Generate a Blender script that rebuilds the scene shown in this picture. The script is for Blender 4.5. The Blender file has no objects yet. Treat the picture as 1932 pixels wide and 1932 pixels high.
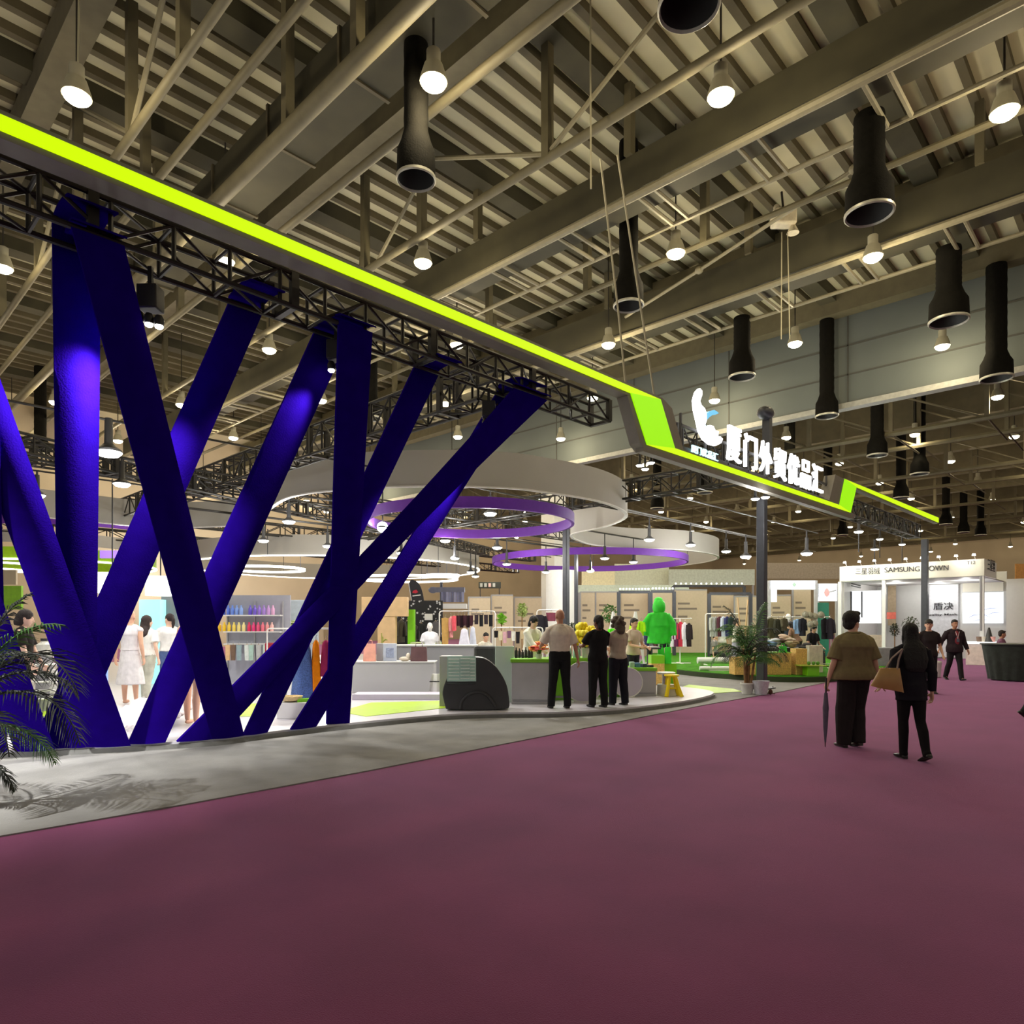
import bpy, bmesh, math, random
from mathutils import Vector, Matrix, noise
random.seed(7)
S = bpy.context.scene
COL = S.collection
PI = math.pi

# ------------------------------------------------------------------ camera, world, exposure
F_PX, CX_PX, HOR, EYE = 1300.0, 966.0, 1180.0, 1.54
VP = 2210.0
_h = math.hypot(F_PX, VP - CX_PX)
CA, SA = F_PX / _h, (VP - CX_PX) / _h          # forward = CA*X + SA*Y, right = SA*X - CA*Y
YAW = math.atan2(-CA, SA)
cd = bpy.data.cameras.new('camera')
cam = bpy.data.objects.new('camera', cd)
COL.objects.link(cam)
cam.location = (0, 0, EYE)
cam.rotation_euler = (PI / 2, 0, YAW)
cd.sensor_width = 36.0
cd.lens = 36.0 * F_PX / 1932.0
cd.shift_y = (HOR - 966.0) / 1932.0
cd.clip_start = 0.05
cd.clip_end = 400
S.camera = cam
w = bpy.data.worlds.new('world')
S.world = w
w.use_nodes = True
w.node_tree.nodes['Background'].inputs[0].default_value = (1.0, 0.95, 0.86, 1)
w.node_tree.nodes['Background'].inputs[1].default_value = 0.40
S.view_settings.view_transform = 'Standard'
S.view_settings.look = 'None'
S.view_settings.gamma = 1.0
S.view_settings.exposure = 0.0
S.view_settings.use_curve_mapping = False
S.cycles.max_bounces = 6
S.cycles.diffuse_bounces = 3
S.cycles.glossy_bounces = 3
S.cycles.transmission_bounces = 3
S.cycles.transparent_max_bounces = 6
S.cycles.sample_clamp_indirect = 3.0
S.cycles.caustics_reflective = False
S.cycles.caustics_refractive = False
HALL_W = 245.0       # watts of one hall lamp
BOOTH_W = 135.0      # watts of one booth pendant
WARM = (1.0, 0.83, 0.52)
WHITE = (1.0, 0.98, 0.93)

# ------------------------------------------------------------------ placing helpers
def dr(d, r, z=0.0):
    return Vector((CA * d + SA * r, SA * d - CA * r, z))
def P(px, py, d):                     # pixel at a depth
    return dr(d, (px - CX_PX) / F_PX * d, EYE + (HOR - py) / F_PX * d)
def atZ(px, py, z=0.0):               # pixel on a level plane
    d = F_PX * (z - EYE) / (HOR - py)
    return dr(d, (px - CX_PX) / F_PX * d, z)
def atY(px, py, y):
    k = (px - CX_PX) / F_PX
    return P(px, py, y / (SA - CA * k))
def atX(px, py, x):
    k = (px - CX_PX) / F_PX
    return P(px, py, x / (CA + SA * k))
def G(px, d, z=0.0):                  # pixel column at a depth, given height
    return dr(d, (px - CX_PX) / F_PX * d, z)
def dg(py, z=0.0):
    return F_PX * (EYE - z) / (py - HOR)
def M(npx, d):                        # pixels to metres at a depth
    return npx * d / F_PX
def zy(py, d):
    return EYE + (HOR - py) / F_PX * d

# ------------------------------------------------------------------ materials
def lin(c):
    return tuple(((v / 255.0) / 12.92 if v / 255.0 <= 0.04045 else ((v / 255.0 + 0.055) / 1.055) ** 2.4) for v in c)
_mats = {}
def mat(name, rgb, rough=0.6, metal=0.0, var=0.12, scale=8.0, bump=0.0, bscale=None, spec=0.5, trans=0.0, emit=0.0, coat=0.0):
    if name in _mats: return _mats[name]
    m = bpy.data.materials.new(name)
    m.use_nodes = True
    nt = m.node_tree
    b = nt.nodes['Principled BSDF']
    c = lin(rgb)
    b.inputs['Base Color'].default_value = (*c, 1)
    b.inputs['Roughness'].default_value = rough
    b.inputs['Metallic'].default_value = metal
    b.inputs['Specular IOR Level'].default_value = spec
    b.inputs['Coat Weight'].default_value = coat
    tc = nt.nodes.new('ShaderNodeTexCoord')
    if var > 0 or bump > 0:
        n = nt.nodes.new('ShaderNodeTexNoise')
        n.inputs['Scale'].default_value = scale
        n.inputs['Detail'].default_value = 4
        nt.links.new(tc.outputs['Object'], n.inputs['Vector'])
        if var > 0:
            r = nt.nodes.new('ShaderNodeValToRGB')
            r.color_ramp.elements[0].position = 0.3
            r.color_ramp.elements[1].position = 0.7
            r.color_ramp.elements[0].color = (*[v * (1 - var) for v in c], 1)
            r.color_ramp.elements[1].color = (*[min(1, v * (1 + var)) for v in c], 1)
            nt.links.new(n.outputs['Fac'], r.inputs['Fac'])
            nt.links.new(r.outputs['Color'], b.inputs['Base Color'])
        if bump > 0:
            n2 = nt.nodes.new('ShaderNodeTexNoise')
            n2.inputs['Scale'].default_value = bscale or scale * 6
            n2.inputs['Detail'].default_value = 3
            nt.links.new(tc.outputs['Object'], n2.inputs['Vector'])
            bp = nt.nodes.new('ShaderNodeBump')
            bp.inputs['Strength'].default_value = bump
            bp.inputs['Distance'].default_value = 0.02
            nt.links.new(n2.outputs['Fac'], bp.inputs['Height'])
            nt.links.new(bp.outputs['Normal'], b.inputs['Normal'])
    if trans > 0:
        b.inputs['Transmission Weight'].default_value = trans
        b.inputs['IOR'].default_value = 1.02
    if emit > 0:
        b.inputs['Emission Color'].default_value = (*c, 1)
        b.inputs['Emission Strength'].default_value = emit
    _mats[name] = m
    return m
def emis(name, rgb, strength):
    if name in _mats: return _mats[name]
    m = bpy.data.materials.new(name)
    m.use_nodes = True
    nt = m.node_tree
    b = nt.nodes['Principled BSDF']
    b.inputs['Base Color'].default_value = (0.5, 0.5, 0.5, 1)
    b.inputs['Emission Color'].default_value = (*lin(rgb), 1)
    b.inputs['Emission Strength'].default_value = strength
    _mats[name] = m
    return m

# ------------------------------------------------------------------ mesh builder
class MB:
    def __init__(s): s.v = []; s.f = []
    def add(s, vs, fs):
        o = len(s.v)
        s.v += [Vector(v) for v in vs]
        s.f += [tuple(i + o for i in f) for f in fs]
        return s
    def obox(s, c, ex, ey, ez):
        c, ex, ey, ez = Vector(c), Vector(ex), Vector(ey), Vector(ez)
        vs = [c + a * ex + b * ey + d * ez for d in (-1, 1) for b in (-1, 1) for a in (-1, 1)]
        return s.add(vs, [(0, 2, 3, 1), (4, 5, 7, 6), (0, 1, 5, 4), (2, 6, 7, 3), (0, 4, 6, 2), (1, 3, 7, 5)])
    def box(s, x0, x1, y0, y1, z0, z1):
        return s.obox(((x0 + x1) / 2, (y0 + y1) / 2, (z0 + z1) / 2), ((x1 - x0) / 2, 0, 0), (0, (y1 - y0) / 2, 0), (0, 0, (z1 - z0) / 2))
    def tube(s, pts, r, n=8, caps=True, closed=False, flat=1.0):
        pts = [Vector(p) for p in pts]
        N = len(pts)
        rs = r if isinstance(r, (list, tuple)) else [r] * N
        up = None
        rings = []
        for i, p in enumerate(pts):
            a = pts[(i - 1) % N] if (i > 0 or closed) else p
            b = pts[(i + 1) % N] if (i < N - 1 or closed) else p
            t = (b - a)
            if t.length < 1e-9: t = Vector((0, 0, 1))
            t.normalize()
            if up is None:
                up = Vector((0, 0, 1)) if abs(t.z) < 0.9 else Vector((1, 0, 0))
            x = t.cross(up)
            if x.length < 1e-6:
                up = Vector((0, 1, 0)); x = t.cross(up)
            x.normalize()
            y = x.cross(t).normalized()
            up = y
            rings.append([p + rs[i] * (math.cos(2 * PI * k / n) * x + flat * math.sin(2 * PI * k / n) * y) for k in range(n)])
        return s.loft(rings, caps and not closed, closed)
    def loft(s, rings, caps=True, closed=False):
        n = len(rings[0]); N = len(rings)
        vs = [v for r in rings for v in r]
        fs = []
        for i in range(N if closed else N - 1):
            j = (i + 1) % N
            for k in range(n):
                l = (k + 1) % n
                fs.append((i * n + k, i * n + l, j * n + l, j * n + k))
        if caps:
            fs.append(tuple(range(n - 1, -1, -1)))
            fs.append(tuple((N - 1) * n + k for k in range(n)))
        return s.add(vs, fs)
    def lathe(s, prof, c=(0, 0, 0), n=24, caps=True, sx=1.0, sy=1.0):
        c = Vector(c)
        rings = [[c + Vector((r * sx * math.cos(2 * PI * k / n), r * sy * math.sin(2 * PI * k / n), z)) for k in range(n)] for r, z in prof]
        return s.loft(rings, caps)
    def prism(s, poly, ext):
        ext = Vector(ext)
        a = [Vector(p) for p in poly]; n = len(a)
        vs = a + [p + ext for p in a]
        fs = [tuple(range(n)), tuple(range(2 * n - 1, n - 1, -1))]
        fs += [(i, i + n, (i + 1) % n + n, (i + 1) % n) for i in range(n)]
        return s.add(vs, fs)
    def ell(s, c, rx, ry, rz, n=12, m=8, rot=None):
        c = Vector(c)
        vs = []
        for i in range(m + 1):
            th = PI * i / m
            for k in range(n):
                q = Vector((rx * math.sin(th) * math.cos(2 * PI * k / n), ry * math.sin(th) * math.sin(2 * PI * k / n), rz * math.cos(th)))
                if rot is not None: q = rot @ q
                vs.append(c + q)
        fs = [(i * n + k, (i + 1) * n + k, (i + 1) * n + (k + 1) % n, i * n + (k + 1) % n) for i in range(m) for k in range(n)]
        return s.add(vs, fs)
    def ring(s, c, R, h, th, n=64, a0=0.0, a1=2 * PI):     # upright band on a circle
        full = abs(a1 - a0 - 2 * PI) < 1e-6
        c = Vector(c)
        rings = []
        for k in range(n + (0 if full else 1)):
            a = a0 + (a1 - a0) * k / n
            e = Vector((math.cos(a), math.sin(a), 0))
            rings.append([c + R * e, c + R * e + Vector((0, 0, h)), c + (R - th) * e + Vector((0, 0, h)), c + (R - th) * e])
        return s.loft(rings, not full, full)
    def band(s, pts, h, th):                                # upright band along a path
        pts = [Vector(p) for p in pts]
        rings = []
        for i, p in enumerate(pts):
            t = pts[min(i + 1, len(pts) - 1)] - pts[max(i - 1, 0)]
            t.z = 0
            if t.length < 1e-9: continue
            t.normalize()
            nrm = Vector((-t.y, t.x, 0)) * (th / 2)
            rings.append([p - nrm, p - nrm + Vector((0, 0, h)), p + nrm + Vector((0, 0, h)), p + nrm])
        return s.loft(rings, True)
    def grid(s, fn, nu, nv):
        vs = [fn(i / nu, j / nv) for j in range(nv + 1) for i in range(nu + 1)]
        fs = [(j * (nu + 1) + i, j * (nu + 1) + i + 1, (j + 1) * (nu + 1) + i + 1, (j + 1) * (nu + 1) + i) for j in range(nv) for i in range(nu)]
        return s.add(vs, fs)
    def slab(s, fn, nu, nv, th):                            # thick sheet, th = offset vector or function
        t = Vector(th)
        a = MB().grid(fn, nu, nv)
        n = len(a.v)
        vs = a.v + [v + t for v in a.v]
        fs = list(a.f) + [tuple(reversed([i + n for i in f])) for f in a.f]
        W = nu + 1
        edge = [i for i in range(W)] + [j * W + nu for j in range(1, nv + 1)] + [nv * W + i for i in range(nu - 1, -1, -1)] + [j * W for j in range(nv - 1, 0, -1)]
        for k in range(len(edge)):
            i, j = edge[k], edge[(k + 1) % len(edge)]
            fs.append((j, i, i + n, j + n))
        return s.add(vs, fs)
    def mesh(s, name, off=None, smooth=True, ang=40):
        me = bpy.data.meshes.new(name)
        vs = s.v if off is None else [v - off for v in s.v]
        me.from_pydata([tuple(v) for v in vs], [], s.f)
        bm = bmesh.new(); bm.from_mesh(me)
        bmesh.ops.recalc_face_normals(bm, faces=bm.faces)
        bm.to_mesh(me); bm.free()
        if smooth:
            me.polygons.foreach_set('use_smooth', [True] * len(me.polygons))
            me.set_sharp_from_angle(angle=math.radians(ang))
        me.update()
        return me
    def build(s, name, m, parent=None, off=None, smooth=True, bevel=0.0, ang=40):
        if off is None and parent is not None: off = OFF.get(parent.name)
        me = s.mesh(name, off, smooth, ang)
        if m is not None:
            for q in (m if isinstance(m, (list, tuple)) else [m]): me.materials.append(q)
        o = bpy.data.objects.new(name, me)
        COL.objects.link(o)
        if parent is not None:
            o.parent = parent
            if off is not None: OFF[o.name] = off
        elif off is not None:
            o.location = off
        if bevel > 0:
            b = o.modifiers.new('bevel', 'BEVEL'); b.width = bevel; b.segments = 2; b.limit_method = 'ANGLE'
        return o
OFF = {}
def tag(o, label=None, cat=None, group=None, kind=None):
    if label: o['label'] = label
    if cat: o['category'] = cat
    if group: o['group'] = group
    if kind: o['kind'] = kind
    return o
def thing(name, label, cat, loc, rot=0.0, group=None, world=False):
    """Empty at the base. world=True: the parts are given in world coordinates (no rotation)."""
    o = bpy.data.objects.new(name, None)
    COL.objects.link(o)
    o.empty_display_size = 0.1
    o.location = loc
    o.rotation_euler = (0, 0, rot)
    if world: OFF[o.name] = Vector(loc)
    return tag(o, label, cat, group)
def struct(name, mb, m, **k):
    return tag(mb.build(name, m, **k), kind='structure')
def copy_tree(o, parent=None):
    c = o.copy(); COL.objects.link(c)
    if parent is not None: c.parent = parent
    for ch in o.children: copy_tree(ch, c)
    return c
def fix_inv(o): o.matrix_parent_inverse = Matrix.Identity(4)
def light(name, kind, loc, watts, col=(1, 1, 1), size=0.1, target=None, angle=90, blend=0.5, parent=None):
    l = bpy.data.lights.new(name, kind)
    l.energy = watts; l.color = col
    if kind == 'AREA': l.size = size
    else: l.shadow_soft_size = size
    if kind == 'SPOT':
        l.spot_size = math.radians(angle); l.spot_blend = blend
    o = bpy.data.objects.new(name, l); COL.objects.link(o)
    o.location = loc
    if target is not None:
        o.rotation_euler = (Vector(target) - Vector(loc)).to_track_quat('-Z', 'Y').to_euler()
    if parent is not None:
        o.parent = parent
    return o
def smooth_path(pts, k=6):
    pts = [Vector(p) for p in pts]
    out = []
    for i in range(len(pts) - 1):
        p0 = pts[max(i - 1, 0)]; p1 = pts[i]; p2 = pts[i + 1]; p3 = pts[min(i + 2, len(pts) - 1)]
        for j in range(k):
            t = j / k
            out.append(0.5 * ((2 * p1) + (p2 - p0) * t + (2 * p0 - 5 * p1 + 4 * p2 - p3) * t * t + (3 * p1 - p0 - 3 * p2 + p3) * t ** 3))
    out.append(pts[-1])
    return out
def text_mesh(body, size=1.0, ext=0.02, bold=0.0):
    """Upright lettering as an MB in local x (right), z (up), y = -ext..0, origin at lower left; returns (MB, width)."""
    cu = bpy.data.curves.new('t', 'FONT')
    cu.body = body; cu.size = size; cu.extrude = ext / 2; cu.offset = bold
    o = bpy.data.objects.new('t', cu); COL.objects.link(o)
    d = bpy.context.evaluated_depsgraph_get()
    me = bpy.data.meshes.new_from_object(o.evaluated_get(d))
    mb = MB()
    mb.add([(v.co.x, -v.co.z - ext / 2, v.co.y) for v in me.vertices], [tuple(p.vertices) for p in me.polygons])
    bpy.data.objects.remove(o); bpy.data.curves.remove(cu); bpy.data.meshes.remove(me)
    xs = [v.x for v in mb.v] or [0]
    return mb, max(xs) - min(xs), min(xs)
def place(mb, loc, rot, sx=1.0, sz=1.0):
    """Local MB into world: scale x / z, turn about z, move."""
    R = Matrix.Rotation(rot, 3, 'Z')
    mb.v = [Vector(loc) + R @ Vector((v.x * sx, v.y, v.z * sz)) for v in mb.v]
    return mb
# ================================================================== SETTING
m_carpet = mat('carpet_purple', (108, 44, 80), 0.95, var=0.16, scale=1.3, bump=0.25, bscale=160, spec=0.15)
_b = m_carpet.node_tree.nodes['Principled BSDF']
_b.inputs['Sheen Weight'].default_value = 0.42
_b.inputs['Sheen Roughness'].default_value = 0.45
_b.inputs['Sheen Tint'].default_value = (0.95, 0.50, 0.85, 1)
m_apron = mat('carpet_grey', (134, 133, 131), 0.9, var=0.12, scale=2.2, bump=0.3, bscale=40, spec=0.2)
m_plat = mat('platform_white', (205, 203, 212), 0.28, var=0.04, scale=3, spec=0.5)
m_riser = mat('riser_grey', (120, 120, 118), 0.7)
m_limefloor = mat('lime_floor', (176, 214, 40), 0.35, var=0.06)
m_grass = mat('artificial_grass', (70, 132, 34), 0.95, var=0.3, scale=5, bump=0.6, bscale=220, spec=0.1)
m_rim = mat('island_rim', (44, 58, 26), 0.8)
m_deck = mat('roof_deck', (196, 190, 160), 0.8, var=0.07, scale=0.8)
m_steel = mat('roof_steel', (92, 86, 65), 0.7, var=0.12, scale=3)
m_steel_d = mat('roof_steel_dark', (82, 75, 55), 0.75, var=0.14, scale=2)
m_rod = mat('roof_rod', (124, 118, 96), 0.6, var=0.08)
m_bulk = mat('bulkhead_panel', (88, 94, 92), 0.75, var=0.06, scale=0.5)
m_seam = mat('panel_seam', (70, 70, 66), 0.8, var=0)
m_tan = mat('wall_tan', (186, 172, 148), 0.85, var=0.07, scale=0.4)
m_col = mat('column_paint', (214, 214, 210), 0.7, var=0.03)
m_ductbox = mat('duct_box', (58, 55, 38), 0.8, var=0.2, scale=1.2)

fl = MB().box(-12, 125, -40, 60, -0.1, 0.0)
struct('floor', fl, m_carpet, smooth=False)
# grey carpet apron laid beside the aisle
edge = [(-3.0, 6.2), (1.04, 6.15), (2.33, 6.10), (4.23, 6.12), (6.9, 6.26), (9.5, 6.38), (12.23, 6.50), (15.95, 6.52), (20, 6.75), (24.0, 7.0), (26.5, 7.6)]
poly = [Vector((x, y, 0)) for x, y in edge] + [Vector((27.0, 30, 0)), Vector((-3, 30, 0))]
struct('floor_apron', MB().prism(poly, (0, 0, 0.012)), m_apron, smooth=False)
# raised booth platform with a curved front
pe = [atZ(p[0], p[1], 0.1) for p in [(-160, 1432), (0, 1416), (130, 1410), (240, 1404), (403, 1394), (520, 1379), (660, 1364), (750, 1355), (850, 1347), (950, 1344), (1050, 1343), (1150, 1338), (1230, 1330), (1290, 1322), (1330, 1314), (1346, 1308), (1340, 1303), (1318, 1299), (1275, 1294), (1235, 1288), (1215, 1280)]]
pe = smooth_path(pe, 4)
pl = [Vector((p.x, p.y, 0.0)) for p in pe]
back = [Vector((20.5, 15.5, 0)), Vector((20, 30, 0)), Vector((-3, 30, 0)), Vector((-3.0, pl[0].y, 0))]
plate = MB().prism([p + Vector((0, 0, 0.07)) for p in pl + back], (0, 0, 0.03))
struct('floor_platform', plate, m_plat, smooth=False)
struct('trim_1', MB().band([p + Vector((0, 0, 0.012)) for p in pl], 0.060, 0.05), m_riser)
def lime_patch(name, px, z):
    q = [atZ(a, b, z) for a, b in px]
    struct(name, MB().prism(q, (0, 0, 0.006)), m_limefloor, smooth=False)
lime_patch('floor_lime', [(640, 1343), (690, 1352), (850, 1335), (860, 1322), (700, 1326)], 0.101)
lime_patch('floor_lime', [(430, 1352), (500, 1352), (510, 1328), (440, 1328)], 0.101)
lime_patch('floor_lime', [(60, 1352), (105, 1352), (112, 1334), (62, 1334)], 0.101)
lime_patch('floor_lime', [(1290, 1306), (1330, 1309), (1400, 1305), (1385, 1300), (1300, 1292), (1288, 1296)], 0.013)
# grass island
gi = [atZ(p[0], p[1], 0.0) for p in [(1205, 1262), (1241, 1268), (1290, 1274), (1336, 1279), (1419, 1285), (1490, 1288), (1560, 1287), (1620, 1280), (1668, 1268), (1695, 1256), (1690, 1250)]]
gi = smooth_path(gi, 4)
gback = [atZ(1640, 1236, 0), atZ(1420, 1229, 0), atZ(1230, 1229, 0)]
gp = [Vector((p.x, p.y, 0.012)) for p in gi + gback]
struct('floor_grass', MB().prism(gp, (0, 0, 0.15)), m_grass, smooth=False)
struct('trim_2', MB().band([Vector((p.x, p.y, 0.012)) for p in gi], 0.135, 0.06), m_rim)

# roof deck and purlins
DECK = 15.0
struct('ceiling', MB().box(-12, 125, -40, 60, DECK, DECK + 0.15), m_deck, smooth=False)
y = -14.0
k = 0
while y < 48:
    w_ = 0.19 if k % 6 else 0.62
    m_ = m_steel_d if k % 6 else m_ductbox
    struct('beam', MB().box(-6, 30, y - w_ / 2, y + w_ / 2, DECK - 0.22 - (0.0 if k % 6 else 0.25), DECK), m_, smooth=False)
    y += 0.80; k += 1
for k in range(40):
    y = -34 + k * 2.2
    struct('beam', MB().box(30.4, 124, y - 0.15, y + 0.15, DECK - 0.5, DECK), m_steel_d, smooth=False)
for x in (4.2, 10.5, 16.9, 23.3, 29.2):
    struct('beam', MB().box(x - 0.30, x + 0.30, -16, 50, DECK - 0.95, DECK - 0.22), m_steel, smooth=False)
for k in range(11):
    x = 36 + k * 8
    struct('beam', MB().box(x - 0.3, x + 0.3, -38, 58, DECK - 2.2, DECK - 0.5), m_steel_d, smooth=False)
# bulkhead wall hanging between two halls
XB = 30.0
ZB = atX(1480, 785, XB).z
struct('wall_bulkhead', MB().box(XB, XB + 0.35, -40, 46, ZB, DECK), m_bulk, smooth=False)
struct('trim_3', MB().box(XB - 0.06, XB + 0.4, -40, 46, ZB - 0.22, ZB), mat('bulkhead_edge', (150, 150, 144), 0.6), smooth=False)
sm = MB()
for z in (ZB + 1.15, ZB + 2.35):
    sm.box(XB - 0.03, XB, -40, 46, z - 0.03, z + 0.03)
struct('trim_4', sm, m_seam, smooth=False)
sm = MB()
for k in range(8):
    yy = -6 + k * 5.2
    sm.box(XB - 0.03, XB, yy - 0.025, yy + 0.025, ZB, DECK)
struct('trim_5', sm, m_seam, smooth=False)
# columns
c0 = G(1044, 40.0)
struct('column', MB().box(c0.x - 0.5, c0.x + 0.5, c0.y - 0.5, c0.y + 0.5, 0, DECK), m_col, smooth=False)
c1 = G(1059, 33.0)
struct('column', MB().lathe([(0.74, 0.012), (0.74, 4.15)], (c1.x, c1.y, 0), 40), m_col)
# far walls
struct('wall_far', MB().box(-12, 30, 50, 50.3, 0, DECK), m_tan, smooth=False)
struct('wall_far_hall', MB().box(30, 125, 58, 58.3, 0, DECK), m_tan, smooth=False)
struct('wall_end', MB().box(112, 112.3, -40, 58, 0, DECK), m_tan, smooth=False)

# roof trusses: a chord along Y with hangers and brace rods
def ytruss(x, z, y0, y1, r, posts, label, braces=(), deck=DECK - 0.2, pr=0.10, m=None, rodx=0.0):
    t = thing('roof_truss', label, 'truss', (x, y0, z), group='steel trusses under the hall roof', world=True)
    MB().tube([(x, y0, z), (x, y1, z)], r, 10).build('bottom_chord', m or m_steel, t)
    for yy in posts:
        MB().box(x - pr, x + pr, yy - pr, yy + pr, z, deck).build('hanger_post', m or m_steel, t, smooth=False)
    for (a, b, za, zb) in braces:
        MB().tube([(x, a, za), (x + rodx, b, zb)], 0.055, 6).build('brace_rod', m_rod, t)
    return t
def yof(px, py, z=12.0):
    return atZ(px, py, z).y
ytruss(5.0, 12, -10, 48, 0.09, [13.2, 16.0, 20, 24, 29, 35], 'roof truss with slim diagonal rods, above the blue fabric at the frame edge',
       [(13.2, 16.0, 14.7, 12), (16.0, 20, 12, 14.7), (20, 24, 14.7, 12), (10.5, 13.2, 12, 14.7)])
ytruss(6.1, 12.3, -10, 48, 0.09, [9.0, 18.5, 27], 'roof truss with thin plain chord, second from the left')
ytruss(7.25, 12, -10, 48, 0.17, [10.9, 13.5, 21, 26, 31], 'roof truss with thick pipe chord, beside the dark box duct')
ytruss(9.0, 12, -10, 48, 0.10, [19.5, 24, 30], 'roof truss with thin chord, on the far side of the box duct')
ytruss(11.7, 12, -10, 48, 0.10, [10.1, 14.55, 17.2, 22, 27, 33], 'roof truss with pale diagonal rods meeting at a post, in the middle of the roof',
       [(10.1, 5.6, 12.1, 14.6), (10.1, 14.55, 12.1, 14.2), (14.55, 17.2, 13.6, 12.1), (17.2, 22, 12, 14.5)], rodx=0.25)
# boxed service girders with a light edge pipe and ladder rungs
def girder(x, z, h, w_, y0, y1, label, rung=1.7):
    t = thing('service_girder', label, 'girder', (x, y0, z), group='dark service girders under the roof', world=True)
    MB().box(x, x + w_, y0, y1, z + 0.15, z + h).build('box_body', m_ductbox, t, smooth=False)
    MB().tube([(x, y0, z), (x, y1, z)], 0.10, 8).build('edge_pipe', m_rod, t)
    MB().tube([(x + rung, y0, z), (x + rung, y1, z)], 0.06, 8).build('rail_pipe', m_rod, t)
    yy = y0 + 1.0; i = 0
    while yy < y1:
        MB().tube([(x, yy, z), (x + rung, yy, z)], 0.055, 6).build('rung', m_rod, t)
        yy += 0.45 if i % 2 else 2.1
        i += 1
    for yy in (3.5, 9.6, 15.0, 21, 28):
        MB().box(x - 0.1, x + 0.1, yy - 0.1, yy + 0.1, z + h, DECK - 0.2).build('hanger_post', m_steel, t, smooth=False)
    return t
girder(14.2, 12, 1.05, 0.9, -12, 47, 'long dark boxed girder with pale edge pipe, running across the middle of the roof')
girder(20.8, 12, 1.2, 1.1, -12, 47, 'long dark boxed girder just in front of the grey bulkhead wall', 1.9)
t = thing('roof_truss', 'row of tall square hanger posts between the two boxed girders', 'truss', (17.6, 0, 12), group='steel trusses under the hall roof', world=True)
MB().tube([(17.6, -10, 12.2), (17.6, 48, 12.2)], 0.08, 8).build('bottom_chord', m_steel, t)
for yy in (5.2, 9.4, 13.5, 18.0, 23.5, 30): MB().box(17.5, 17.7, yy - 0.1, yy + 0.1, 12.2, DECK - 0.2).build('hanger_post', m_steel, t, smooth=False)
# diagonal rod with ball joints
a, b, c_, d_ = [atZ(p[0], p[1], 12.4) for p in [(1180, 598), (1319, 510), (1460, 417), (1612, 319)]]
t = thing('tie_rod', 'long thin pale tie rod with ball joints crossing under the boxed girder', 'rod', a, world=True)
MB().tube([a, b, c_, d_], 0.05, 8).build('rod', m_rod, t)
for q in (b, d_): MB().ell(q, 0.13, 0.13, 0.11).build('ball_joint', m_rod, t)
# box duct
t = thing('air_duct', 'wide dark box air duct between two roof trusses', 'duct', (8.0, 0, 12.6), world=True)
MB().box(7.6, 8.75, -8, 26, 12.7, 13.5).build('duct_body', m_ductbox, t, smooth=False)
for yy in range(-6, 26, 3): MB().box(7.55, 8.8, yy, yy + 0.08, 12.66, 13.54).build('flange', m_steel_d, t, smooth=False)

# far trusses beyond the bulkhead
def lattice_x(mb, p0, p1, h, n, r=0.04):
    pass
for i, (x, z) in enumerate([(36, 10.6), (41, 11), (47, 10.6), (54, 11), (62, 10.8), (72, 10.8), (84, 10.8)]):
    t = thing('roof_truss', 'dark lattice roof truss in the far hall beyond the bulkhead wall', 'truss', (x, -30, z), group='lattice trusses in the far hall', world=True)
    MB().tube([(x, -36, z), (x, 48, z)], 0.13, 6).build('bottom_chord', m_steel, t)
    w_ = MB()
    for k in range(22):
        yy = -36 + k * 3.8
        w_.box(x - 0.09, x + 0.09, yy - 0.09, yy + 0.09, z, DECK - 0.5)
        w_.tube([(x, yy, z), (x, yy + 3.8, z + 1.9)], 0.05, 5)
        w_.tube([(x, yy, z), (x + 5, yy, z)], 0.05, 5)
    w_.build('web_member', m_steel_d, t)
# ================================================================== HALL LAMPS
m_lampbody = mat('lamp_housing', (150, 146, 126), 0.5, var=0.05)
m_bulb = emis('lamp_glow', (255, 246, 214), 14.0)
m_cable = mat('lamp_cable', (40, 36, 28), 0.7, var=0)
def make_lamp(light_it):
    t = thing('high_bay_lamp', 'x', 'lamp', (0, 0, 0), group='high bay lamps hung in a grid from the hall roof')
    MB().tube([(0, 0, 0.62), (0, 0, 3.5)], 0.022, 6).build('cable', m_cable, t)
    MB().lathe([(0.10, 0.62), (0.13, 0.60), (0.13, 0.36), (0.17, 0.34), (0.24, 0.12), (0.255, 0.03), (0.235, 0.03), (0.22, 0.12), (0.14, 0.30)], (0, 0, 0), 20, caps=False).build('housing', m_lampbody, t)
    MB().lathe([(0.01, 0.09), (0.23, 0.06), (0.22, -0.02), (0.15, -0.075), (0.01, -0.10)], (0, 0, 0), 20).build('lens', m_bulb, t)
    return t
lamp0 = make_lamp(True)
LZ = 11.5
grid = []
for i in range(-1, 15):
    X_ = 4.06 * (i + 1) + 0.02
    base = 6.0 if i % 2 == 0 else 1.0
    for j in range(-4, 7):
        if i % 2 == 0: Y_ = 6.0 + 8.8 * j
        else: Y_ = 0.9 + 8.8 * j
        grid.append((X_, Y_))
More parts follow.
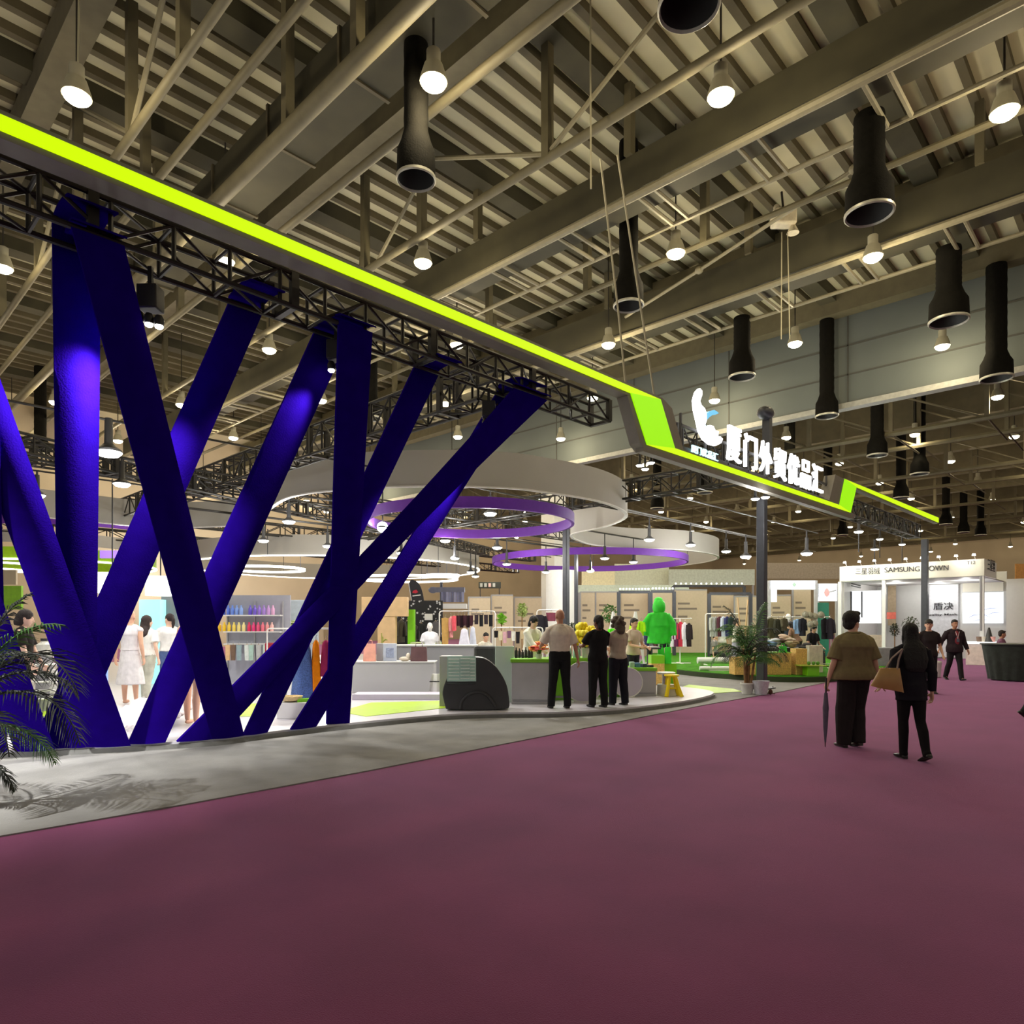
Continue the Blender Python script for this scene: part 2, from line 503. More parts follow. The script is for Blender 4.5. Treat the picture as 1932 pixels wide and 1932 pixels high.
named = {(145, 185): 'high bay lamp before the pale roof beam, upper left',
 (818, 158): 'brightest high bay lamp above the lime strip, beside the big black duct nozzle',
 (1360, 185): 'high bay lamp directly above the glowing booth sign, close to the roof',
 (1895, 215): 'large glaring yellow lamp at the top right edge of the view',
 (425, 495): 'high bay lamp seen through the black lattice truss near the first blue ribbons',
 (798, 498): 'high bay lamp just above the lime strip, below the black duct nozzle',
 (1275, 480): 'high bay lamp between the hanging wires and the tie rod',
 (1647, 487): 'high bay lamp under the ring shaped duct mouth',
 (508, 662): 'high bay lamp between the purple leaning ribbon and the dark upright one',
 (862, 652): 'high bay lamp seen through the middle of the black lattice truss',
 (1148, 652): 'high bay lamp right of the lime strip, before the fascia steps down',
 (1500, 650): 'high bay lamp in front of the grey bulkhead wall, under the hanging cables',
 (1778, 655): 'high bay lamp under the duct nozzle near the right edge of the bulkhead',
 (1118, 752): 'high bay lamp in the gap just before the lime zigzag',
 (1348, 757): 'high bay lamp above the sign logo',
 (1648, 757): 'high bay lamp at the lower edge of the bulkhead wall, right of the sign',
 (1882, 750): 'high bay lamp below the bulkhead edge at the far right'}
def proj(p):
    p = Vector(p) - Vector((0, 0, EYE))
    d = CA * p.x + SA * p.y; r = SA * p.x - CA * p.y
    if d < 0.3: return None
    return CX_PX + F_PX * r / d, HOR - F_PX * p.z / d, d
pts = []
for px, py in named: pts.append((atZ(px, py, LZ), named[(px, py)]))
for g in grid:
    q = Vector((g[0], g[1], LZ))
    if min((q - a).length for a, _ in pts) < 2.2: continue
    pr = proj(q)
    if pr and -150 < pr[0] < 2080 and pr[1] > -250: pts.append((q, None))
x = 66.0
while x < 108:
    for j in range(-4, 6): pts.append((Vector((x, 1.5 + 8.8 * j + (4.4 if int(x / 8) % 2 else 0), LZ)), None))
    x += 8.1
nlight = 0
first = True
for q, lab in pts:
    pr = proj(q)
    if pr is None or pr[0] < -400 or pr[0] > 2300: continue
    o = lamp0 if first else copy_tree(lamp0)
    first = False
    o.location = q
    o['label'] = lab or ('small warm high bay lamp far off in the rows of the hall roof' if pr[1] > 620 else 'high bay lamp just outside the rows over the booth')
    if pr[2] < 112:
        light('hall_light', 'POINT', q - Vector((0, 0, 0.30)), HALL_W * (1.0 if q.x < 32 else 0.6), WARM, 0.16)
        nlight += 1
# lamps behind and beside the camera, which light the carpet and the roof
for q in [(8, 0.9), (0, 10), (12, -2.8), (16, -7.9), (20, -3), (24, -8), (28, -3)]:
    light('hall_light', 'POINT', (q[0], q[1], LZ), HALL_W, WARM, 0.16)

# ---------------- duct nozzles
m_duct = mat('duct_nozzle', (16, 15, 12), 0.9, var=0.25, scale=9, bump=0.4, bscale=30, spec=0.08)
m_ductrim = mat('duct_rim', (170, 168, 156), 0.4, 0.4)
m_ductin = mat('duct_inside', (30, 32, 30), 0.6)
def nozzle(px, py, R, label, z=10.1, top=14.5):
    c = atZ(px, py, z)
    if any(abs(c.x - x) < R + 0.32 for x in (4.2, 10.5, 16.9, 23.3, 29.2)): top = min(top, DECK - 0.96)
    if c.x > 31 and abs((c.x - 36 + 4) % 8 - 4) < R + 0.32: top = min(top, DECK - 2.21)
    t = thing('duct_nozzle', label, 'duct', c, group='black round air duct nozzles')
    prof = [(R * 0.62, top - z)] + [(R * (0.62 + 0.02 * (k % 2)), (top - z) * (1 - k / 16) + 0.95 * k / 16) for k in range(1, 16)] + [(R * 0.62, 0.95), (R * 0.78, 0.72), (R * 0.97, 0.55), (R, 0.1), (R * 0.97, 0.0)]
    MB().lathe(prof, (0, 0, 0), 28, caps=False).build('duct_body', m_duct, t)
    MB().lathe([(R * 0.97, -0.02), (R * 1.03, 0.0), (R * 1.03, 0.05), (R * 0.97, 0.05), (R * 0.92, 0.02), (R * 0.97, -0.02)], (0, 0, 0), 32, caps=False).build('rim', m_ductrim, t)
    ins = MB().lathe([(R * 0.95, 0.03), (R * 0.55, 0.45), (R * 0.2, 0.42), (0.01, 0.36)], (0, 0, 0), 24, caps=False)
    ins.build('inner_cone', m_ductin, t)
nozzle(785, 340, 0.37, 'black duct nozzle hanging low in the middle, seen from below')
nozzle(1640, 405, 0.47, 'duct nozzle with a bright oval rim under the roof girder', top=12.16)
nozzle(1790, 607, 0.50, 'grey green duct nozzle with pale rim in front of the bulkhead wall, right', top=12.16)
nozzle(1400, 712, 0.44, 'black duct nozzle standing out against the bulkhead wall above the sign', top=12.16)
nozzle(1186, 578, 0.40, 'dim duct nozzle behind the hanging wires')
nozzle(1300, 14, 0.42, 'black duct nozzle cut by the top edge of the view')
nozzle(76, 858, 0.42, 'dark duct nozzle beyond the blue ribbons at the left')
nozzle(1560, 786, 0.44, 'duct nozzle with thin rim just right of the sign')
nozzle(700, 790, 0.42, 'dark duct nozzle behind the upright dark ribbon')
nozzle(1880, 715, 0.5, 'dark duct nozzle above the far right lamp')
for i, (px, py) in enumerate([(1655, 860), (1735, 895), (1490, 905), (1785, 990), (1818, 1005), (1850, 1010), (1590, 1010), (1240, 960), (1330, 930), (1562, 960), (1700, 940)]):
    nozzle(px, py, 0.45, 'small dark duct nozzle far off in the next hall', 9.6, 14.5)

# ---------------- hanging wires and ceiling devices
m_wire = mat('steel_wire', (170, 164, 140), 0.5, 0.3, var=0)
def wire(pts, label, r=0.02):
    a = Vector(pts[-1])
    t = MB().tube([Vector(p) for p in pts], r, 5).build('suspension_wire', m_wire, None, off=a)
    tag(t, label, 'wire', 'thin wires hanging from the roof')
wire([atY(1165, 292, 7.2), atY(1236, 757, 7.2)], 'suspension wire, the one running down to the top of the lime zigzag')
wire([atY(1133, 300, 7.3), atY(1168, 600, 7.3), atY(1182, 742, 7.3)], 'suspension wire just left of the one over the zigzag')
wire([P(1114, 0, 14), P(1115, 356, 14)], 'plain wire hanging straight down in the middle of the roof')
wire([P(149, -20, 13), P(147, 130, 13)], 'thin wire holding the lamp at the upper left')
wire([P(1475, 438, 19.5), P(1474, 640, 19.5)], 'left wire of the pair under the white ceiling device', 0.015)
wire([P(1486, 438, 19.5), P(1490, 640, 19.5)], 'right wire of the pair under the white ceiling device', 0.015)
m_dev = mat('device_plastic', (205, 196, 172), 0.5)
c = P(1478, 412, 19.5)
t = thing('ceiling_projector', 'white boxy device with a small horn slung under the tie rod', 'device', c, YAW)
MB().box(-0.32, 0.32, -0.2, 0.2, -0.22, 0.22).build('body', m_dev, t, bevel=0.05)
MB().tube([(0, 0, 0.2), (-0.05, 0, 0.75)], 0.03, 6).build('hanger', m_cable, t)
MB().lathe([(0.17, -0.42), (0.07, -0.2), (0.05, -0.14)], (0.27, 0, 0), 12).build('horn', m_dev, t)
MB().ell((-0.2, 0, 0.3), 0.08, 0.08, 0.1).build('knob', m_dev, t)
# ================================================================== BOOTH FRONT
m_fascia = mat('fascia_grey', (120, 116, 108), 0.6, var=0.05)
m_fascia_d = mat('fascia_dark', (70, 70, 72), 0.6, var=0.05)
m_lime = emis('lime_glow', (214, 255, 0), 1.0); m_lime.node_tree.nodes['Principled BSDF'].inputs['Base Color'].default_value = (0.02, 0.03, 0, 1)
m_lime2 = emis('lime_glow_soft', (158, 240, 0), 1.0); m_lime2.node_tree.nodes['Principled BSDF'].inputs['Base Color'].default_value = (0.02, 0.03, 0, 1)  # zigzag copy of the lime, dimmer and greener because it is lit less
m_truss = mat('truss_black', (34, 31, 26), 0.5, 0.3, var=0.15)
m_post = mat('post_black', (58, 60, 66), 0.45, 0.3, var=0.1)
YF = 6.6
def xz(px, py, y=YF):
    q = atY(px, py, y); return (q.x, q.z)
zu_t, zu_b = 5.535, 5.415
A = xz(1245, 754); B = xz(1189, 742); Cc = xz(1220, 839); Dd = xz(1272, 846)
E1 = xz(1604, 967); E2 = xz(1583, 953); F1 = xz(1593, 904); F2 = xz(1615, 919); H1 = xz(1770, 977); H2 = xz(1770, 986)
z0 = atY(0, 219, YF).z; z1 = atY(0, 250, YF).z
def strip(poly, y0, y1):
    return MB().prism([(p[0], y0, p[1]) for p in poly], (0, y1 - y0, 0))
t = thing('canopy_fascia', 'long grey booth fascia with a glowing lime strip that zigzags down and up', 'fascia', (10, YF, 0), world=True)
s1 = strip([(-3, z0 - 0.015), (A[0], A[1]), (B[0], B[1]), (-3, z1 - 0.015)], YF - 0.02, YF + 0.02)
s1.build('light_strip', m_lime, t, smooth=False)
strip([B, A, Dd, Cc], YF - 0.02, YF + 0.02).build('light_strip', m_lime2, t, smooth=False)
strip([Cc, Dd, E2, E1], YF - 0.02, YF + 0.02).build('light_strip', m_lime, t, smooth=False)
strip([E1, E2, F1, F2], YF - 0.02, YF + 0.02).build('light_strip', m_lime2, t, smooth=False)
strip([F2, F1, H1, H2], YF - 0.02, YF + 0.02).build('light_strip', m_lime, t, smooth=False)
g = 0.05
strip([(-3, z0 + 0.03), (A[0] + 0.1, A[1] + g), (B[0] - 0.1, B[1] - g), (-3, z1 - 0.07)], YF, YF + 0.22).build('frame_box', m_fascia, t, smooth=False)
strip([(B[0] - 0.08, B[1] - g), (A[0] + 0.1, A[1] + g), (A[0] + 0.42, A[1] - 0.06), (Dd[0] + 0.34, Dd[1] + g), (Cc[0] - 0.02, Cc[1] - 0.1), (Cc[0] - 0.2, Cc[1] + 0.0)], YF + 0.003, YF + 0.22).build('frame_box', m_fascia, t, smooth=False)
strip([(Cc[0] - 0.1, Cc[1] - 0.02), (Dd[0], Dd[1] + 0.04), (E2[0], E2[1] + 0.04), (E1[0] + 0.5, E1[1] - 0.02), (E1[0] + 0.3, E1[1] - 0.16), (Cc[0] - 0.1, Cc[1] - 0.13)], YF + 0.002, YF + 0.16).build('frame_box', m_fascia, t, smooth=False)
strip([(E2[0] - 0.75, E2[1] + 0.02), (F1[0] - 0.7, F1[1] + 0.02), (F1[0], F1[1]), (E2[0], E2[1])], YF + 0.001, YF + 0.3).build('frame_box', m_fascia, t, smooth=False)
strip([(F2[0] - 0.3, F2[1] - 0.06), (F1[0], F1[1] + 0.03), (H1[0], H1[1] + 0.03), (H2[0], H2[1] - 0.04)], YF, YF + 0.16).build('frame_box', m_fascia, t, smooth=False)

# --- sign lettering on the lower strip
m_sign = emis('sign_glow', (255, 255, 255), 3.2)
m_sign_c = emis('sign_cyan', (0, 178, 228), 1.1)
m_sign_p = emis('sign_pale', (190, 250, 255), 1.6)
t = thing('booth_sign', 'glowing white Chinese lettering with a white and cyan bird-like logo on the fascia', 'sign', (16, YF + 0.1, 4.9), world=True)
rail = MB()
q0, q1 = xz(1300, 862), xz(1572, 952)
rail.box(q0[0], q1[0], YF + 0.16, YF + 0.2, 4.86, 4.98)
rail.box(q0[0], q1[0], YF + 0.16, YF + 0.2, 5.35, 5.40)
for k in range(9):
    xx = q0[0] + (q1[0] - q0[0]) * k / 8
    rail.box(xx - 0.02, xx + 0.02, YF + 0.16, YF + 0.2, 4.8, 5.6)
rail.build('mounting_rail', m_fascia_d, t, smooth=False)
for ch, a, b, top, bot in [('厦', 1371, 1401, 804, 873), ('门', 1404, 1431, 819, 886), ('外', 1433, 1459, 832, 895), ('贸', 1460, 1486, 844, 907), ('优', 1486, 1511, 856, 916), ('品', 1511, 1532, 867, 924), ('汇', 1532, 1555, 876, 931)]:
    mb, wd, mn = text_mesh(ch, 1.0, 0.06, 0.004)
    zs = [v.z for v in mb.v]
    xa, xb = atY(a + 1.5, 850, YF + 0.1), atY(b - 2.5, 850, YF + 0.1)
    mid = (a + b) / 2
    zt, zb = atY(mid, top + 2, YF + 0.1).z, atY(mid, bot - 2, YF + 0.1).z
    for v in mb.v:
        v.x = xa.x + (v.x - mn) / wd * (xb.x - xa.x)
        v.z = zb + (v.z - min(zs)) / (max(zs) - min(zs)) * (zt - zb)
        v.y += YF + 0.14
    mb.build('letter', m_sign, t, smooth=False)
def logo(px, m, y0, th=0.06):
    pts = [atY(1280 + a / 6.44, 720 + b / 6.44, YF + 0.1) for a, b in px]
    return MB().prism([(p.x, y0, p.z) for p in pts], (0, th, 0)).build('logo_shape', m, t, smooth=False)
logo([(240, 85), (200, 130), (172, 230), (182, 340), (215, 480), (240, 600), (290, 700), (370, 765), (440, 782), (500, 750), (520, 700), (490, 672), (460, 668), (470, 610), (430, 598), (405, 545), (362, 532), (320, 555), (300, 540), (325, 470), (318, 380), (300, 330), (262, 292), (242, 240), (268, 170), (268, 115)], m_sign, YF + 0.06)
logo([(318, 392), (345, 368), (408, 350), (440, 368), (465, 390), (430, 405), (392, 408), (345, 442), (320, 470)], m_sign_c, YF + 0.05)
logo([(232, 520), (300, 530), (322, 560), (318, 620), (330, 720), (286, 690), (246, 600)], m_sign_p, YF + 0.05, 0.02)
mb, wd, mn = text_mesh('厦门优品汇', 1.0, 0.03, 0.0)
zs = [v.z for v in mb.v]
for v in mb.v:
    u = (v.x - mn) / wd
    pxx = 1305 + 50 * u
    zt, zb = atY(pxx, 838 + 18 * u, YF + 0.1).z, atY(pxx, 852 + 19 * u, YF + 0.1).z
    v.x = atY(pxx, 850, YF + 0.1).x
    v.z = zb + (v.z - min(zs)) / (max(zs) - min(zs)) * (zt - zb)
    v.y += YF + 0.12
mb.build('small_lettering', m_sign_p, t, smooth=False)

# --- black lattice trusses
def box_truss(label, p0, p1, h, wdt, bay=0.55, r=0.030, group=None):
    p0, p1 = Vector(p0), Vector(p1)
    L = (p1 - p0); n = max(2, int(L.length / bay)); u = L.normalized(); s_ = Vector((-u.y, u.x, 0)) * wdt
    t = thing('lattice_truss', label, 'truss', p0, 0, group or 'black lattice trusses over the booth', world=True)
    up = Vector((0, 0, h))
    for a in (Vector(), s_, up, s_ + up):
        MB().tube([p0 + a, p1 + a], r, 8).build('chord', m_truss, t)
    lat = MB()
    for side in (Vector(), s_):
        for k in range(n + 1):
            q = p0 + L * (k / n) + side
            lat.tube([q, q + up], r * 0.75, 6)
            if k < n:
                q2 = p0 + L * ((k + 1) / n) + side
                if k % 2: lat.tube([q, q2 + up], r * 0.6, 6)
                else: lat.tube([q + up, q2], r * 0.6, 6)
    for k in range(0, n + 1):
        q = p0 + L * (k / n)
        for a in (Vector(), up):
            lat.tube([q + a, q + s_ + a], r * 0.7, 6)
            if k < n and k % 2: lat.tube([q + a, p0 + L * ((k + 1) / n) + s_ + a], r * 0.55, 6)
    # bolted end plates between 2 m sections
    pl_ = lat
    k = 0
    while k * 2.0 < L.length:
        q = p0 + u * (k * 2.0 + 0.9)
        pl_.obox(q + s_ / 2 + up / 2 - up / 2, u * 0.035, s_ / 2 * 1.1, up * 0.06)
        for a in (Vector(), s_): pl_.obox(q + a + up / 2, u * 0.045, Vector((-u.y, u.x, 0)) * 0.035, up / 2)
        k += 1
    lat.build('lattice', m_truss, t)
    return t
ZT = 5.12
box_truss('black lattice truss behind the lime fascia, which the blue fabric ribbons hang from', (-3, 7.12, ZT), (9.9, 7.12, ZT), 0.37, 0.40)
box_truss('black lattice truss behind the lit Chinese sign', (11.3, 7.12, 4.95), (20.3, 7.12, 4.95), 0.62, 0.4)
box_truss('slim lattice truss under the last straight piece of lime strip', (21.3, 7.12, 4.95), (30.6, 7.12, 4.98), 0.5, 0.4)
box_truss('lattice truss going back into the booth from the middle of the fascia', (7.6, 7.6, 4.98), (7.6, 26, 4.98), 0.56, 0.4)
box_truss('lattice truss going back behind the upright blue ribbon at the left', (-0.6, 7.6, 5.0), (-0.6, 26, 5.0), 0.5, 0.4)
box_truss('lattice truss going back along the right end of the curved canopy', (16.0, 7.6, 4.98), (16.0, 26, 4.98), 0.5, 0.4)
box_truss('lattice truss running across above the curved canopy', (-3, 19, 5.3), (24, 19, 5.3), 0.42, 0.4, 0.7)
box_truss('lattice truss running across at the rear of the booth', (-3, 25, 5.05), (28, 25, 5.05), 0.42, 0.4, 0.8)
box_truss('lattice truss crossing inside the upper purple hoop', (2, 15, 4.75), (22, 22.5, 4.75), 0.35, 0.35, 0.6)
box_truss('rearmost lattice truss above the far purple hoop', (5, 30, 4.9), (32, 30, 4.9), 0.4, 0.4, 0.9)

# --- posts
def post(px, d, w_, z1, label, z0=0.0):
    c = G(px, d, z0)
    t = thing('steel_post', label, 'post', c, 0)
    MB().box(-w_ / 2, w_ / 2, -w_ / 2, w_ / 2, 0.02, z1 - z0).build('shaft', m_post, t, bevel=0.015)
    MB().box(-w_ * 1.2, w_ * 1.2, -w_ * 1.2, w_ * 1.2, 0, 0.025).build('base_plate', m_post, t, smooth=False)
    b = MB()
    for a in (-1, 1):
        for c_ in (-1, 1): b.lathe([(0.012, 0.025), (0.012, 0.05)], (a * w_ * 0.95, c_ * w_ * 0.95, 0), 6)
    b.build('bolt', m_post, t)
    return t
post(1437.5, 16.7, 0.20, 4.62, 'black square steel post behind the potted palm, holding up the fascia', 0.012)
post(1745, 27.4, 0.23, 4.97, 'black steel post at the far end of the lime strip, behind the woman in black')
post(1068, 22.3, 0.17, 4.78, 'dark post behind the bald man, reaching up to the purple hoop', 0.1)
post(1087, 30.0, 0.13, 4.8, 'thin dark post just right of the round pale column', 0.012)
# device on top of the sign
c = P(1432, 800, 17.4)
t = thing('camera_mast', 'dark bracket with round head standing behind the lit sign', 'mast', (c.x, 7.3, 5.57), world=True)
MB().box(c.x - 0.09, c.x + 0.09, 7.22, 7.4, 5.57, c.z + 0.12).build('mast_box', m_post, t, smooth=False)
MB().ell((c.x - 0.12, 7.3, c.z + 0.2), 0.28, 0.2, 0.16).build('head', m_post, t)

# --- blue fabric ribbons
m_rib = mat('ribbon_fabric', (27, 6, 112), 0.9, var=0.10, scale=6, bump=0.15, bscale=60, spec=0.0)
def span_x(wpx, px, d):
    return wpx * d / (F_PX * (SA - CA * (px - CX_PX) / F_PX))
def ribbon(top, wt, yt, bl, br, label, bulge=0.05, zt=5.1, ybot=None, fold=None, pinch=0.0):
    """top pixel centre at the truss, bl / br the two bottom corners on the platform edge."""
    a = atY(top[0], top[1], yt)
    ta = Vector((a.x, yt, a.z))
    d = CA * ta.x + SA * ta.y
    wx = span_x(wt, top[0], d)
    L0, R0 = ta - Vector((wx / 2, 0, 0)), ta + Vector((wx / 2, 0, 0))
    L1, R1 = atZ(bl[0], bl[1], 0.101), atZ(br[0], br[1], 0.101)
    if ybot:
        L1, R1 = atZ(bl[0], bl[1], 0.101), atZ(br[0], br[1], 0.101)
    t = thing('fabric_ribbon', label, 'fabric ribbon', (L1 + R1) / 2, 0, 'tall blue fabric ribbons stretched from truss to floor', world=True)
    nrm = (R0 - L0).cross(L1 - L0).normalized()
    if nrm.y > 0: nrm = -nrm
    def fn(u, v):
        u0 = u
        u = 0.5 + (u - 0.5) * (1 - pinch * math.sin(PI * v))
        p = (L0 * (1 - u) + R0 * u) * (1 - v) + (L1 * (1 - u) + R1 * u) * v
        k = math.sin(PI * u0) * bulge * (0.35 + 0.65 * math.sin(PI * min(1, v * 1.02)))
        return p + nrm * k
    MB().slab(fn, 10, 30, -nrm * 0.035).build('fabric', m_rib, t, ang=60)
    if fold:
        f0, f1 = fold
        def ff(u, v):
            p = L0 * (1 - u) + R0 * u
            yy = f0 + (f1 - f0) * v
            return Vector((p.x, yy, ta.z + 0.03 + 0.05 * math.sin(PI * v)))
        MB().slab(ff, 6, 8, (0, 0, 0.02)).build('top_fold', m_rib, t)
    return t
YB, YT = 7.54, 7.08
ribbon((146, 436), 92, YB, (112, 1411), (181, 1408), 'bright blue upright ribbon at the left, brightly lit on its right half', 0.07, fold=(7.02, 7.6))
ribbon((186, 446), 100, YT, (400, 1395), (461, 1388), 'near-black leaning ribbon crossing in front of the bright upright one', 0.05, fold=(7.0, 7.3))
ribbon((468, 574), 62, YB, (60, 1412), (140, 1410), 'blue ribbon leaning left, whose foot meets the bright upright one', 0.06, fold=(7.05, 7.62))
ribbon((626, 634), 60, YB, (242, 1404), (312, 1401), 'dark blue ribbon leaning far left, its foot by the white fur rug', 0.06, fold=(7.05, 7.62))
ribbon((672, 616), 63, YT, (617, 1367), (660, 1364), 'dark upright ribbon in the middle of the row', 0.05, fold=(7.0, 7.3))
ribbon((806, 699), 45, YB, (459, 1388), (505, 1382), 'ribbon leaning left behind the dark upright one, foot beside the clothes', 0.05, fold=(7.05, 7.62))
ribbon((1003, 744), 62, YT, (334, 1400), (414, 1393), 'flattest ribbon, slanting from the right end of the truss across the others', 0.05, fold=(7.0, 7.3), pinch=0.32)
ribbon((966, 740), 44, YB, (549, 1377), (597, 1371), 'ribbon from the right end of the truss with a bright violet edge', 0.05, fold=(7.05, 7.62), pinch=0.18)
ribbon((-160, 392), 105, YB, (165, 1410), (247, 1407), 'violet ribbon coming in from the left edge and crossing the bright upright one', 0.06)
ribbon((-330, 300), 100, YB, (28, 1418), (104, 1415), 'glowing blue ribbon at the lower left behind the palm leaves', 0.05)
ribbon((-60, 330), 100, YT, (-70, 1422), (14, 1419), 'dark ribbon foot at the very left edge', 0.05)

# --- spotlight clusters that light the ribbons
m_fix = mat('fixture_black', (34, 32, 30), 0.5, 0.2)
m_led = emis('fixture_led', (255, 252, 246), 16.0)
def cluster(px, py, y, label, aims, n=3):
    c = atY(px, py, y)
    t = thing('spotlight_cluster', label, 'spotlight', c, YAW)
    MB().box(-0.02, 0.02, -0.02, 0.02, 0.1, 0.5).build('bracket', m_fix, t, smooth=False)
    MB().box(-0.10, 0.10, -0.09, 0.09, 0.06, 0.30).build('housing', m_fix, t, bevel=0.015)
    for k in range(n):
        x = (k - (n - 1) / 2) * 0.10
        MB().lathe([(0.045, 0.0), (0.05, 0.06), (0.03, 0.10)], (x, -0.03, -0.06 - 0.02 * k), 12).build('lamp_head', m_fix, t)
        MB().ell((x, -0.03, -0.07 - 0.02 * k), 0.04, 0.04, 0.025).build('lens', m_led, t)
    for aim, pw, ang in aims:
        light('ribbon_spot', 'SPOT', c + Vector((0, 0, -0.16)), pw, WHITE, 0.05, aim, ang, 0.95)
    return c
cl1 = cluster(284, 598, 7.36, 'cluster of white spotlights on the truss beside the leaning dark ribbon',
        [(Vector((1.0, 8.2, 2.5)), 1400, 80), (Vector((3.0, 8.2, 2.6)), 700, 60)])
cl2 = cluster(634, 690, 7.4, 'small white spotlight between the dark upright ribbon and its neighbour', [(Vector((4.0, 7.9, 3.9)), 160, 50)], 2)
cl3 = cluster(922, 796, 7.4, 'white spotlight close to the ribbon with the violet edge', [(Vector((5.9, 8.3, 2.4)), 800, 50)], 2)
light('ribbon_spot', 'SPOT', (-0.9, 7.2, 4.9), 2200, WHITE, 0.05, (0.3, 8.9, 0.9), 70, 0.95)

light('ribbon_spot', 'SPOT', (-0.9, 7.2, 4.9), 1100, WHITE, 0.05, (1.0, 7.9, 0.0), 60, 0.8)
# ================================================================== CURVED CANOPY AND HOOPS
m_band = mat('canopy_white', (152, 149, 143), 0.7, var=0.03, scale=1.5)
m_purple = mat('hoop_purple', (98, 44, 150), 0.55, var=0.06, spec=0.3)
m_ledw = emis('led_white', (255, 252, 236), 5.0)
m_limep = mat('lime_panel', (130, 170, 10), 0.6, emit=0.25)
ZC = 4.7
path = [atZ(p[0], p[1], ZC) for p in [(-90, 966), (0, 967), (79, 975), (186, 985), (262, 992), (330, 995), (395, 993), (445, 989), (492, 970), (534, 942), (580, 930), (635, 924), (700, 919), (762, 917), (830, 916), (885, 917), (974, 921), (1030, 928), (1084, 936), (1130, 945), (1165, 957), (1181, 969), (1175, 979), (1150, 990), (1118, 998), (1085, 1005), (1078, 1011), (1088, 1018), (1119, 1027), (1181, 1033), (1250, 1035), (1300, 1038), (1340, 1044), (1355, 1050), (1348, 1056), (1320, 1062), (1270, 1068), (1200, 1072)]]
path = smooth_path(path, 5)
t = thing('wave_canopy', 'grey white curved canopy band winding in waves over the booth', 'canopy', path[60], world=True)
MB().band(path, 0.8, 0.07).build('band', m_band, t, ang=30)
MB().band([p + Vector((0, 0, -0.03)) for p in path], 0.03, 0.10).build('lower_lip', mat('canopy_lip', (196, 194, 190), 0.6), t, ang=30)
def hang(o, c, R, h, th):
    for k in range(4):
        a = 0.6 + PI / 2 * k
        q = c + Vector(((R - th / 2) * math.cos(a), (R - th / 2) * math.sin(a), h - 0.01))
        MB().tube([q, Vector((q.x, q.y, 5.35))], 0.012, 5).build('hanger_wire', m_post, o, off=c)
def hoop(cx, d, R, z, h, label, m=None, th=0.08, led=False, name='purple_hoop', a0=0, a1=2 * PI):
    c = G(cx, d, z)
    if led:
        o = MB().ring(c, R, h, th, 72, a0, a1).build(name, m_ledw, None, off=c)
        hang(o, c, R, h, th)
        return tag(o, label, 'ring light')
    o = MB().ring(c, R, h, th, 72, a0, a1).build(name, m or m_purple, None, off=c)
    hang(o, c, R, h, th)
    return tag(o, label, 'hoop')
hoop(888, 19.0, 2.85, 4.3, 0.27, 'upper purple hoop hanging above the bald man')
hoop(1111, 31.0, 4.35, 4.3, 0.27, 'far wide purple hoop under the grey curved canopy at the right')
hoop(150, 26.0, 3.4, 4.9, 0.33, 'purple hoop seen between the blue ribbons at the left')
hoop(640, 34.0, 6.9, 4.32, 0.8, 'wide grey hoop at the rear of the booth with a glowing lower edge', m_band, name='grey_hoop')
hoop(640, 34.0, 6.93, 4.27, 0.05, 'thin glowing line along the lower edge of the rear grey hoop', led=True, name='led_ring', th=0.06)
hoop(500, 31.0, 1.75, 4.02, 0.10, 'glowing white ring behind the leaning ribbons left of the middle', led=True, name='led_ring')
hoop(768, 33.0, 2.45, 3.72, 0.10, 'glowing white ring above the black feather flag', led=True, name='led_ring')
hoop(835, 29.5, 0.72, 3.62, 0.10, 'small glowing white ring above the clothes rack', led=True, name='led_ring')
hoop(120, 30.0, 3.6, 4.15, 0.42, 'lime green hoop at the far left of the booth', m_limep, name='lime_hoop')
hoop(120, 30.0, 3.63, 4.06, 0.07, 'white glowing edge under the lime hoop', led=True, name='led_ring', th=0.06)
hoop(-20, 24.0, 2.4, 3.55, 0.06, 'lower white glowing ring at the left edge', led=True, name='led_ring')
hoop(90, 28.5, 3.9, 4.55, 0.45, 'pale grey hoop above the lime hoop at the left', m_band, name='grey_hoop')
# violet screen strip on the hoop
c0, c1 = P(190, 1046, 24), P(226, 1046, 24)
o = MB().obox((c0 + c1) / 2, (c1 - c0) / 2, dr(0.05, 0), (0, 0, 0.13)).build('violet_screen', emis('violet_glow', (130, 0, 255), 1.2), None, off=(c0 + c1) / 2)
tag(o, 'small bright violet light panel beside the upright ribbon', 'light panel')

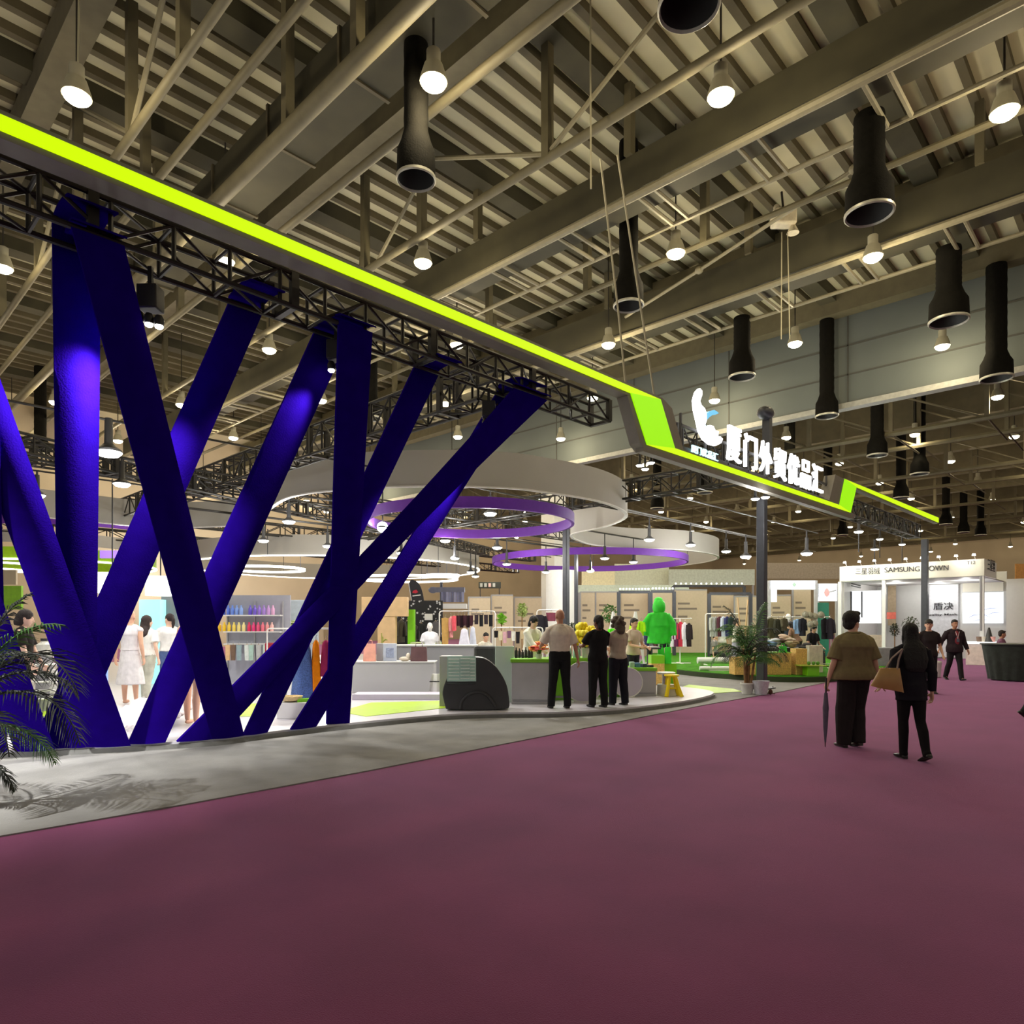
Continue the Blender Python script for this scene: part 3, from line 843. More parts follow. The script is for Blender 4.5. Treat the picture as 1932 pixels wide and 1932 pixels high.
# ================================================================== BOOTH PENDANTS
m_pend = mat('pendant_black', (38, 38, 40), 0.5, var=0)
m_pglow = emis('pendant_glow', (255, 254, 244), 9.0)
def make_pendant():
    t = thing('pendant_spotlight', 'x', 'pendant lamp', (0, 0, 0), group='black pendant spotlights over the booth')
    MB().tube([(0, 0, 0.42), (0, 0, 0.95)], 0.03, 6).build('stem', m_pend, t)
    MB().lathe([(0.05, 0.46), (0.055, 0.12), (0.09, 0.08), (0.165, 0.03), (0.17, 0.0)], (0, 0, 0), 18).build('housing', m_pend, t)
    MB().lathe([(0.165, 0.015), (0.165, -0.01), (0.12, -0.055), (0.01, -0.075)], (0, 0, 0), 18).build('lens', m_pglow, t)
    return t
pd0 = make_pendant()
pend = [(205, 853, 4.5, 'large', 'large glaring pendant right of the bright upright ribbon'),
 (230, 913, 4.5, '', 'pendant above the grey canopy between the two left ribbons'),
 (70, 934, 4.5, '', 'pendant at the left edge of the grey canopy'),
 (545, 984, 4.3, '', 'pendant in front of the rear lattice truss, beside the leaning ribbon'),
 (497, 1020, 4.3, '', 'pendant just left of the long leaning ribbon, below the canopy'),
 (618, 1030, 4.3, '', 'pendant below the rear grey hoop, left of the dark upright ribbon'),
 (840, 1020, 4.3, '', 'bright pendant right of the violet edged ribbon'),
 (858, 1053, 4.1, '', 'pendant hanging in front of the rear grey hoop, middle'),
 (757, 1043, 4.1, '', 'pendant between the flat ribbon and the violet edged ribbon'),
 (925, 969, 4.45, '', 'pendant inside the upper purple hoop'),
 (938, 1033, 4.2, '', 'pendant under the upper purple hoop, right of its middle'),
 (956, 1064, 4.0, '', 'pendant at the left end of the far purple hoop'),
 (888, 1079, 3.9, '', 'pendant right of the glowing hoop line'),
 (897, 1087, 3.8, '', 'pendant lowest beside the small white ring'),
 (1225, 1018, 4.3, '', 'left one of two pendants in front of the smaller canopy curve'),
 (1303, 1028, 4.3, '', 'right one of two pendants in front of the smaller canopy curve'),
 (1195, 1060, 4.1, '', 'pendant in the middle of the far purple hoop'),
 (1141, 1053, 4.1, '', 'yellowish pendant inside the far purple hoop'),
 (1370, 1040, 4.3, '', 'pendant right of the canopy end, beside the black post'),
 (1407, 1050, 4.2, 'large', 'glaring pendant left of the black fascia post'),
 (1425, 941, 4.55, '', 'left floodlight under the fascia at the black post'),
 (1444, 938, 4.55, '', 'right floodlight under the fascia at the black post'),
 (1522, 1044, 4.2, 'large', 'glaring pendant right of the black fascia post'),
 (1620, 1003, 6.0, 'large', 'bright pendant below the end of the lime zigzag'),
 (1660, 1017, 6.0, '', 'bright pendant between the lime end and the far post'),
 (1650, 1036, 6.0, 'large', 'glaring pendant above the white corner booth, left'),
 (1702, 1027, 6.0, '', 'glaring pendant above the white corner booth, beside the far post'),
 (1207, 878, 4.5, '', 'upper left bulb of the little lamp group under the zigzag'),
 (1228, 873, 4.5, '', 'upper right bulb of the little lamp group under the zigzag'),
 (1217, 885, 4.5, '', 'lower bulb of the little lamp group under the zigzag'),
 (1114, 1077, 3.9, '', 'pendant below the right part of the far purple hoop'),
 (1030, 1079, 3.9, '', 'pendant below the middle of the far purple hoop')]
first = True
for px, py, z, k, lab in pend:
    o = pd0 if first else copy_tree(pd0)
    first = False
    q = atZ(px, py, z)
    o.location = q
    d_ = CA * q.x + SA * q.y
    s_ = 1.0
    if k == 'large': s_ = 1.25
    if 'little lamp group' in lab: s_ = 0.42
    if 'floodlight' in lab: s_ = 0.6
    o.scale = (s_, s_, s_)
    o['label'] = 'black ' + lab if 'pendant' in lab and 'glar' not in lab else lab
for px, py, z in [(205, 853, 4.4), (545, 984, 4.2), (618, 1030, 4.2), (840, 1020, 4.2), (925, 969, 4.35), (938, 1033, 4.1), (1225, 1018, 4.2), (1303, 1028, 4.2), (1407, 1050, 4.1), (497, 1020, 4.2), (858, 1053, 4.0), (956, 1064, 3.9), (1522, 1044, 4.1), (1425, 941, 4.4), (1444, 938, 4.4), (1620, 1003, 5.8), (1650, 1036, 5.8)]:
    light('booth_light', 'POINT', atZ(px, py, z) - Vector((0, 0, 0.1)), BOOTH_W * (0.35 if py < 950 else 1.6 if px > 1400 else 1.0), WHITE, 0.12)
for q in [(1.5, 12.5), (4.5, 11.5), (7.5, 10.8), (10.5, 9.6), (4, 15), (9, 13.5), (13, 10.5)]:
    light('booth_light', 'SPOT', (q[0], q[1], 4.4), BOOTH_W * 2.2, WHITE, 0.12, (q[0], q[1], 0), 130, 0.5)
# thin lighting bars between the trusses, which the pendants hang from
bars = []
for ch in [o for o in COL.objects if o.name.startswith('pendant_spotlight')]:
    q = ch.location
    if any(w in ch['label'] for w in ('floodlight', 'lamp group')): continue
    top = 5.03
    st = [c for c in ch.children if c.name.startswith('stem')][0]
    c = MB().tube([(0, 0, 0.42), (0, 0, (top - q.z) / ch.scale[2])], 0.022, 6).mesh('stem')
    c.materials.append(m_pend)
    st.data = c
    if q.y < 7.7 or q.z > 5:
        for v in c.vertices:
            if v.co.z > 0.5: v.co.z = (DECK - 0.5 - q.z) / ch.scale[2]
        continue
    if any(abs(q.y - y) < 0.03 for y in bars): continue
    bars.append(q.y)
    xs_ = [-0.6, 7.8, 16.2, 27.0]
    x0_ = max([x for x in xs_ if x <= q.x] or [q.x - 0.5]); x1_ = min([x for x in xs_ if x >= q.x] or [q.x + 0.5])
    tag(MB().tube([(x0_, q.y, top + 0.02), (x1_, q.y, top + 0.02)], 0.022, 6).build('lighting_bar', m_truss, None, off=Vector((x0_, q.y, top))), 'thin black lighting bar spanning between two trusses over the booth', 'lighting bar', 'thin black lighting bars between the trusses')
# dazzling flood lamp facing the aisle
c = P(722, 995, 19.4)
t = thing('flood_lamp', 'dazzling round flood lamp facing the aisle between the ribbons', 'flood lamp', c, YAW)
MB().lathe([(0.10, 0.12), (0.17, 0.0), (0.17, -0.02)], (0, 0, 0), 20).build('housing', m_pend, t)
MB().ell((0, -0.05, 0), 0.15, 0.10, 0.15, 16, 10).build('lens', emis('flood_glow', (255, 252, 250), 60.0), t)
MB().tube([(0, 0, 0.1), (0, 0, 5.3 - c.z)], 0.02, 6).build('stem', m_pend, t)
# ================================================================== PEOPLE
def remesh(mb, name, vox, sm=3, disp=0.0, dscale=9.0, seed=0.0):
    me = mb.mesh('tmp')
    o = bpy.data.objects.new('tmp', me); COL.objects.link(o)
    r = o.modifiers.new('r', 'REMESH'); r.mode = 'VOXEL'; r.voxel_size = vox; r.use_smooth_shade = True
    if sm:
        s_ = o.modifiers.new('s', 'SMOOTH'); s_.iterations = sm; s_.factor = 0.5
    dgp = bpy.context.evaluated_depsgraph_get()
    out = bpy.data.meshes.new_from_object(o.evaluated_get(dgp))
    bpy.data.objects.remove(o); bpy.data.meshes.remove(me)
    out.name = name
    if disp:
        nn = [v.normal.copy() for v in out.vertices]
        for v, n_ in zip(out.vertices, nn):
            q = v.co
            k = noise.noise(Vector((q.x * dscale + seed, q.y * dscale, q.z * dscale * 0.55 + q.x * 4)))
            k += 0.5 * noise.noise(Vector((q.x * dscale * 2.3, q.y * dscale * 2.3 + seed, q.z * dscale * 1.2 - q.x * 9)))
            v.co = q + n_ * (k * disp)
    out.polygons.foreach_set('use_smooth', [True] * len(out.polygons))
    out.update()
    return out
def mesh_obj(me, name, m, parent):
    me.materials.clear(); me.materials.append(m)
    o = bpy.data.objects.new(name, me); COL.objects.link(o)
    o.parent = parent
    return o
V = Vector
def ik(a, c, l1, l2, hint):
    a, c = V(a), V(c)
    d = c - a
    L = min(d.length, (l1 + l2) * 0.995)
    u = d.normalized()
    c = a + u * L
    x = (l1 * l1 - l2 * l2 + L * L) / (2 * L)
    h = math.sqrt(max(0, l1 * l1 - x * x))
    hp = V(hint) - u * V(hint).dot(u)
    if hp.length < 1e-6: hp = V((0, 1, 0))
    return a + u * x + hp.normalized() * h, c
def hand(mb, w, dirv, side, curl=0.5, grip=False, k=1.0):
    """palm, four unequal bent fingers and a thumb from the side of the palm."""
    f = V(dirv).normalized()
    n_ = V((side, 0, 0)) - f * f.dot(V((side, 0, 0)))      # back of the hand looks outward
    if n_.length < 0.2: n_ = V((0, 1, 0)) - f * f.dot(V((0, 1, 0)))
    n_.normalize()
    ac = f.cross(n_).normalized()                           # across the palm
    if ac.y > 0: ac = -ac                                   # thumb side points forward
    w = V(w)
    mb.tube([w - f * 0.02, w + f * 0.02, w + f * 0.06, w + f * 0.095], [0.026 * k, 0.034 * k, 0.040 * k, 0.034 * k], 10, flat=0.5) if abs(n_.x) > 2 else None
    for j in range(4):                                      # palm as four side by side rays merged
        o = ac * (0.027 - 0.018 * j) * k
        mb.tube([w - f * 0.01, w + o * 0.8 + f * 0.03, w + o + f * (0.092 - 0.004 * abs(j - 1.3))], [0.016 * k, 0.0155 * k, 0.0125 * k], 7)
        ln = (0.070, 0.080, 0.074, 0.058)[j] * k
        kn = w + o + f * (0.092 - 0.004 * abs(j - 1.3)) * k
        pts, d, step = [kn], f, ln / 3
        for q in range(3):
            a = curl * (0.55 + 0.25 * q) * (1.0 + 0.1 * j)
            d = (d * math.cos(a) - n_ * math.sin(a)).normalized()
            pts.append(pts[-1] + d * step)
        sp = ac * (0.004 * (1.5 - j)) * k
        pts = [p + sp * i for i, p in enumerate(pts)]
        mb.tube(pts, [0.0098 * k, 0.0092 * k, 0.0085 * k, 0.0070 * k], 7)
    tb = w + ac * 0.030 * k + f * 0.025
    d = (f * 0.75 + ac * 0.65 - n_ * (0.25 + 0.5 * curl)).normalized()
    p1 = tb + d * 0.035 * k
    d2 = (d * 0.8 + f * 0.5 - n_ * 0.4 * curl).normalized()
    mb.tube([w + f * 0.015, tb, p1, p1 + d2 * 0.03 * k], [0.015 * k, 0.0135 * k, 0.0115 * k, 0.0085 * k], 7)
skins = {'east': (222, 176, 148), 'tan': (186, 136, 108), 'dark': (112, 74, 56), 'pale': (236, 196, 172), 'doll': (226, 178, 150), 'white': (232, 230, 226)}
def person(label, loc, rot, H=1.68, lean=0.0, legs=((0, 0, 0.05), (0, 0, 0.05)), aL=(0.27, -0.02, 0.82), aR=(-0.27, -0.02, 0.82),
           head=(0, 0), top=('tee', (200, 200, 200)), bot=('trousers', (30, 30, 34)), hair=('short', (26, 22, 20)), shoes=(24, 22, 22),
           skin='east', vox=0.011, girth=1.0, face=False, sit=None, name='person', cat='person', group=None, curl=0.5, hintL=(0.35, 0.8, -0.4), hintR=(-0.35, 0.8, -0.4), extra=None, detail=True, fold=0.006):
    s = H / 1.70
    t = thing(name, label, cat, loc, rot, group)
    # ---- legs
    hipz = 0.90
    J = {}
    def leg(a, kf, out, sd):
        hp = V((sd * 0.085, 0, 0))
        kn = hp + V((sd * out * 0.5, -math.sin(a), -math.cos(a))) * 0.42
        b = a - kf
        an = kn + V((sd * out * 0.5, -math.sin(b), -math.cos(b))) * 0.40
        return hp, kn, an, b
    Ls = [leg(*legs[0], 1), leg(*legs[1], -1)]
    low = min(l[2].z for l in Ls)
    pz = (0.085 - low) if sit is None else sit
    for l in Ls: pass
    Ls = [(l[0] + V((0, 0, pz)), l[1] + V((0, 0, pz)), l[2] + V((0, 0, pz)), l[3]) for l in Ls]
    def B(p):          # lean the upper body about the pelvis
        q = V(p) - V((0, 0, 0.92))
        c, s2 = math.cos(lean), math.sin(lean)
        return V((q.x, q.y * c - q.z * s2, q.y * s2 + q.z * c)) + V((0, 0, 0.92 - hipz + pz))
    sh = {1: B((0.175 * (0.9 + 0.1 * girth), 0.005, 1.362)), -1: B((-0.175 * (0.9 + 0.1 * girth), 0.005, 1.362))}
    arms = {}
    for sd, tg, hint in ((1, aL, hintL), (-1, aR, hintR)):
        tg = V(tg) + V((0, 0, pz - hipz))
        arms[sd] = ik(sh[sd], tg, 0.285, 0.255, hint)
    hc = B((0, -0.015, 1.585))
    Rh = Matrix.Rotation(head[0], 3, 'Z') @ Matrix.Rotation(head[1], 3, 'X')
    def HD(p): return hc + Rh @ V(p)
    secs = [(0.84, .150, .105, 0), (0.92, .165, .118, 0), (1.02, .140, .102, 0), (1.14, .145, .105, 0), (1.26, .165, .118, 0.01), (1.33, .166, .106, 0.01), (1.385, .128, .082, 0.01), (1.425, .076, .066, 0.008), (1.46, .058, .058, 0.005)]
    def torso(mb, z0, z1, grow, hem=0.0, gz=None):
        rings = []
        zs = [q[0] for q in secs]
        n = 14
        for i in range(n + 1):
            z = z0 + (z1 - z0) * i / n
            for j in range(len(secs) - 1):
                if z <= secs[j + 1][0] or j == len(secs) - 2: break
            a, b = secs[j], secs[j + 1]
            f = min(1.0, max(-0.6, (z - a[0]) / (b[0] - a[0])))
            rx = (a[1] + (b[1] - a[1]) * f) * girth + grow; ry = (a[2] + (b[2] - a[2]) * f) * (0.4 + 0.6 * girth) + grow
            if hem and z < 1.1: rx += hem * (1.1 - z) / 0.3; ry += hem * 0.7 * (1.1 - z) / 0.3
            rings.append([B((rx * math.cos(2 * PI * k / 20), a[3] + ry * math.sin(2 * PI * k / 20), z)) for k in range(20)])
        mb.loft(rings)
    # ---- body (one skin)
    mb = MB()
    torso(mb, 0.84, 1.445, -0.004)
    mb.ell(V((0, 0, pz - 0.01)), 0.15 * girth, 0.11, 0.10)
    for hp, kn, an, b in Ls:
        mb.tube([hp, hp.lerp(kn, 0.35), kn, kn.lerp(an, 0.3) + V((0, 0.012, 0)), an], [0.082 * girth, 0.075, 0.052, 0.054, 0.034], 12)
        mb.ell(kn, 0.053, 0.053, 0.055)
        if shoes: mb.ell(an + V((0, -0.03, -0.03)), 0.030, 0.045, 0.030)
        else: mb.ell(an + V((0, -0.05, -0.04)), 0.038, 0.10, 0.035)
    for sd in (1, -1):
        el, wr = arms[sd]
        mb.ell(sh[sd], 0.054, 0.052, 0.054)
        mb.tube([B((sd * 0.045, 0.01, 1.43)), B((sd * 0.11, 0.01, 1.385)), sh[sd]], [0.040, 0.042, 0.046], 10)
        mb.tube([sh[sd], sh[sd].lerp(el, 0.4), el, el.lerp(wr, 0.25), wr], [0.052, 0.047, 0.037, 0.038, 0.024], 10)
        if detail: hand(mb, wr, wr - el, sd, curl, k=1.0)
        else: mb.tube([wr, wr + (wr - el).normalized() * 0.09, wr + (wr - el).normalized() * 0.16], [0.024, 0.035, 0.016], 8, flat=0.6)
    mb.tube([B((0, 0.012, 1.40)), B((0, 0.005, 1.46)), HD((0, 0.012, -0.06))], [0.062, 0.054, 0.052], 12)
    Rm = Rh
    mb.ell(HD((0, 0.012, 0.035)), 0.076, 0.094, 0.092, 16, 12, Rm)
    mb.ell(HD((0, -0.012, -0.03)), 0.064, 0.078, 0.088, 16, 12, Rm)
    mb.ell(HD((0, -0.050, -0.088)), 0.034, 0.034, 0.030, 10, 8, Rm)
    mb.tube([HD((0, -0.086, 0.018)), HD((0, -0.100, -0.010)), HD((0, -0.108, -0.030)), HD((0, -0.088, -0.042))], [0.009, 0.011, 0.014, 0.010], 8)
    for sd in (1, -1):
        mb.ell(HD((sd * 0.078, 0.012, -0.008)), 0.010, 0.020, 0.032, 8, 8, Rm)
        mb.ell(HD((sd * 0.030, -0.080, 0.026)), 0.022, 0.010, 0.008, 8, 6, Rm)
    mb.ell(HD((0, -0.086, -0.062)), 0.022, 0.010, 0.009, 8, 6, Rm)
    for v in mb.v: v *= s
    mesh_obj(remesh(mb, 'body', vox, 2), 'body', mat('skin_' + skin, skins[skin], 0.5, var=0.05, spec=0.35), t)
    if face:
        e = MB()
        for sd in (1, -1):
            e = MB().ell(HD((sd * 0.030, -0.0865, 0.008)) * s, 0.012 * s, 0.006 * s, 0.006 * s, 10, 8, Rm)
            e.build('eye', mat('eye_dark', (30, 24, 22), 0.3, var=0), t)
        MB().ell(HD((0, -0.0945, -0.062)) * s, 0.020 * s, 0.005 * s, 0.006 * s, 10, 6, Rm).build('lips', mat('lips', (168, 92, 84), 0.5, var=0), t)
    # ---- trousers / leggings / shorts / skirt
    def scale_(mb):
        for v in mb.v: v *= s
        return mb
    bk, bc = bot[0], bot[1]
    wf = bot[2] if len(bot) > 2 else 1.0
    bm_ = mat('cloth_%02x%02x%02x' % bc, bc, 0.9, var=0.10, scale=14, bump=0.1, bscale=120, spec=0.2)
    if bk:
        mb = MB()
        torso(mb, 0.84, 1.03, 0.012)
        mb.ell(V((0, 0, pz + 0.0)), 0.165 * girth, 0.128, 0.12)
        for hp, kn, an, b in Ls:
            if bk == 'leggings': r = [0.094, 0.086, 0.060, 0.062, 0.046]; end = 1.0
            elif bk == 'wide': r = [0.115, 0.118, 0.112, 0.106, 0.085]; end = 1.0
            elif bk == 'shorts': r = [0.100, 0.098, 0.09, 0.08, 0.08]; end = None
            else: r = [0.100 * wf, 0.094 * wf, 0.074 * wf, 0.070 * wf, 0.062 * wf]; end = 1.0
            if bk == 'skirt': continue
            if end is None:
                mb.tube([hp + V((0, 0, 0.02)), hp.lerp(kn, 0.35), hp.lerp(kn, 0.62)], r[:3], 14)
            else:
                mb.tube([hp + V((0, 0, 0.02)), hp.lerp(kn, 0.4), kn, kn.lerp(an, 0.35) + V((0, 0.008, 0)), an + V((0, 0.004, -0.045))], r, 14)
                mb.ell(an + V((0, 0.01, -0.02)), 0.05, 0.055, 0.055)
        if bk == 'skirt':
            rings = []
            for i in range(10):
                f = i / 9
                z = 0.98 - f * 0.62
                rr = 0.155 + 0.10 * f
                rings.append([V((rr * math.cos(2 * PI * k / 24) * (1 + 0.04 * math.sin(k * 2.1) * f), rr * 0.8 * math.sin(2 * PI * k / 24) * (1 + 0.04 * math.cos(k * 2.7) * f), z + pz - hipz)) for k in range(24)])
            mb.loft(rings)
        mesh_obj(remesh(scale_(mb), 'trousers', vox, 2, fold * (1.2 if bk not in ('leggings',) else 0.5), 8.0, H), {'leggings': 'leggings', 'shorts': 'shorts', 'skirt': 'skirt'}.get(bk, 'trousers'), bm_, t)
    # ---- top
    tk, tcol = top[0], top[1]
    if tk:
        tm = mat('cloth_%02x%02x%02x' % tcol, tcol, 0.9, var=0.08, scale=14, bump=0.1, bscale=120, spec=0.2)
        mb = MB()
        loose = {'tee': 0.022, 'shirt': 0.026, 'jacket': 0.036, 'loose': 0.045, 'sleeveless': 0.018, 'long': 0.022}[tk]
        hem = {'tee': 0.02, 'shirt': 0.0, 'jacket': 0.03, 'loose': 0.06, 'sleeveless': 0.01, 'long': 0.02}[tk]
        z0 = {'tee': 0.86, 'shirt': 0.99, 'jacket': 0.80, 'loose': 0.83, 'sleeveless': 0.98, 'long': 0.78}[tk]
        if len(top) > 2: z0 = top[2]
        torso(mb, z0, 1.435, loose, hem)
        for sd in (1, -1):
            el, wr = arms[sd]
            mb.ell(sh[sd] + V((0, 0, -0.012)), 0.056 + loose * 0.45, 0.056 + loose * 0.5, 0.056 + loose * 0.2)
            mb.tube([B((sd * 0.05, 0.01, 1.425)), B((sd * 0.11, 0.01, 1.395)), sh[sd] + V((0, 0, 0.0))], [0.042 + loose * .3, 0.046 + loose * .3, 0.050 + loose * .3], 12)
            if tk in ('jacket', 'long'):
                mb.tube([sh[sd], sh[sd].lerp(el, 0.5), el, el.lerp(wr, 0.5), wr + (el - wr) * 0.08], [0.060 + loose * .6, 0.056 + loose * .5, 0.050 + loose * .4, 0.046 + loose * .4, 0.040 + loose * .3], 12)
                mb.ell(el, 0.05 + loose * .4, 0.05 + loose * .4, 0.05 + loose * .4)
            elif tk != 'sleeveless':
                f = 0.92 if tk in ('shirt', 'loose') else 0.72
                mb.tube([sh[sd], sh[sd].lerp(el, 0.5), sh[sd].lerp(el, f)], [0.052 + loose * .5, 0.058 + loose * .7, 0.060 + loose * .9], 14)
        top_o = mesh_obj(remesh(scale_(mb), 'top', vox, 2, fold, 9.0, H * 3), {'jacket': 'jacket', 'loose': 'shirt', 'shirt': 'shirt', 'long': 'blouse'}.get(tk, 't_shirt'), tm, t)
        if tk in ('shirt', 'jacket', 'loose'):
            mb = MB()
            mb.tube([B((0.068 * math.cos(a), 0.006 + 0.068 * math.sin(a), 1.437 + 0.012 * math.sin(a))) * s for a in [2 * PI * k / 16 for k in range(16)]], 0.016 * s, 8, closed=True)
            mb.build('collar', tm, top_o)
    # ---- shoes
    if shoes:
        sm_ = mat('shoe_%02x%02x%02x' % shoes, shoes, 0.5, var=0.05)
        for (hp, kn, an, b) in Ls:
            pitch = max(-0.9, min(0.9, b * 0.9)) if sit is None else 0
            R = Matrix.Rotation(-pitch, 3, 'X')
            an = an
            mb = MB()
            def fp(p): return an + R @ V(p)
            rings = []
            for (y, w_, h_, zb) in [(0.065, .026, .03, -.078), (0.05, .036, .055, -.082), (0.0, .038, .075, -.083), (-0.06, .042, .055, -.083), (-0.12, .047, .040, -.083), (-0.165, .040, .030, -.081), (-0.19, .018, .018, -.076)]:
                rings.append([fp((w_ * math.cos(2 * PI * k / 14), y, zb + h_ * 0.5 + h_ * 0.5 * math.sin(2 * PI * k / 14))) * s for k in range(14)])
            mb.loft(rings)
            so = mb.build('shoe', sm_, t, ang=80)
            if vox < 0.0115:
                sb = MB()
                sb.loft([[fp((w_ * 1.05 * math.cos(2 * PI * k / 14), y * 1.02, zb + 0.006 + 0.007 * math.sin(2 * PI * k / 14))) * s for k in range(14)] for (y, w_, h_, zb) in [(0.065, .026, .03, -.083), (0.0, .038, .075, -.083), (-0.06, .042, .055, -.083), (-0.12, .047, .040, -.083), (-0.19, .020, .018, -.080)]])
                sb.build('sole', mat('shoe_sole', (60, 56, 54), 0.7, var=0), so)
    # ---- hair
    hk, hcol = hair
    if hk:
        hm = mat('hair_%02x%02x%02x' % hcol, hcol, 0.75, var=0.2, scale=30, bump=0.5, bscale=90)
        mb = MB()
        if hk == 'short':
            mb.ell(HD((0, 0.024, 0.050)), 0.083, 0.098, 0.090, 16, 12, Rm)
            mb.ell(HD((0, 0.062, -0.010)), 0.070, 0.050, 0.070, 12, 10, Rm)
            mb.ell(HD((0, -0.045, 0.098)), 0.055, 0.05, 0.028, 12, 8, Rm)
        elif hk == 'fluffy':
            mb.ell(HD((0, 0.022, 0.050)), 0.100, 0.112, 0.104, 16, 12, Rm)
            mb.ell(HD((0, 0.065, -0.015)), 0.086, 0.058, 0.080, 12, 10, Rm)
            mb.ell(HD((0, -0.060, 0.110)), 0.065, 0.055, 0.036, 12, 8, Rm)
        elif hk == 'crop':
            mb.ell(HD((0, 0.028, 0.044)), 0.080, 0.090, 0.087, 16, 12, Rm)
            mb.ell(HD((0, 0.06, -0.005)), 0.062, 0.045, 0.06, 12, 10, Rm)
        elif hk in ('long', 'longer'):
            mb.ell(HD((0, 0.018, 0.042)), 0.090, 0.104, 0.096, 16, 12, Rm)
            dn = 1.27 if hk == 'long' else 1.10
            g2 = 1.0 if hk == 'long' else 1.45
            hr = [(HD((0, 0.045, 0.03)), .085, .062), (HD((0, 0.065, -0.08)), .092, .058), (B((0, 0.095, 1.40)), .098 * g2, .052), (B((0, 0.125, (1.40 + dn) / 2)), .104 * g2, .050), (B((0, 0.125, dn + 0.05)), .092 * g2, .042), (B((0, 0.12, dn)), .060 * g2, .028)]
            mb.loft([[c + V((a * math.cos(2 * PI * k / 18), b * math.sin(2 * PI * k / 18), 0)) for k in range(18)] for c, a, b in hr])
            for sd in (1, -1): mb.tube([HD((sd * 0.074, 0.015, 0.03)), HD((sd * 0.084, 0.02, -0.08)), B((sd * 0.09, 0.05, 1.38))], [0.022, 0.024, 0.016], 8)
        elif hk == 'bob':
            mb.ell(HD((0, 0.018, 0.040)), 0.091, 0.104, 0.098, 16, 12, Rm)
            mb.tube([HD((0, 0.05, 0.02)), HD((0, 0.062, -0.08)), HD((0, 0.06, -0.13))], [0.088, 0.086, 0.070], 16, flat=0.65)
        elif hk == 'tail':
            mb.ell(HD((0, 0.022, 0.044)), 0.082, 0.098, 0.092, 16, 12, Rm)
            mb.tube([HD((0, 0.105, 0.05)), HD((0, 0.135, 0.0)), HD((0, 0.125, -0.10)), HD((0, 0.105, -0.19))], [0.028, 0.036, 0.032, 0.012], 10)
        elif hk == 'curly':
            rr = random.Random(3)
            for k in range(46):
                a, b2 = rr.uniform(0, 2 * PI), rr.uniform(-0.5, 1.4)
                q = V((math.cos(a) * math.cos(b2) * 0.125, math.sin(a) * math.cos(b2) * 0.12 + 0.03, math.sin(b2) * 0.12 + 0.01))
                if q.y < -0.05 and q.z < 0.06: continue
                mb.ell(HD(q), 0.040, 0.040, 0.040, 8, 6)
            mb.ell(HD((0, 0.03, 0.02)), 0.11, 0.11, 0.12, 14, 10, Rm)
            mb.loft([[HD((a * math.cos(2 * PI * k / 16), y + b * math.sin(2 * PI * k / 16), z)) for k in range(16)] for z, y, a, b in [(0.0, .05, .11, .08), (-.10, .07, .12, .075), (-.18, .075, .09, .06), (-.23, .07, .045, .04)]])
        elif hk == 'cap':
            mb.ell(HD((0, 0.010, 0.060)), 0.086, 0.102, 0.080, 16, 12, Rm)
            mb.ell(HD((0, -0.115, 0.055)), 0.070, 0.060, 0.012, 14, 8, Rm)
        mesh_obj(remesh(scale_(mb), 'hair', min(vox, 0.010), 2, 0.004 if hk != 'cap' else 0, 40), 'cap' if hk == 'cap' else 'hair', hm, t)
    if extra: extra(t, s, B, HD, arms, Ls)
    return t, arms, s
AWAY, FRONT = YAW + PI, YAW

# two walkers in the aisle
d = 8.7
wl, arms_, s_ = person('person in a loose olive brown shirt and wide dark trousers walking away with an umbrella', G(1611, d), AWAY + 0.05, 1.69, 0.03,
    legs=((0.05, 0.05, 0.10), (0.22, 0.42, -0.06)), aL=(0.335, -0.03, 0.80), aR=(-0.315, 0.02, 0.80), head=(-1.2, -0.02), top=('loose', (128, 116, 84), 0.86),
    bot=('wide', (42, 38, 38)), hair=('fluffy', (30, 27, 25)), shoes=(44, 30, 30), vox=0.0075, girth=1.28, face=True, curl=0.8)
def hair_extra(t, s, B, HD, arms, Ls): pass
ww, armsw, sw = person('person with long black hair, black top and leggings walking away with a tan shoulder bag', G(1719, 7.95), AWAY - 0.02, 1.55, 0.04,
    legs=((0.08, 0.06, -0.02), (-0.20, 0.22, -0.08)), aL=(0.27, -0.10, 0.95), aR=(-0.26, 0.00, 0.84), head=(0, 0.0), top=('long', (30, 29, 36), 0.74),
    bot=('leggings', (22, 20, 22)), hair=('longer', (16, 15, 17)), shoes=(22, 18, 18), vox=0.0075, girth=1.02, curl=0.5)
# umbrella in the walker's left hand
h_ = dr(d, M(1558.5 - CX_PX, d), zy(1292, d))
tp = dr(d - 0.05, M(1553.5 - CX_PX, d), zy(1408, d))
t = thing('folded_umbrella', 'folded grey violet umbrella pointing down in the hand of the olive shirted walker', 'umbrella', tp, world=True)
u = (tp - h_).normalized()
MB().tube([h_ + u * 0.10, h_ + u * 0.22, h_ + u * 0.30, h_ + u * 0.33, h_ + u * 0.55, tp - u * 0.06], [0.02, 0.030, 0.038, 0.034, 0.026, 0.010], 12).build('folded_canopy', mat('umbrella_cloth', (92, 84, 104), 0.7, var=0.2, scale=20), t)
MB().tube([tp - u * 0.07, tp], [0.008, 0.005], 8).build('tip', mat('umbrella_tip', (70, 40, 44), 0.4, 0.2), t)
MB().tube([h_ - u * 0.09, h_ + u * 0.12], 0.011, 8).build('handle', mat('umbrella_handle', (24, 20, 20), 0.4), t)
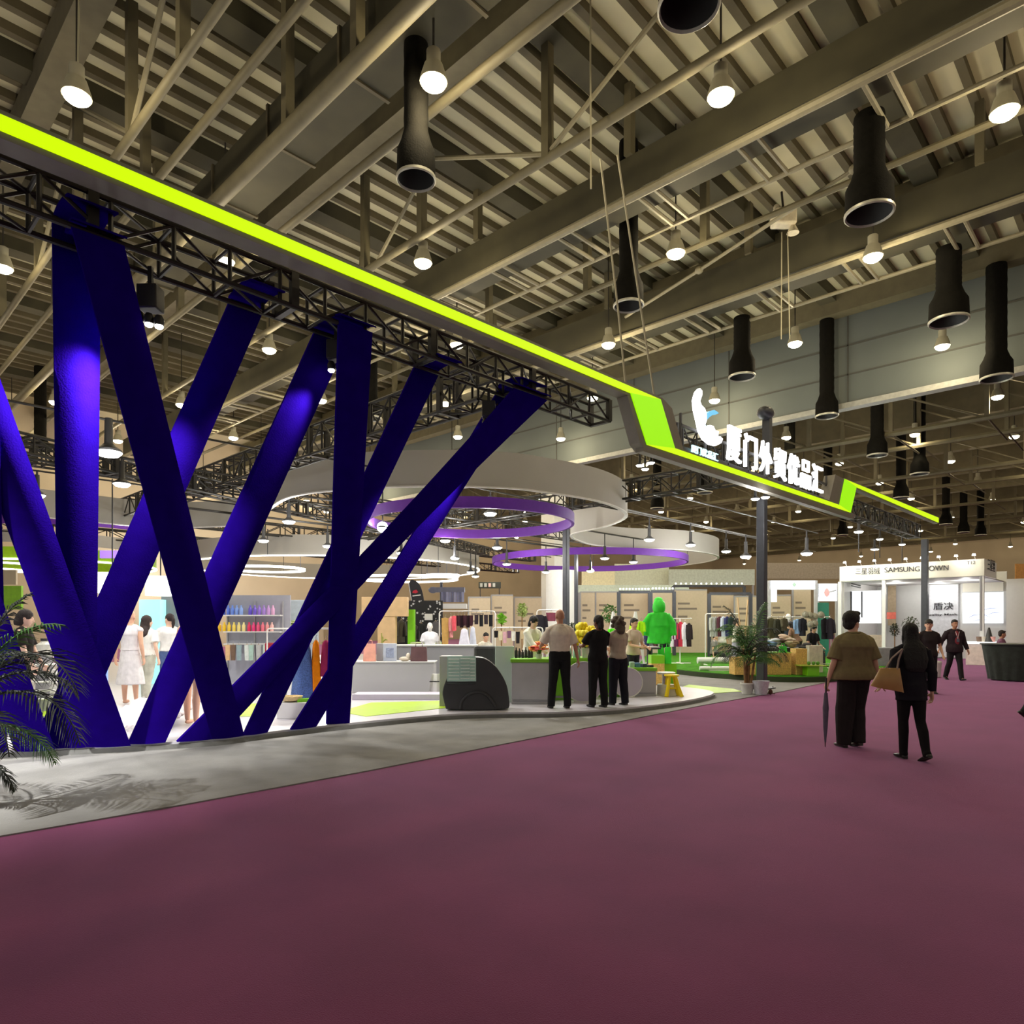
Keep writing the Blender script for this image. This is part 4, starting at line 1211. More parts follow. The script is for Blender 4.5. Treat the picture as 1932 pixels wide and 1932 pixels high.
# shoulder bag
c = dr(7.80, M(1679 - CX_PX, 7.80), zy(1302, 7.8))
t = thing('shoulder_bag', 'tan leather shoulder bag with two straps at the side of the woman in black', 'bag', c, AWAY - 0.35)
def bagfn(u, v):
    wv = 0.115 + 0.05 * (1 - v)
    return V(((u - 0.5) * 2 * wv, -0.05 * math.sin(PI * u) * math.sin(PI * min(1, v * 0.9 + 0.1)) , v * 0.25 - 0.03 * math.sin(PI * u) * (1 - v)))
mb = MB()
rings = []
for k in range(9):
    f = k / 8
    wv = 0.17 - 0.07 * f; dv = 0.055 * math.sin(PI * (0.15 + 0.75 * f)) + 0.008
    rings.append([V((wv * math.copysign(abs(math.cos(a)) ** 0.7, math.cos(a)) + 0.03 * (1 - f), dv * math.sin(a), 0.24 * f + 0.10 * (1 - f) * math.cos(a) * 0.35 + 0.01)) for a in [2 * PI * q / 20 for q in range(20)]])
mb.loft(rings).build('bag_body', mat('bag_tan', (176, 138, 82), 0.5, var=0.08), t)
for yy in (-0.02, 0.02):
    MB().tube([(-0.07, yy, 0.23), (-0.09, yy - 0.01, 0.35), (-0.125, yy + 0.01, 0.47)], 0.007, 6).build('strap', mat('strap_grey', (150, 132, 120), 0.6), t)
    MB().tube([(0.05, yy, 0.23), (-0.02, yy - 0.01, 0.36), (-0.125, yy + 0.01, 0.47)], 0.007, 6).build('strap', mat('strap_grey', (150, 132, 120), 0.6), t)

# three visitors at the counter
ZP = 0.1
person('bald person in a pale shirt and black trousers at the lime topped counter', G(1056, 12.0, ZP), AWAY + 0.15, 1.70, -0.02,
    legs=((0.03, 0.02, 0.16), (-0.02, 0.0, 0.12)), aL=(0.29, -0.28, 1.06), aR=(-0.33, 0.03, 0.80), head=(0.25, 0.12), top=('shirt', (214, 202, 186)),
    bot=('trousers', (26, 26, 28), 1.05), hair=(None, (0, 0, 0)), skin='tan', vox=0.009, girth=1.12, shoes=(20, 20, 20))
person('person all in black standing at the counter beside yellow flowers', G(1128, 12.15, ZP), AWAY + 0.35, 1.60, -0.03,
    legs=((0.04, 0.02, 0.06), (-0.05, 0.02, 0.06)), aL=(0.17, -0.40, 1.14), aR=(-0.10, -0.34, 1.12), head=(0.35, 0.05), top=('tee', (26, 26, 28)),
    bot=('trousers', (28, 28, 30), 1.12), hair=('bob', (30, 26, 26)), skin='dark', vox=0.009, girth=1.05, shoes=(18, 18, 18))
person('person with curly hair and a grey beige tee looking down at the counter', G(1166, 12.5, ZP), AWAY + 0.45, 1.57, 0.02,
    legs=((0.04, 0.02, 0.08), (-0.08, 0.02, 0.06)), aL=(0.22, -0.36, 1.05), aR=(-0.12, -0.36, 1.08), head=(0.1, 0.25), top=('tee', (178, 166, 148), 0.9),
    bot=('trousers', (30, 30, 38), 1.2), hair=('curly', (84, 74, 62)), vox=0.009, shoes=(30, 28, 30))
person('person in a beige shirt behind the curly haired visitor', G(1194, 15.0, ZP), FRONT + 0.6, 1.58, 0.05,
    aL=(0.2, -0.3, 1.02), aR=(-0.1, -0.34, 1.05), head=(0, 0.2), top=('tee', (206, 190, 168)), bot=('trousers', (48, 46, 56)), hair=('short', (40, 32, 28)), vox=0.012)
person('person in a cream blouse with black hair serving behind the lime topped counter', G(999, 14.2, ZP), FRONT + 0.75, 1.63, 0.18,
    aL=(0.16, -0.40, 0.98), aR=(-0.06, -0.42, 0.98), head=(0.1, 0.35), top=('long', (232, 230, 214)), bot=('trousers', (40, 40, 44)), hair=('bob', (24, 22, 24)), skin='pale', vox=0.010, face=True)
person('person in a pale shirt sitting bent over among the clothes racks', G(912, 19.5, 0.1), FRONT + 0.5, 1.60, 0.25, legs=((1.3, 1.3, 0.1), (1.3, 1.3, 0.1)), sit=0.52,
    aL=(0.15, -0.36, 0.98), aR=(-0.12, -0.36, 0.98), head=(0, 0.4), top=('tee', (226, 220, 204)), bot=('trousers', (28, 26, 34)), hair=('short', (24, 22, 22)), vox=0.013, detail=False)
# visitors deep in the booth, seen between the ribbons
person('person with long brown hair in a white tee with yellow print', G(277, 13.4, ZP), AWAY - 0.15, 1.62, 0.0,
    legs=((0.15, 0.1, 0.05), (-0.15, 0.15, 0.05)), aL=(0.26, 0.02, 0.84), aR=(-0.27, 0.02, 0.84), head=(-0.4, 0), top=('tee', (244, 244, 240), 0.9), bot=('trousers', (196, 196, 182), 1.05), hair=('long', (52, 40, 38)), skin='pale', vox=0.010, shoes=(220, 220, 220))
person('person with dark tied-back hair in a plain white tee and blue jeans', G(319, 13.9, ZP), AWAY + 0.4, 1.66, 0.0,
    aL=(0.27, -0.05, 0.84), aR=(-0.24, -0.2, 0.95), head=(0.7, 0), top=('tee', (246, 246, 246), 0.94), bot=('trousers', (92, 112, 160), 1.0), hair=('tail', (46, 34, 34)), skin='pale', vox=0.010, shoes=(220, 220, 220))
person('person in a lilac top and dark cap far behind the two white tees', G(298, 18.0, ZP), AWAY, 1.62, 0.0, top=('tee', (150, 136, 206)), bot=('trousers', (36, 36, 44)), hair=('cap', (40, 36, 36)), vox=0.014, detail=False)
person('person in black top and black shorts behind palm leaves at the left edge', G(42, 10.2, ZP), FRONT + 1.9, 1.66, 0.05,
    legs=((0.1, 0.05, 0.05), (-0.12, 0.1, 0.05)), aL=(0.24, -0.2, 0.86), aR=(-0.24, -0.2, 0.86), head=(0.2, 0.2), top=('tee', (34, 30, 28), 0.95), bot=('shorts', (20, 20, 22)), hair=('bob', (38, 28, 26)), skin='pale', vox=0.010, shoes=(230, 228, 224))
# people farther down the aisle
person('person in a maroon shirt, open dark jacket and lanyard walking towards the camera', G(1801, 19.4), FRONT - 0.1, 1.70, 0.0,
    legs=((0.22, 0.05, 0.05), (-0.22, 0.25, 0.05)), aL=(0.32, -0.05, 0.86), aR=(-0.42, -0.02, 0.90), head=(-0.05, 0.05), top=('jacket', (50, 40, 46)), bot=('trousers', (40, 38, 40)), hair=('short', (26, 24, 24)), skin='tan', vox=0.011, face=True, girth=1.08,
    extra=lambda t, s, B, HD, arms, Ls: (MB().ell(B((0, -0.098, 1.16)) * s, 0.085 * s, 0.065 * s, 0.25 * s, 14, 10).build('shirt', mat('maroon_shirt', (136, 52, 62), 0.9), t),
        MB().tube([B((-0.05, -0.15, 1.38)) * s, B((0, -0.172, 1.18)) * s, B((0.05, -0.15, 1.38)) * s], 0.006 * s, 6).build('lanyard', mat('lanyard', (230, 226, 232), 0.6, var=0), t),
        MB().box(-0.035, 0.035, -0.185, -0.178, 1.08 * s, 1.17 * s).build('badge', mat('badge', (96, 104, 122), 0.5, var=0), t)))
person('person in a black tee and dark cap half hidden behind the woman in black', G(1752, 15.6), FRONT - 0.2, 1.66, 0.0, aL=(0.26, -0.1, 0.9), aR=(-0.3, -0.12, 0.9), head=(-0.3, 0), top=('tee', (44, 38, 40)), bot=('trousers', (34, 34, 38)), hair=('cap', (40, 40, 40)), vox=0.012, face=True, detail=False)
person('person in a mauve shirt sitting behind the dark draped table at the right edge', G(1890, 21.6), FRONT + 0.9, 1.64, 0.0, legs=((1.4, 1.4, 0.1), (1.4, 1.4, 0.1)), sit=0.62, aL=(0.2, -0.3, 0.9), aR=(-0.2, -0.3, 0.9), head=(0.4, 0.1), top=('tee', (118, 80, 104)), bot=('trousers', (40, 40, 46)), hair=('short', (44, 36, 34)), skin='tan', vox=0.013, detail=False)
person('person in grey with a pink cap leaning at the counter of the white corner booth', G(1836, 33.5), FRONT - 0.8, 1.66, 0.3, aL=(0.2, -0.35, 1.0), aR=(-0.2, -0.35, 1.0), head=(0, 0.2), top=('tee', (120, 122, 128)), bot=('trousers', (60, 60, 66)), hair=('cap', (206, 130, 136)), vox=0.016, detail=False)
person('person in beige trousers standing by the pale clothes rail behind the grass island', G(1362, 27.0), AWAY + 0.3, 1.66, 0.0, top=('tee', (192, 190, 180)), bot=('trousers', (170, 150, 122)), hair=('short', (40, 34, 30)), vox=0.014, detail=False)
person('person in a white top and long lilac grey skirt beside the potted palm', G(1389, 23.0, 0.16), FRONT + 1.2, 1.60, 0.05, aL=(0.2, -0.3, 1.0), aR=(-0.2, -0.3, 1.0), head=(0, 0.3), top=('tee', (226, 222, 206)), bot=('skirt', (170, 168, 186)), hair=('bob', (50, 42, 36)), vox=0.013, detail=False)
person('person in dark clothes sitting behind the white bench on the grass island', G(1346, 26.5), FRONT + 1.2, 1.62, 0.1, legs=((1.4, 1.3, 0.1), (1.3, 1.3, 0.1)), sit=0.5, top=('tee', (120, 118, 112)), bot=('trousers', (38, 38, 40)), hair=('short', (36, 30, 28)), vox=0.014, detail=False)
person('person in black sitting among the clothes on the grass island, right of the post', G(1531, 22.4, 0.16), FRONT + 0.4, 1.62, 0.15, legs=((1.3, 1.3, 0.1), (1.3, 1.3, 0.1)), sit=0.66, aL=(0.2, -0.3, 0.95), aR=(-0.2, -0.3, 0.95), head=(0, 0.3), top=('tee', (42, 42, 46)), bot=('trousers', (74, 74, 78)), hair=('bob', (30, 28, 28)), vox=0.012, detail=False)
person('person in khaki reaching over clothes left of the seated one in black', G(1506, 23.0, 0.16), AWAY + 0.8, 1.55, 0.5, aL=(0.2, -0.45, 1.0), aR=(-0.2, -0.45, 1.0), head=(0, 0.3), top=('tee', (142, 112, 92)), bot=('trousers', (90, 84, 96)), hair=('bob', (44, 36, 32)), vox=0.013, detail=False)
# mannequins
person('bare skin coloured mannequin standing behind the dark leaning ribbon', G(363, 9.9, ZP), AWAY - 0.2, 1.72, 0.0, legs=((0.10, 0.05, 0.10), (-0.08, 0.0, 0.05)), aL=(0.30, 0.0, 0.84), aR=(-0.30, 0.0, 0.84), top=(None, (0, 0, 0)), bot=(None, (0, 0, 0)), hair=(None, (0, 0, 0)), shoes=None, skin='doll', vox=0.010, name='mannequin', cat='mannequin')
person('pinkish mannequin in white standing left of the white tee with the yellow print', G(246, 12.6, ZP), AWAY, 1.70, 0.0, aL=(0.27, 0.0, 0.84), aR=(-0.24, 0.0, 0.84), top=('sleeveless', (238, 234, 238)), bot=('skirt', (236, 232, 236)), hair=(None, (0, 0, 0)), shoes=None, skin='doll', vox=0.011, name='mannequin', cat='mannequin')
person('mannequin in a charcoal jacket on the grass island, right of the post', G(1487, 24.5, 0.16), FRONT + 0.2, 1.78, 0.0, top=('jacket', (58, 66, 78)), bot=('trousers', (60, 60, 62)), hair=(None, (0, 0, 0)), shoes=None, skin='white', vox=0.013, name='mannequin', cat='mannequin', detail=False)
person('white mannequin torso in a white dress beside the black skull print wall', G(811, 17.5, 0.1), FRONT + 0.3, 1.50, 0.0, top=('tee', (240, 240, 246)), bot=('skirt', (236, 236, 246)), hair=(None, (0, 0, 0)), shoes=None, skin='white', vox=0.012, name='mannequin', cat='mannequin', detail=False)
# a foot of somebody leaving the frame at the right edge
person('person mostly outside the frame, only a shoe shows at the right edge', G(1972, 11.2), YAW + PI / 2, 1.66, 0.05, legs=((0.38, 0.05, 0.05), (-0.42, 0.3, 0.05)), top=('tee', (60, 60, 66)), bot=('trousers', (30, 30, 34)), hair=('short', (30, 26, 24)), shoes=(20, 18, 20), vox=0.012, detail=False)
# ================================================================== BOOTH FURNITURE AND GOODS
def M3(name, rgb, **k): return mat(name, rgb, **k)
m_grey = mat('counter_grey', (176, 176, 178), 0.5, var=0.03, scale=2)
m_grey2 = mat('panel_grey', (150, 150, 154), 0.55, var=0.03, scale=2)
m_white = mat('white_laminate', (232, 232, 230), 0.4, var=0.02)
m_metal = mat('brushed_metal', (186, 186, 188), 0.38, 0.2, var=0.08, scale=3)
m_limetop = mat('lime_top', (122, 190, 30), 0.45, var=0.04)
m_limeacr = mat('lime_acrylic', (120, 196, 20), 0.4, var=0.04)
m_lilac = mat('lilac_panel', (206, 200, 218), 0.45, var=0.02)
m_black = mat('black_plastic', (48, 48, 51), 0.42, var=0.1, scale=5, bump=0.15, bscale=120)
m_dark = mat('dark_grey', (58, 58, 60), 0.6)
m_osb = mat('osb_board', (206, 168, 92), 0.8, var=0.28, scale=26, bump=0.2, bscale=60)
m_rack = mat('rack_white', (236, 234, 230), 0.35, var=0.0)
m_chrome = mat('chrome', (210, 210, 212), 0.15, 0.9, var=0)
m_wood = mat('pale_wood', (214, 180, 132), 0.6, var=0.1, scale=4)
m_yellow = mat('yellow_plastic', (250, 222, 10), 0.4, var=0.02)
def cbox(name, label, cat, p0, p1, yt, yb, d, dep, m, group=None, bevel=0.008, parts=None, rot=0.0, zb=None):
    z0 = zy(yb, d) if zb is None else zb
    z1 = zy(yt, d)
    w_ = M(p1 - p0, d)
    t = thing(name, label, cat, G((p0 + p1) / 2, d, z0), YAW + rot, group)
    MB().box(-w_ / 2, w_ / 2, 0, dep, 0, z1 - z0).build('body', m, t, smooth=False, bevel=bevel)
    return t, w_, z1 - z0
def single(name, label, cat, mb, m, loc, rot=0.0, group=None, **k):
    o = mb.build(name, m, None, **k)
    o.location = loc; o.rotation_euler = (0, 0, YAW + rot)
    return tag(o, label, cat, group)
ZF = 0.1
# --- counters
t, w_, h = cbox('display_counter', 'long low grey display counter behind the ribbons, with bags standing on it', 'counter', 664, 818, 1250, 1308, 14.6, 0.55, m_grey, zb=ZF)
MB().box(-w_ / 2 - 0.02, w_ / 2 + 0.02, -0.02, 0.57, h, h + 0.02).build('top_edge', m_white, t, smooth=False)
t, w_, h = cbox('plinth', 'low pale plinth in front of the long grey counter', 'plinth', 664, 832, 1310, 1322, 13.3, 0.5, m_lilac, zb=ZF)
t, w_, h = cbox('display_wall', 'taller grey display wall behind the long counter and the black tub', 'counter', 722, 898, 1219, 1250, 15.6, 0.4, m_grey2, zb=ZF)
MB().box(-w_ / 2 - 0.02, w_ / 2 + 0.02, -0.03, 0.45, h, h + 0.03).build('top_edge', m_white, t, smooth=False)
t, w_, h = cbox('pedestal', 'grey pedestal panel behind the black half round tub', 'pedestal', 829, 870, 1238, 1340, 12.25, 0.35, m_grey, zb=ZF)
t, w_, h = cbox('glass_panel', 'pale mint glossy panel between the black tub and the lime topped counter', 'panel', 934, 970, 1219, 1334, 12.9, 0.06, mat('mint_gloss', (206, 224, 214), 0.12, var=0.05, scale=2), zb=ZF)
t, w_, h = cbox('chair_back', 'dark grey upright box behind the black tub', 'box', 894, 936, 1219, 1262, 13.2, 0.3, m_dark, bevel=0.05, zb=ZF)
# --- black half round tub, standing on edge
d = 11.65
t = thing('bath_tub', 'big black half round moulded tub standing on its side on the platform edge', 'tub', G(898, d, ZF), YAW + 0.06)
def sil(px): return [V((M((800 + x / 4.83) - 898, d), 0, zy(1000 + y / 4.83, d) - ZF)) for x, y in px]
out = smooth_path(sil([(200, 1630), (178, 1540), (170, 1470), (200, 1370), (260, 1270), (350, 1200), (430, 1168), (500, 1162), (570, 1180), (650, 1240), (715, 1330), (755, 1420), (772, 1510), (780, 1600), (768, 1628)]), 3) + sil([(640, 1642), (420, 1648)])
for p in out: p.z = max(0.0, p.z)
MB().prism(out, (0, 0.42, 0)).build('shell', m_black, t, bevel=0.03)
arch = smooth_path([p - V((0, 0.012, 0)) for p in sil([(330, 1632), (345, 1560), (400, 1500), (480, 1476), (560, 1495), (615, 1550), (650, 1612)])], 4)
MB().tube(arch, 0.028, 8).build('moulded_ridge', m_black, t)
MB().tube([p - V((0, 0.0, 0)) for p in sil([(205, 1392), (330, 1402), (470, 1396)])], 0.018, 8).build('moulded_ridge', m_black, t)
# mint ribbed mat hung over its shoulder
m_mint = mat('mint_mat', (186, 218, 208), 0.6, var=0.06)
t = thing('ribbed_mat', 'mint green ribbed mat hung over the corner of the black tub', 'mat', P(871, 1285, d - 0.1), YAW + 0.06)
w_, h = M(54, d), M(47, d)
def mf(u, v): return V(((u - 0.5) * w_ * (1 - 0.02 * v), -0.05 + 0.008 * math.sin(u * 9) - 0.02 * (1 - v), v * h))
MB().slab(mf, 16, 20, (0, 0.02, 0)).build('mat_body', m_mint, t)
for k in range(7):
    z = h * (0.1 + 0.13 * k)
    for a, b in ((0.05, 0.42), (0.46, 0.78), (0.80, 0.96)):
        zz = z + (0.008 if a > 0.4 and a < 0.7 else 0)
        MB().tube([((a - 0.5) * w_, -0.085, zz), ((b - 0.5) * w_, -0.085, zz)], 0.010, 6).build('rib', mat('mint_light', (226, 240, 234), 0.6, var=0), t)
# --- lime topped counters
def limecounter(p0, p1, yt, d, label, front=m_metal, dep=0.7):
    t, w_, h = cbox('service_counter', label, 'counter', p0, p1, yt + 6, 1300, d, dep, front, zb=ZF)
    MB().box(-w_ / 2 - 0.02, w_ / 2 + 0.02, -0.02, dep + 0.02, h, h + 0.065).build('lime_top', m_limetop, t, smooth=False, bevel=0.008)
    MB().box(-w_ / 2 + 0.03, w_ / 2 - 0.03, -0.008, 0.0, 0.04, 0.08).build('kick_strip', m_grey2, t, smooth=False)
    return t
limecounter(965, 1036, 1244, 12.6, 'brushed metal counter with a thick lime top, right of the black tub')
limecounter(1038, 1118, 1242, 13.3, 'lime green counter behind the legs of the standing visitors', m_limeacr)
limecounter(1120, 1180, 1244, 13.9, 'lime green counter behind the curly haired visitor', m_limeacr)
limecounter(1182, 1238, 1260, 14.0, 'low white counter with lime top at the right end of the row', m_grey)
def disc(px, py, rpx, d, label, ry=1.0):
    R = M(rpx, d)
    cz = max(zy(py, d), ZF + R * ry + 0.005)
    t = thing('display_disc', label, 'panel', G(px, d, ZF), YAW)
    mb = MB().prism([V((R * math.cos(a), 0, cz - ZF + R * ry * math.sin(a))) for a in [2 * PI * k / 40 for k in range(40)]], (0, 0.05, 0))
    mb.build('disc', m_lilac, t)
    MB().tube([V((R * math.cos(a), 0.0, cz - ZF + R * ry * math.sin(a))) for a in [2 * PI * k / 40 for k in range(40)]], 0.012, 6, closed=True).build('rim', m_white, t)
    MB().box(-R * 0.5, R * 0.5, -0.02, 0.07, 0, 0.02).build('foot', m_white, t, smooth=False)
disc(1101, 1291, 38, 12.9, 'large lilac round panel between the bald visitor and the one in black')
disc(1184, 1292, 28, 13.75, 'smaller lilac round panel right of the curly haired visitor')
# stands and stool at the right end
d = 14.2
t = thing('round_stand', 'white round stand with chrome post beside the yellow stool', 'stand', G(1257, d, ZF), YAW)
R = M(17, d)
MB().lathe([(R * 1.12, 0), (R * 1.12, 0.015), (R * 1.05, 0.02), (R, 0.22), (R * 0.96, 0.23)], n=32).build('base_drum', mat('cream_drum', (222, 220, 204), 0.5), t)
MB().tube([(-0.03, 0, 0.23), (-0.03, 0, 0.44)], 0.055, 14).build('post', m_chrome, t)
MB().lathe([(R * 0.95, 0.44), (R, 0.455), (R, 0.475), (R * 0.9, 0.48)], n=32).build('round_top', m_white, t)
t = thing('stool', 'bright yellow moulded stool standing at the right end of the platform', 'stool', G(1270, 14.0, ZF), YAW)
MB().lathe([(0.02, 0.40), (0.14, 0.405), (0.155, 0.425), (0.15, 0.44), (0.02, 0.445)], (-0.03, 0, 0), 24).build('seat', m_yellow, t)
for sx, sy in ((1, -1), (1, 1), (-1, 1), (-1, -1)):
    MB().tube([(-0.03 + sx * 0.06, sy * 0.06, 0.41), (-0.02 + sx * 0.10, sy * 0.09, 0.20), (-0.01 + sx * 0.155, sy * 0.13, 0.0)], [0.035, 0.038, 0.042], 8).build('leg', m_yellow, t)
MB().box(-0.12, 0.10, -0.08, 0.08, 0.15, 0.18).build('step', m_yellow, t, smooth=False, bevel=0.01)
t, w_, h = cbox('crate', 'chipboard crate with a lime upper half behind the low white counter', 'crate', 1229, 1254, 1252, 1278, 16.6, 0.4, m_osb, zb=ZF)
MB().box(-w_ / 2, w_ / 2, 0, 0.4, h, h + 0.2).build('lime_band', m_limeacr, t, smooth=False)
# black table with papers
d = 17.2
t = thing('side_table', 'black side table with papers behind the curly haired visitor', 'table', G(1221, d, 0.012), YAW)
MB().box(-0.30, 0.30, -0.25, 0.25, 0.94, 0.98).build('table_top', m_black, t, smooth=False, bevel=0.01)
MB().tube([(0.05, 0, 0.02), (0.05, 0, 0.94)], 0.06, 10).build('leg', m_black, t)
MB().lathe([(0.24, 0), (0.24, 0.02), (0.05, 0.03)], (0.05, 0, 0), 20).build('foot', m_black, t)
m_paper = mat('paper_white', (236, 236, 232), 0.8, var=0.02)
single('paper_stack', 'loose stack of papers on the black side table', 'papers', MB().box(-0.2, 0.22, -0.16, 0.14, 0, 0.025), m_paper, G(1221, d, 0.993), 0.3)

# --- goods on the counters
def bag(px0, px1, yt, yb, d, m, label, handle=True, zb=None, dep=0.12):
    w_, h = M(px1 - px0, d), M(yb - yt, d)
    t = thing('bag', label, 'bag', P((px0 + px1) / 2, yb, d) if zb is None else G((px0 + px1) / 2, d, zb), YAW, 'bags and boxes on the long grey counter')
    rings = []
    for k in range(7):
        f = k / 6
        a, b = w_ / 2 * (1 - 0.06 * f), dep / 2 * (1 - 0.55 * f)
        rings.append([V((x * a, y * b, h * f)) for x, y in ((-1, -.8), (-.8, -1), (.8, -1), (1, -.8), (1, .8), (.8, 1), (-.8, 1), (-1, .8))])
    MB().loft(rings).build('bag_body', m, t, ang=30)
    if handle:
        MB().tube([(-w_ * 0.2, 0, h), (-w_ * 0.18, 0, h + 0.07), (w_ * 0.18, 0, h + 0.07), (w_ * 0.2, 0, h)], 0.009, 6).build('handle', m, t)
    return t
zt = 0.1 + (zy(1250, 14.6) - 0.1) + 0.02
bag(686, 709, 1216, 1249, 14.75, mat('bag_peach', (236, 168, 150), 0.6), 'peach coloured bag with a rounded pocket on the grey counter', zb=zt)
t, w_, h = cbox('box', 'plain grey upright box between the peach bag and the framed print', 'box', 710, 722, 1214, 1250, 14.85, 0.2, m_grey2, zb=zt, group='bags and boxes on the long grey counter')
t, w_, h = cbox('framed_print', 'pale blue framed print leaning on the grey counter', 'print', 723, 748, 1214, 1250, 14.8, 0.04, mat('print_blue', (196, 204, 222), 0.5), zb=zt)
MB().box(-w_ * 0.30, w_ * 0.30, -0.006, 0, h * 0.2, h * 0.75).build('picture', mat('print_grey', (150, 160, 188), 0.5, var=0.3, scale=30), t, smooth=False)
single('slipper', 'cream padded slipper leaning on a pebble grey one on the counter', 'slipper', MB().ell((0, 0, 0.05), 0.13, 0.06, 0.05).ell((0.07, 0, 0.10), 0.05, 0.055, 0.08), mat('slipper_cream', (228, 216, 198), 0.8), G(764, 14.75, zt))
bag(775, 806, 1223, 1250, 14.75, mat('bag_maroon', (96, 66, 70), 0.5), 'maroon leather handbag with pale label on the grey counter', zb=zt, dep=0.16)
t = thing('hanging_garment', 'white folded garment with black strap leaning in front of the display wall', 'garment', G(820, 13.9, ZF), YAW)
MB().slab(lambda u, v: V(((u - 0.5) * (0.26 - 0.08 * v) + 0.03 * v, 0.03 * math.sin(u * 7), 0.46 * v)), 8, 8, (0, 0.05, 0)).build('cloth', m_white, t)
MB().box(-0.10, 0.13, -0.03, -0.02, 0.30, 0.32).build('strap', m_black, t, smooth=False)
# bottles on the lime counter
zc = zy(1250, 12.6) + 0.065
def bottle(px, d, z, h, r, m, label, group, capm=None):
    t = thing('bottle', label, 'bottle', G(px, d, z), YAW, group)
    MB().lathe([(r, 0), (r, h * 0.66), (r * 0.45, h * 0.80), (r * 0.42, h * 0.88)], n=14).build('bottle_body', m, t)
    MB().lathe([(r * 0.48, h * 0.86), (r * 0.48, h), (r * 0.3, h)], n=12).build('cap', capm or m_black, t)
    return t
m_dbottle = mat('bottle_dark', (40, 48, 44), 0.25, var=0.05)
for k, px in enumerate((974, 980, 986, 992, 998, 1003)):
    bottle(px, 12.95 + 0.1 * (k % 2), zc, 0.20 - 0.02 * (k % 3), 0.028, m_dbottle, 'small dark bottle in the cluster on the brushed metal counter', 'dark bottles on the lime topped counter')
def bunch(px, d, z, R, H, cols, label, n=34, kind='flowers', leafm=None, seed=1, bs=1.0):
    rr = random.Random(seed)
    t = thing('flower_bunch', label, kind, G(px, d, z), YAW)
    for ci, c_ in enumerate(cols):
        mb = MB()
        for k in range(n // len(cols)):
            a = rr.uniform(0, 2 * PI); q = R * math.sqrt(rr.random())
            zz = H * (0.55 + 0.45 * rr.random()) * (1 - 0.35 * (q / R))
            cpt = V((q * math.cos(a), q * math.sin(a), zz))
            for j in range(5):
                b = 2 * PI * j / 5 + a
                mb.ell(cpt + V((0.028 * bs * math.cos(b), 0.028 * bs * math.sin(b), 0.01)), 0.026 * bs, 0.026 * bs, 0.016 * bs * bs, 8, 5)
        o = mb.build('blossoms', mat('petal_%02x%02x%02x' % c_, c_, 0.6, var=0.1), t)
        o['kind'] = 'stuff'
    mb = MB()
    for k in range(14):
        a = rr.uniform(0, 2 * PI); q = R * rr.uniform(0.2, 0.8)
        mb.tube([(0, 0, 0.01), (q * 0.5 * math.cos(a), q * 0.5 * math.sin(a), H * 0.35), (q * math.cos(a), q * math.sin(a), H * 0.62)], 0.006, 5)
    mb.build('stems', leafm or mat('stem_green', (74, 130, 44), 0.7), t)['kind'] = 'stuff'
    MB().lathe([(R * 0.35, 0), (R * 0.42, H * 0.26), (R * 0.36, H * 0.26)], n=16).build('vase', m_white, t)
    return t
bunch(1017, 12.75, zc, 0.15, 0.34, [(240, 130, 90), (236, 108, 100), (244, 170, 70)], 'orange and coral flowers on the brushed metal counter', 36)
zc2 = zy(1248, 13.3) + 0.065
bunch(1106, 13.5, zc2, 0.22, 0.72, [(252, 222, 0), (255, 234, 60)], 'big bunch of bright yellow flowers beside the visitor in black', 46, seed=4, bs=2.0)
for k, px in enumerate((1068, 1076, 1084, 1092, 1120, 1130)):
    bottle(px, 13.45, zc2, 0.20, 0.03, mat('bottle_mint', (170, 214, 196), 0.3), 'pale mint bottle in the row on the lime counter', 'mint bottles on the lime counter', m_white)
for k, (px, c_, lab) in enumerate([(1192, (196, 222, 214), 'pale mint box'), (1202, (90, 130, 170), 'blue box'), (1214, (60, 66, 92), 'navy box'), (1226, (52, 52, 60), 'black box')]):
    w0 = 0.09
    single('carton', lab + ' lying on the low white counter with lime top', 'carton', MB().box(-w0 / 2, w0 / 2, -0.08, 0.08, 0, 0.11 - 0.02 * k), mat('carton_%d' % k, c_, 0.5), G(px, 14.2, zy(1266, 14.0) + 0.065), 0.1 * k, 'cartons on the low white counter', smooth=False, bevel=0.004)

# --- racks and garments
def rack(p0, p1, yt, d, label, zb=ZF, feet=True, m=None):
    w_ = M(p1 - p0, d); h = zy(yt, d) - zb
    t = thing('clothes_rack', label, 'rack', G((p0 + p1) / 2, d, zb), YAW)
    m = m or m_rack
    r = 0.016
    MB().tube([(-w_ / 2, 0, h - 0.06), (-w_ / 2 + 0.02, 0, h - 0.015), (-w_ / 2 + 0.06, 0, h), (w_ / 2 - 0.06, 0, h), (w_ / 2 - 0.02, 0, h - 0.015), (w_ / 2, 0, h - 0.06)], r, 8).build('top_rail', m, t)
    for sx in (-1, 1):
        MB().tube([(sx * w_ / 2, 0, 0.03), (sx * w_ / 2, 0, h - 0.055)], r, 8).build('post', m, t)
        MB().box(sx * w_ / 2 - 0.02, sx * w_ / 2 + 0.02, -0.22, 0.22, 0, 0.03).build('foot', m, t, smooth=False)
    MB().tube([(-w_ / 2, 0, 0.15), (w_ / 2, 0, 0.15)], r * 0.8, 8).build('lower_rail', m, t)
    return t
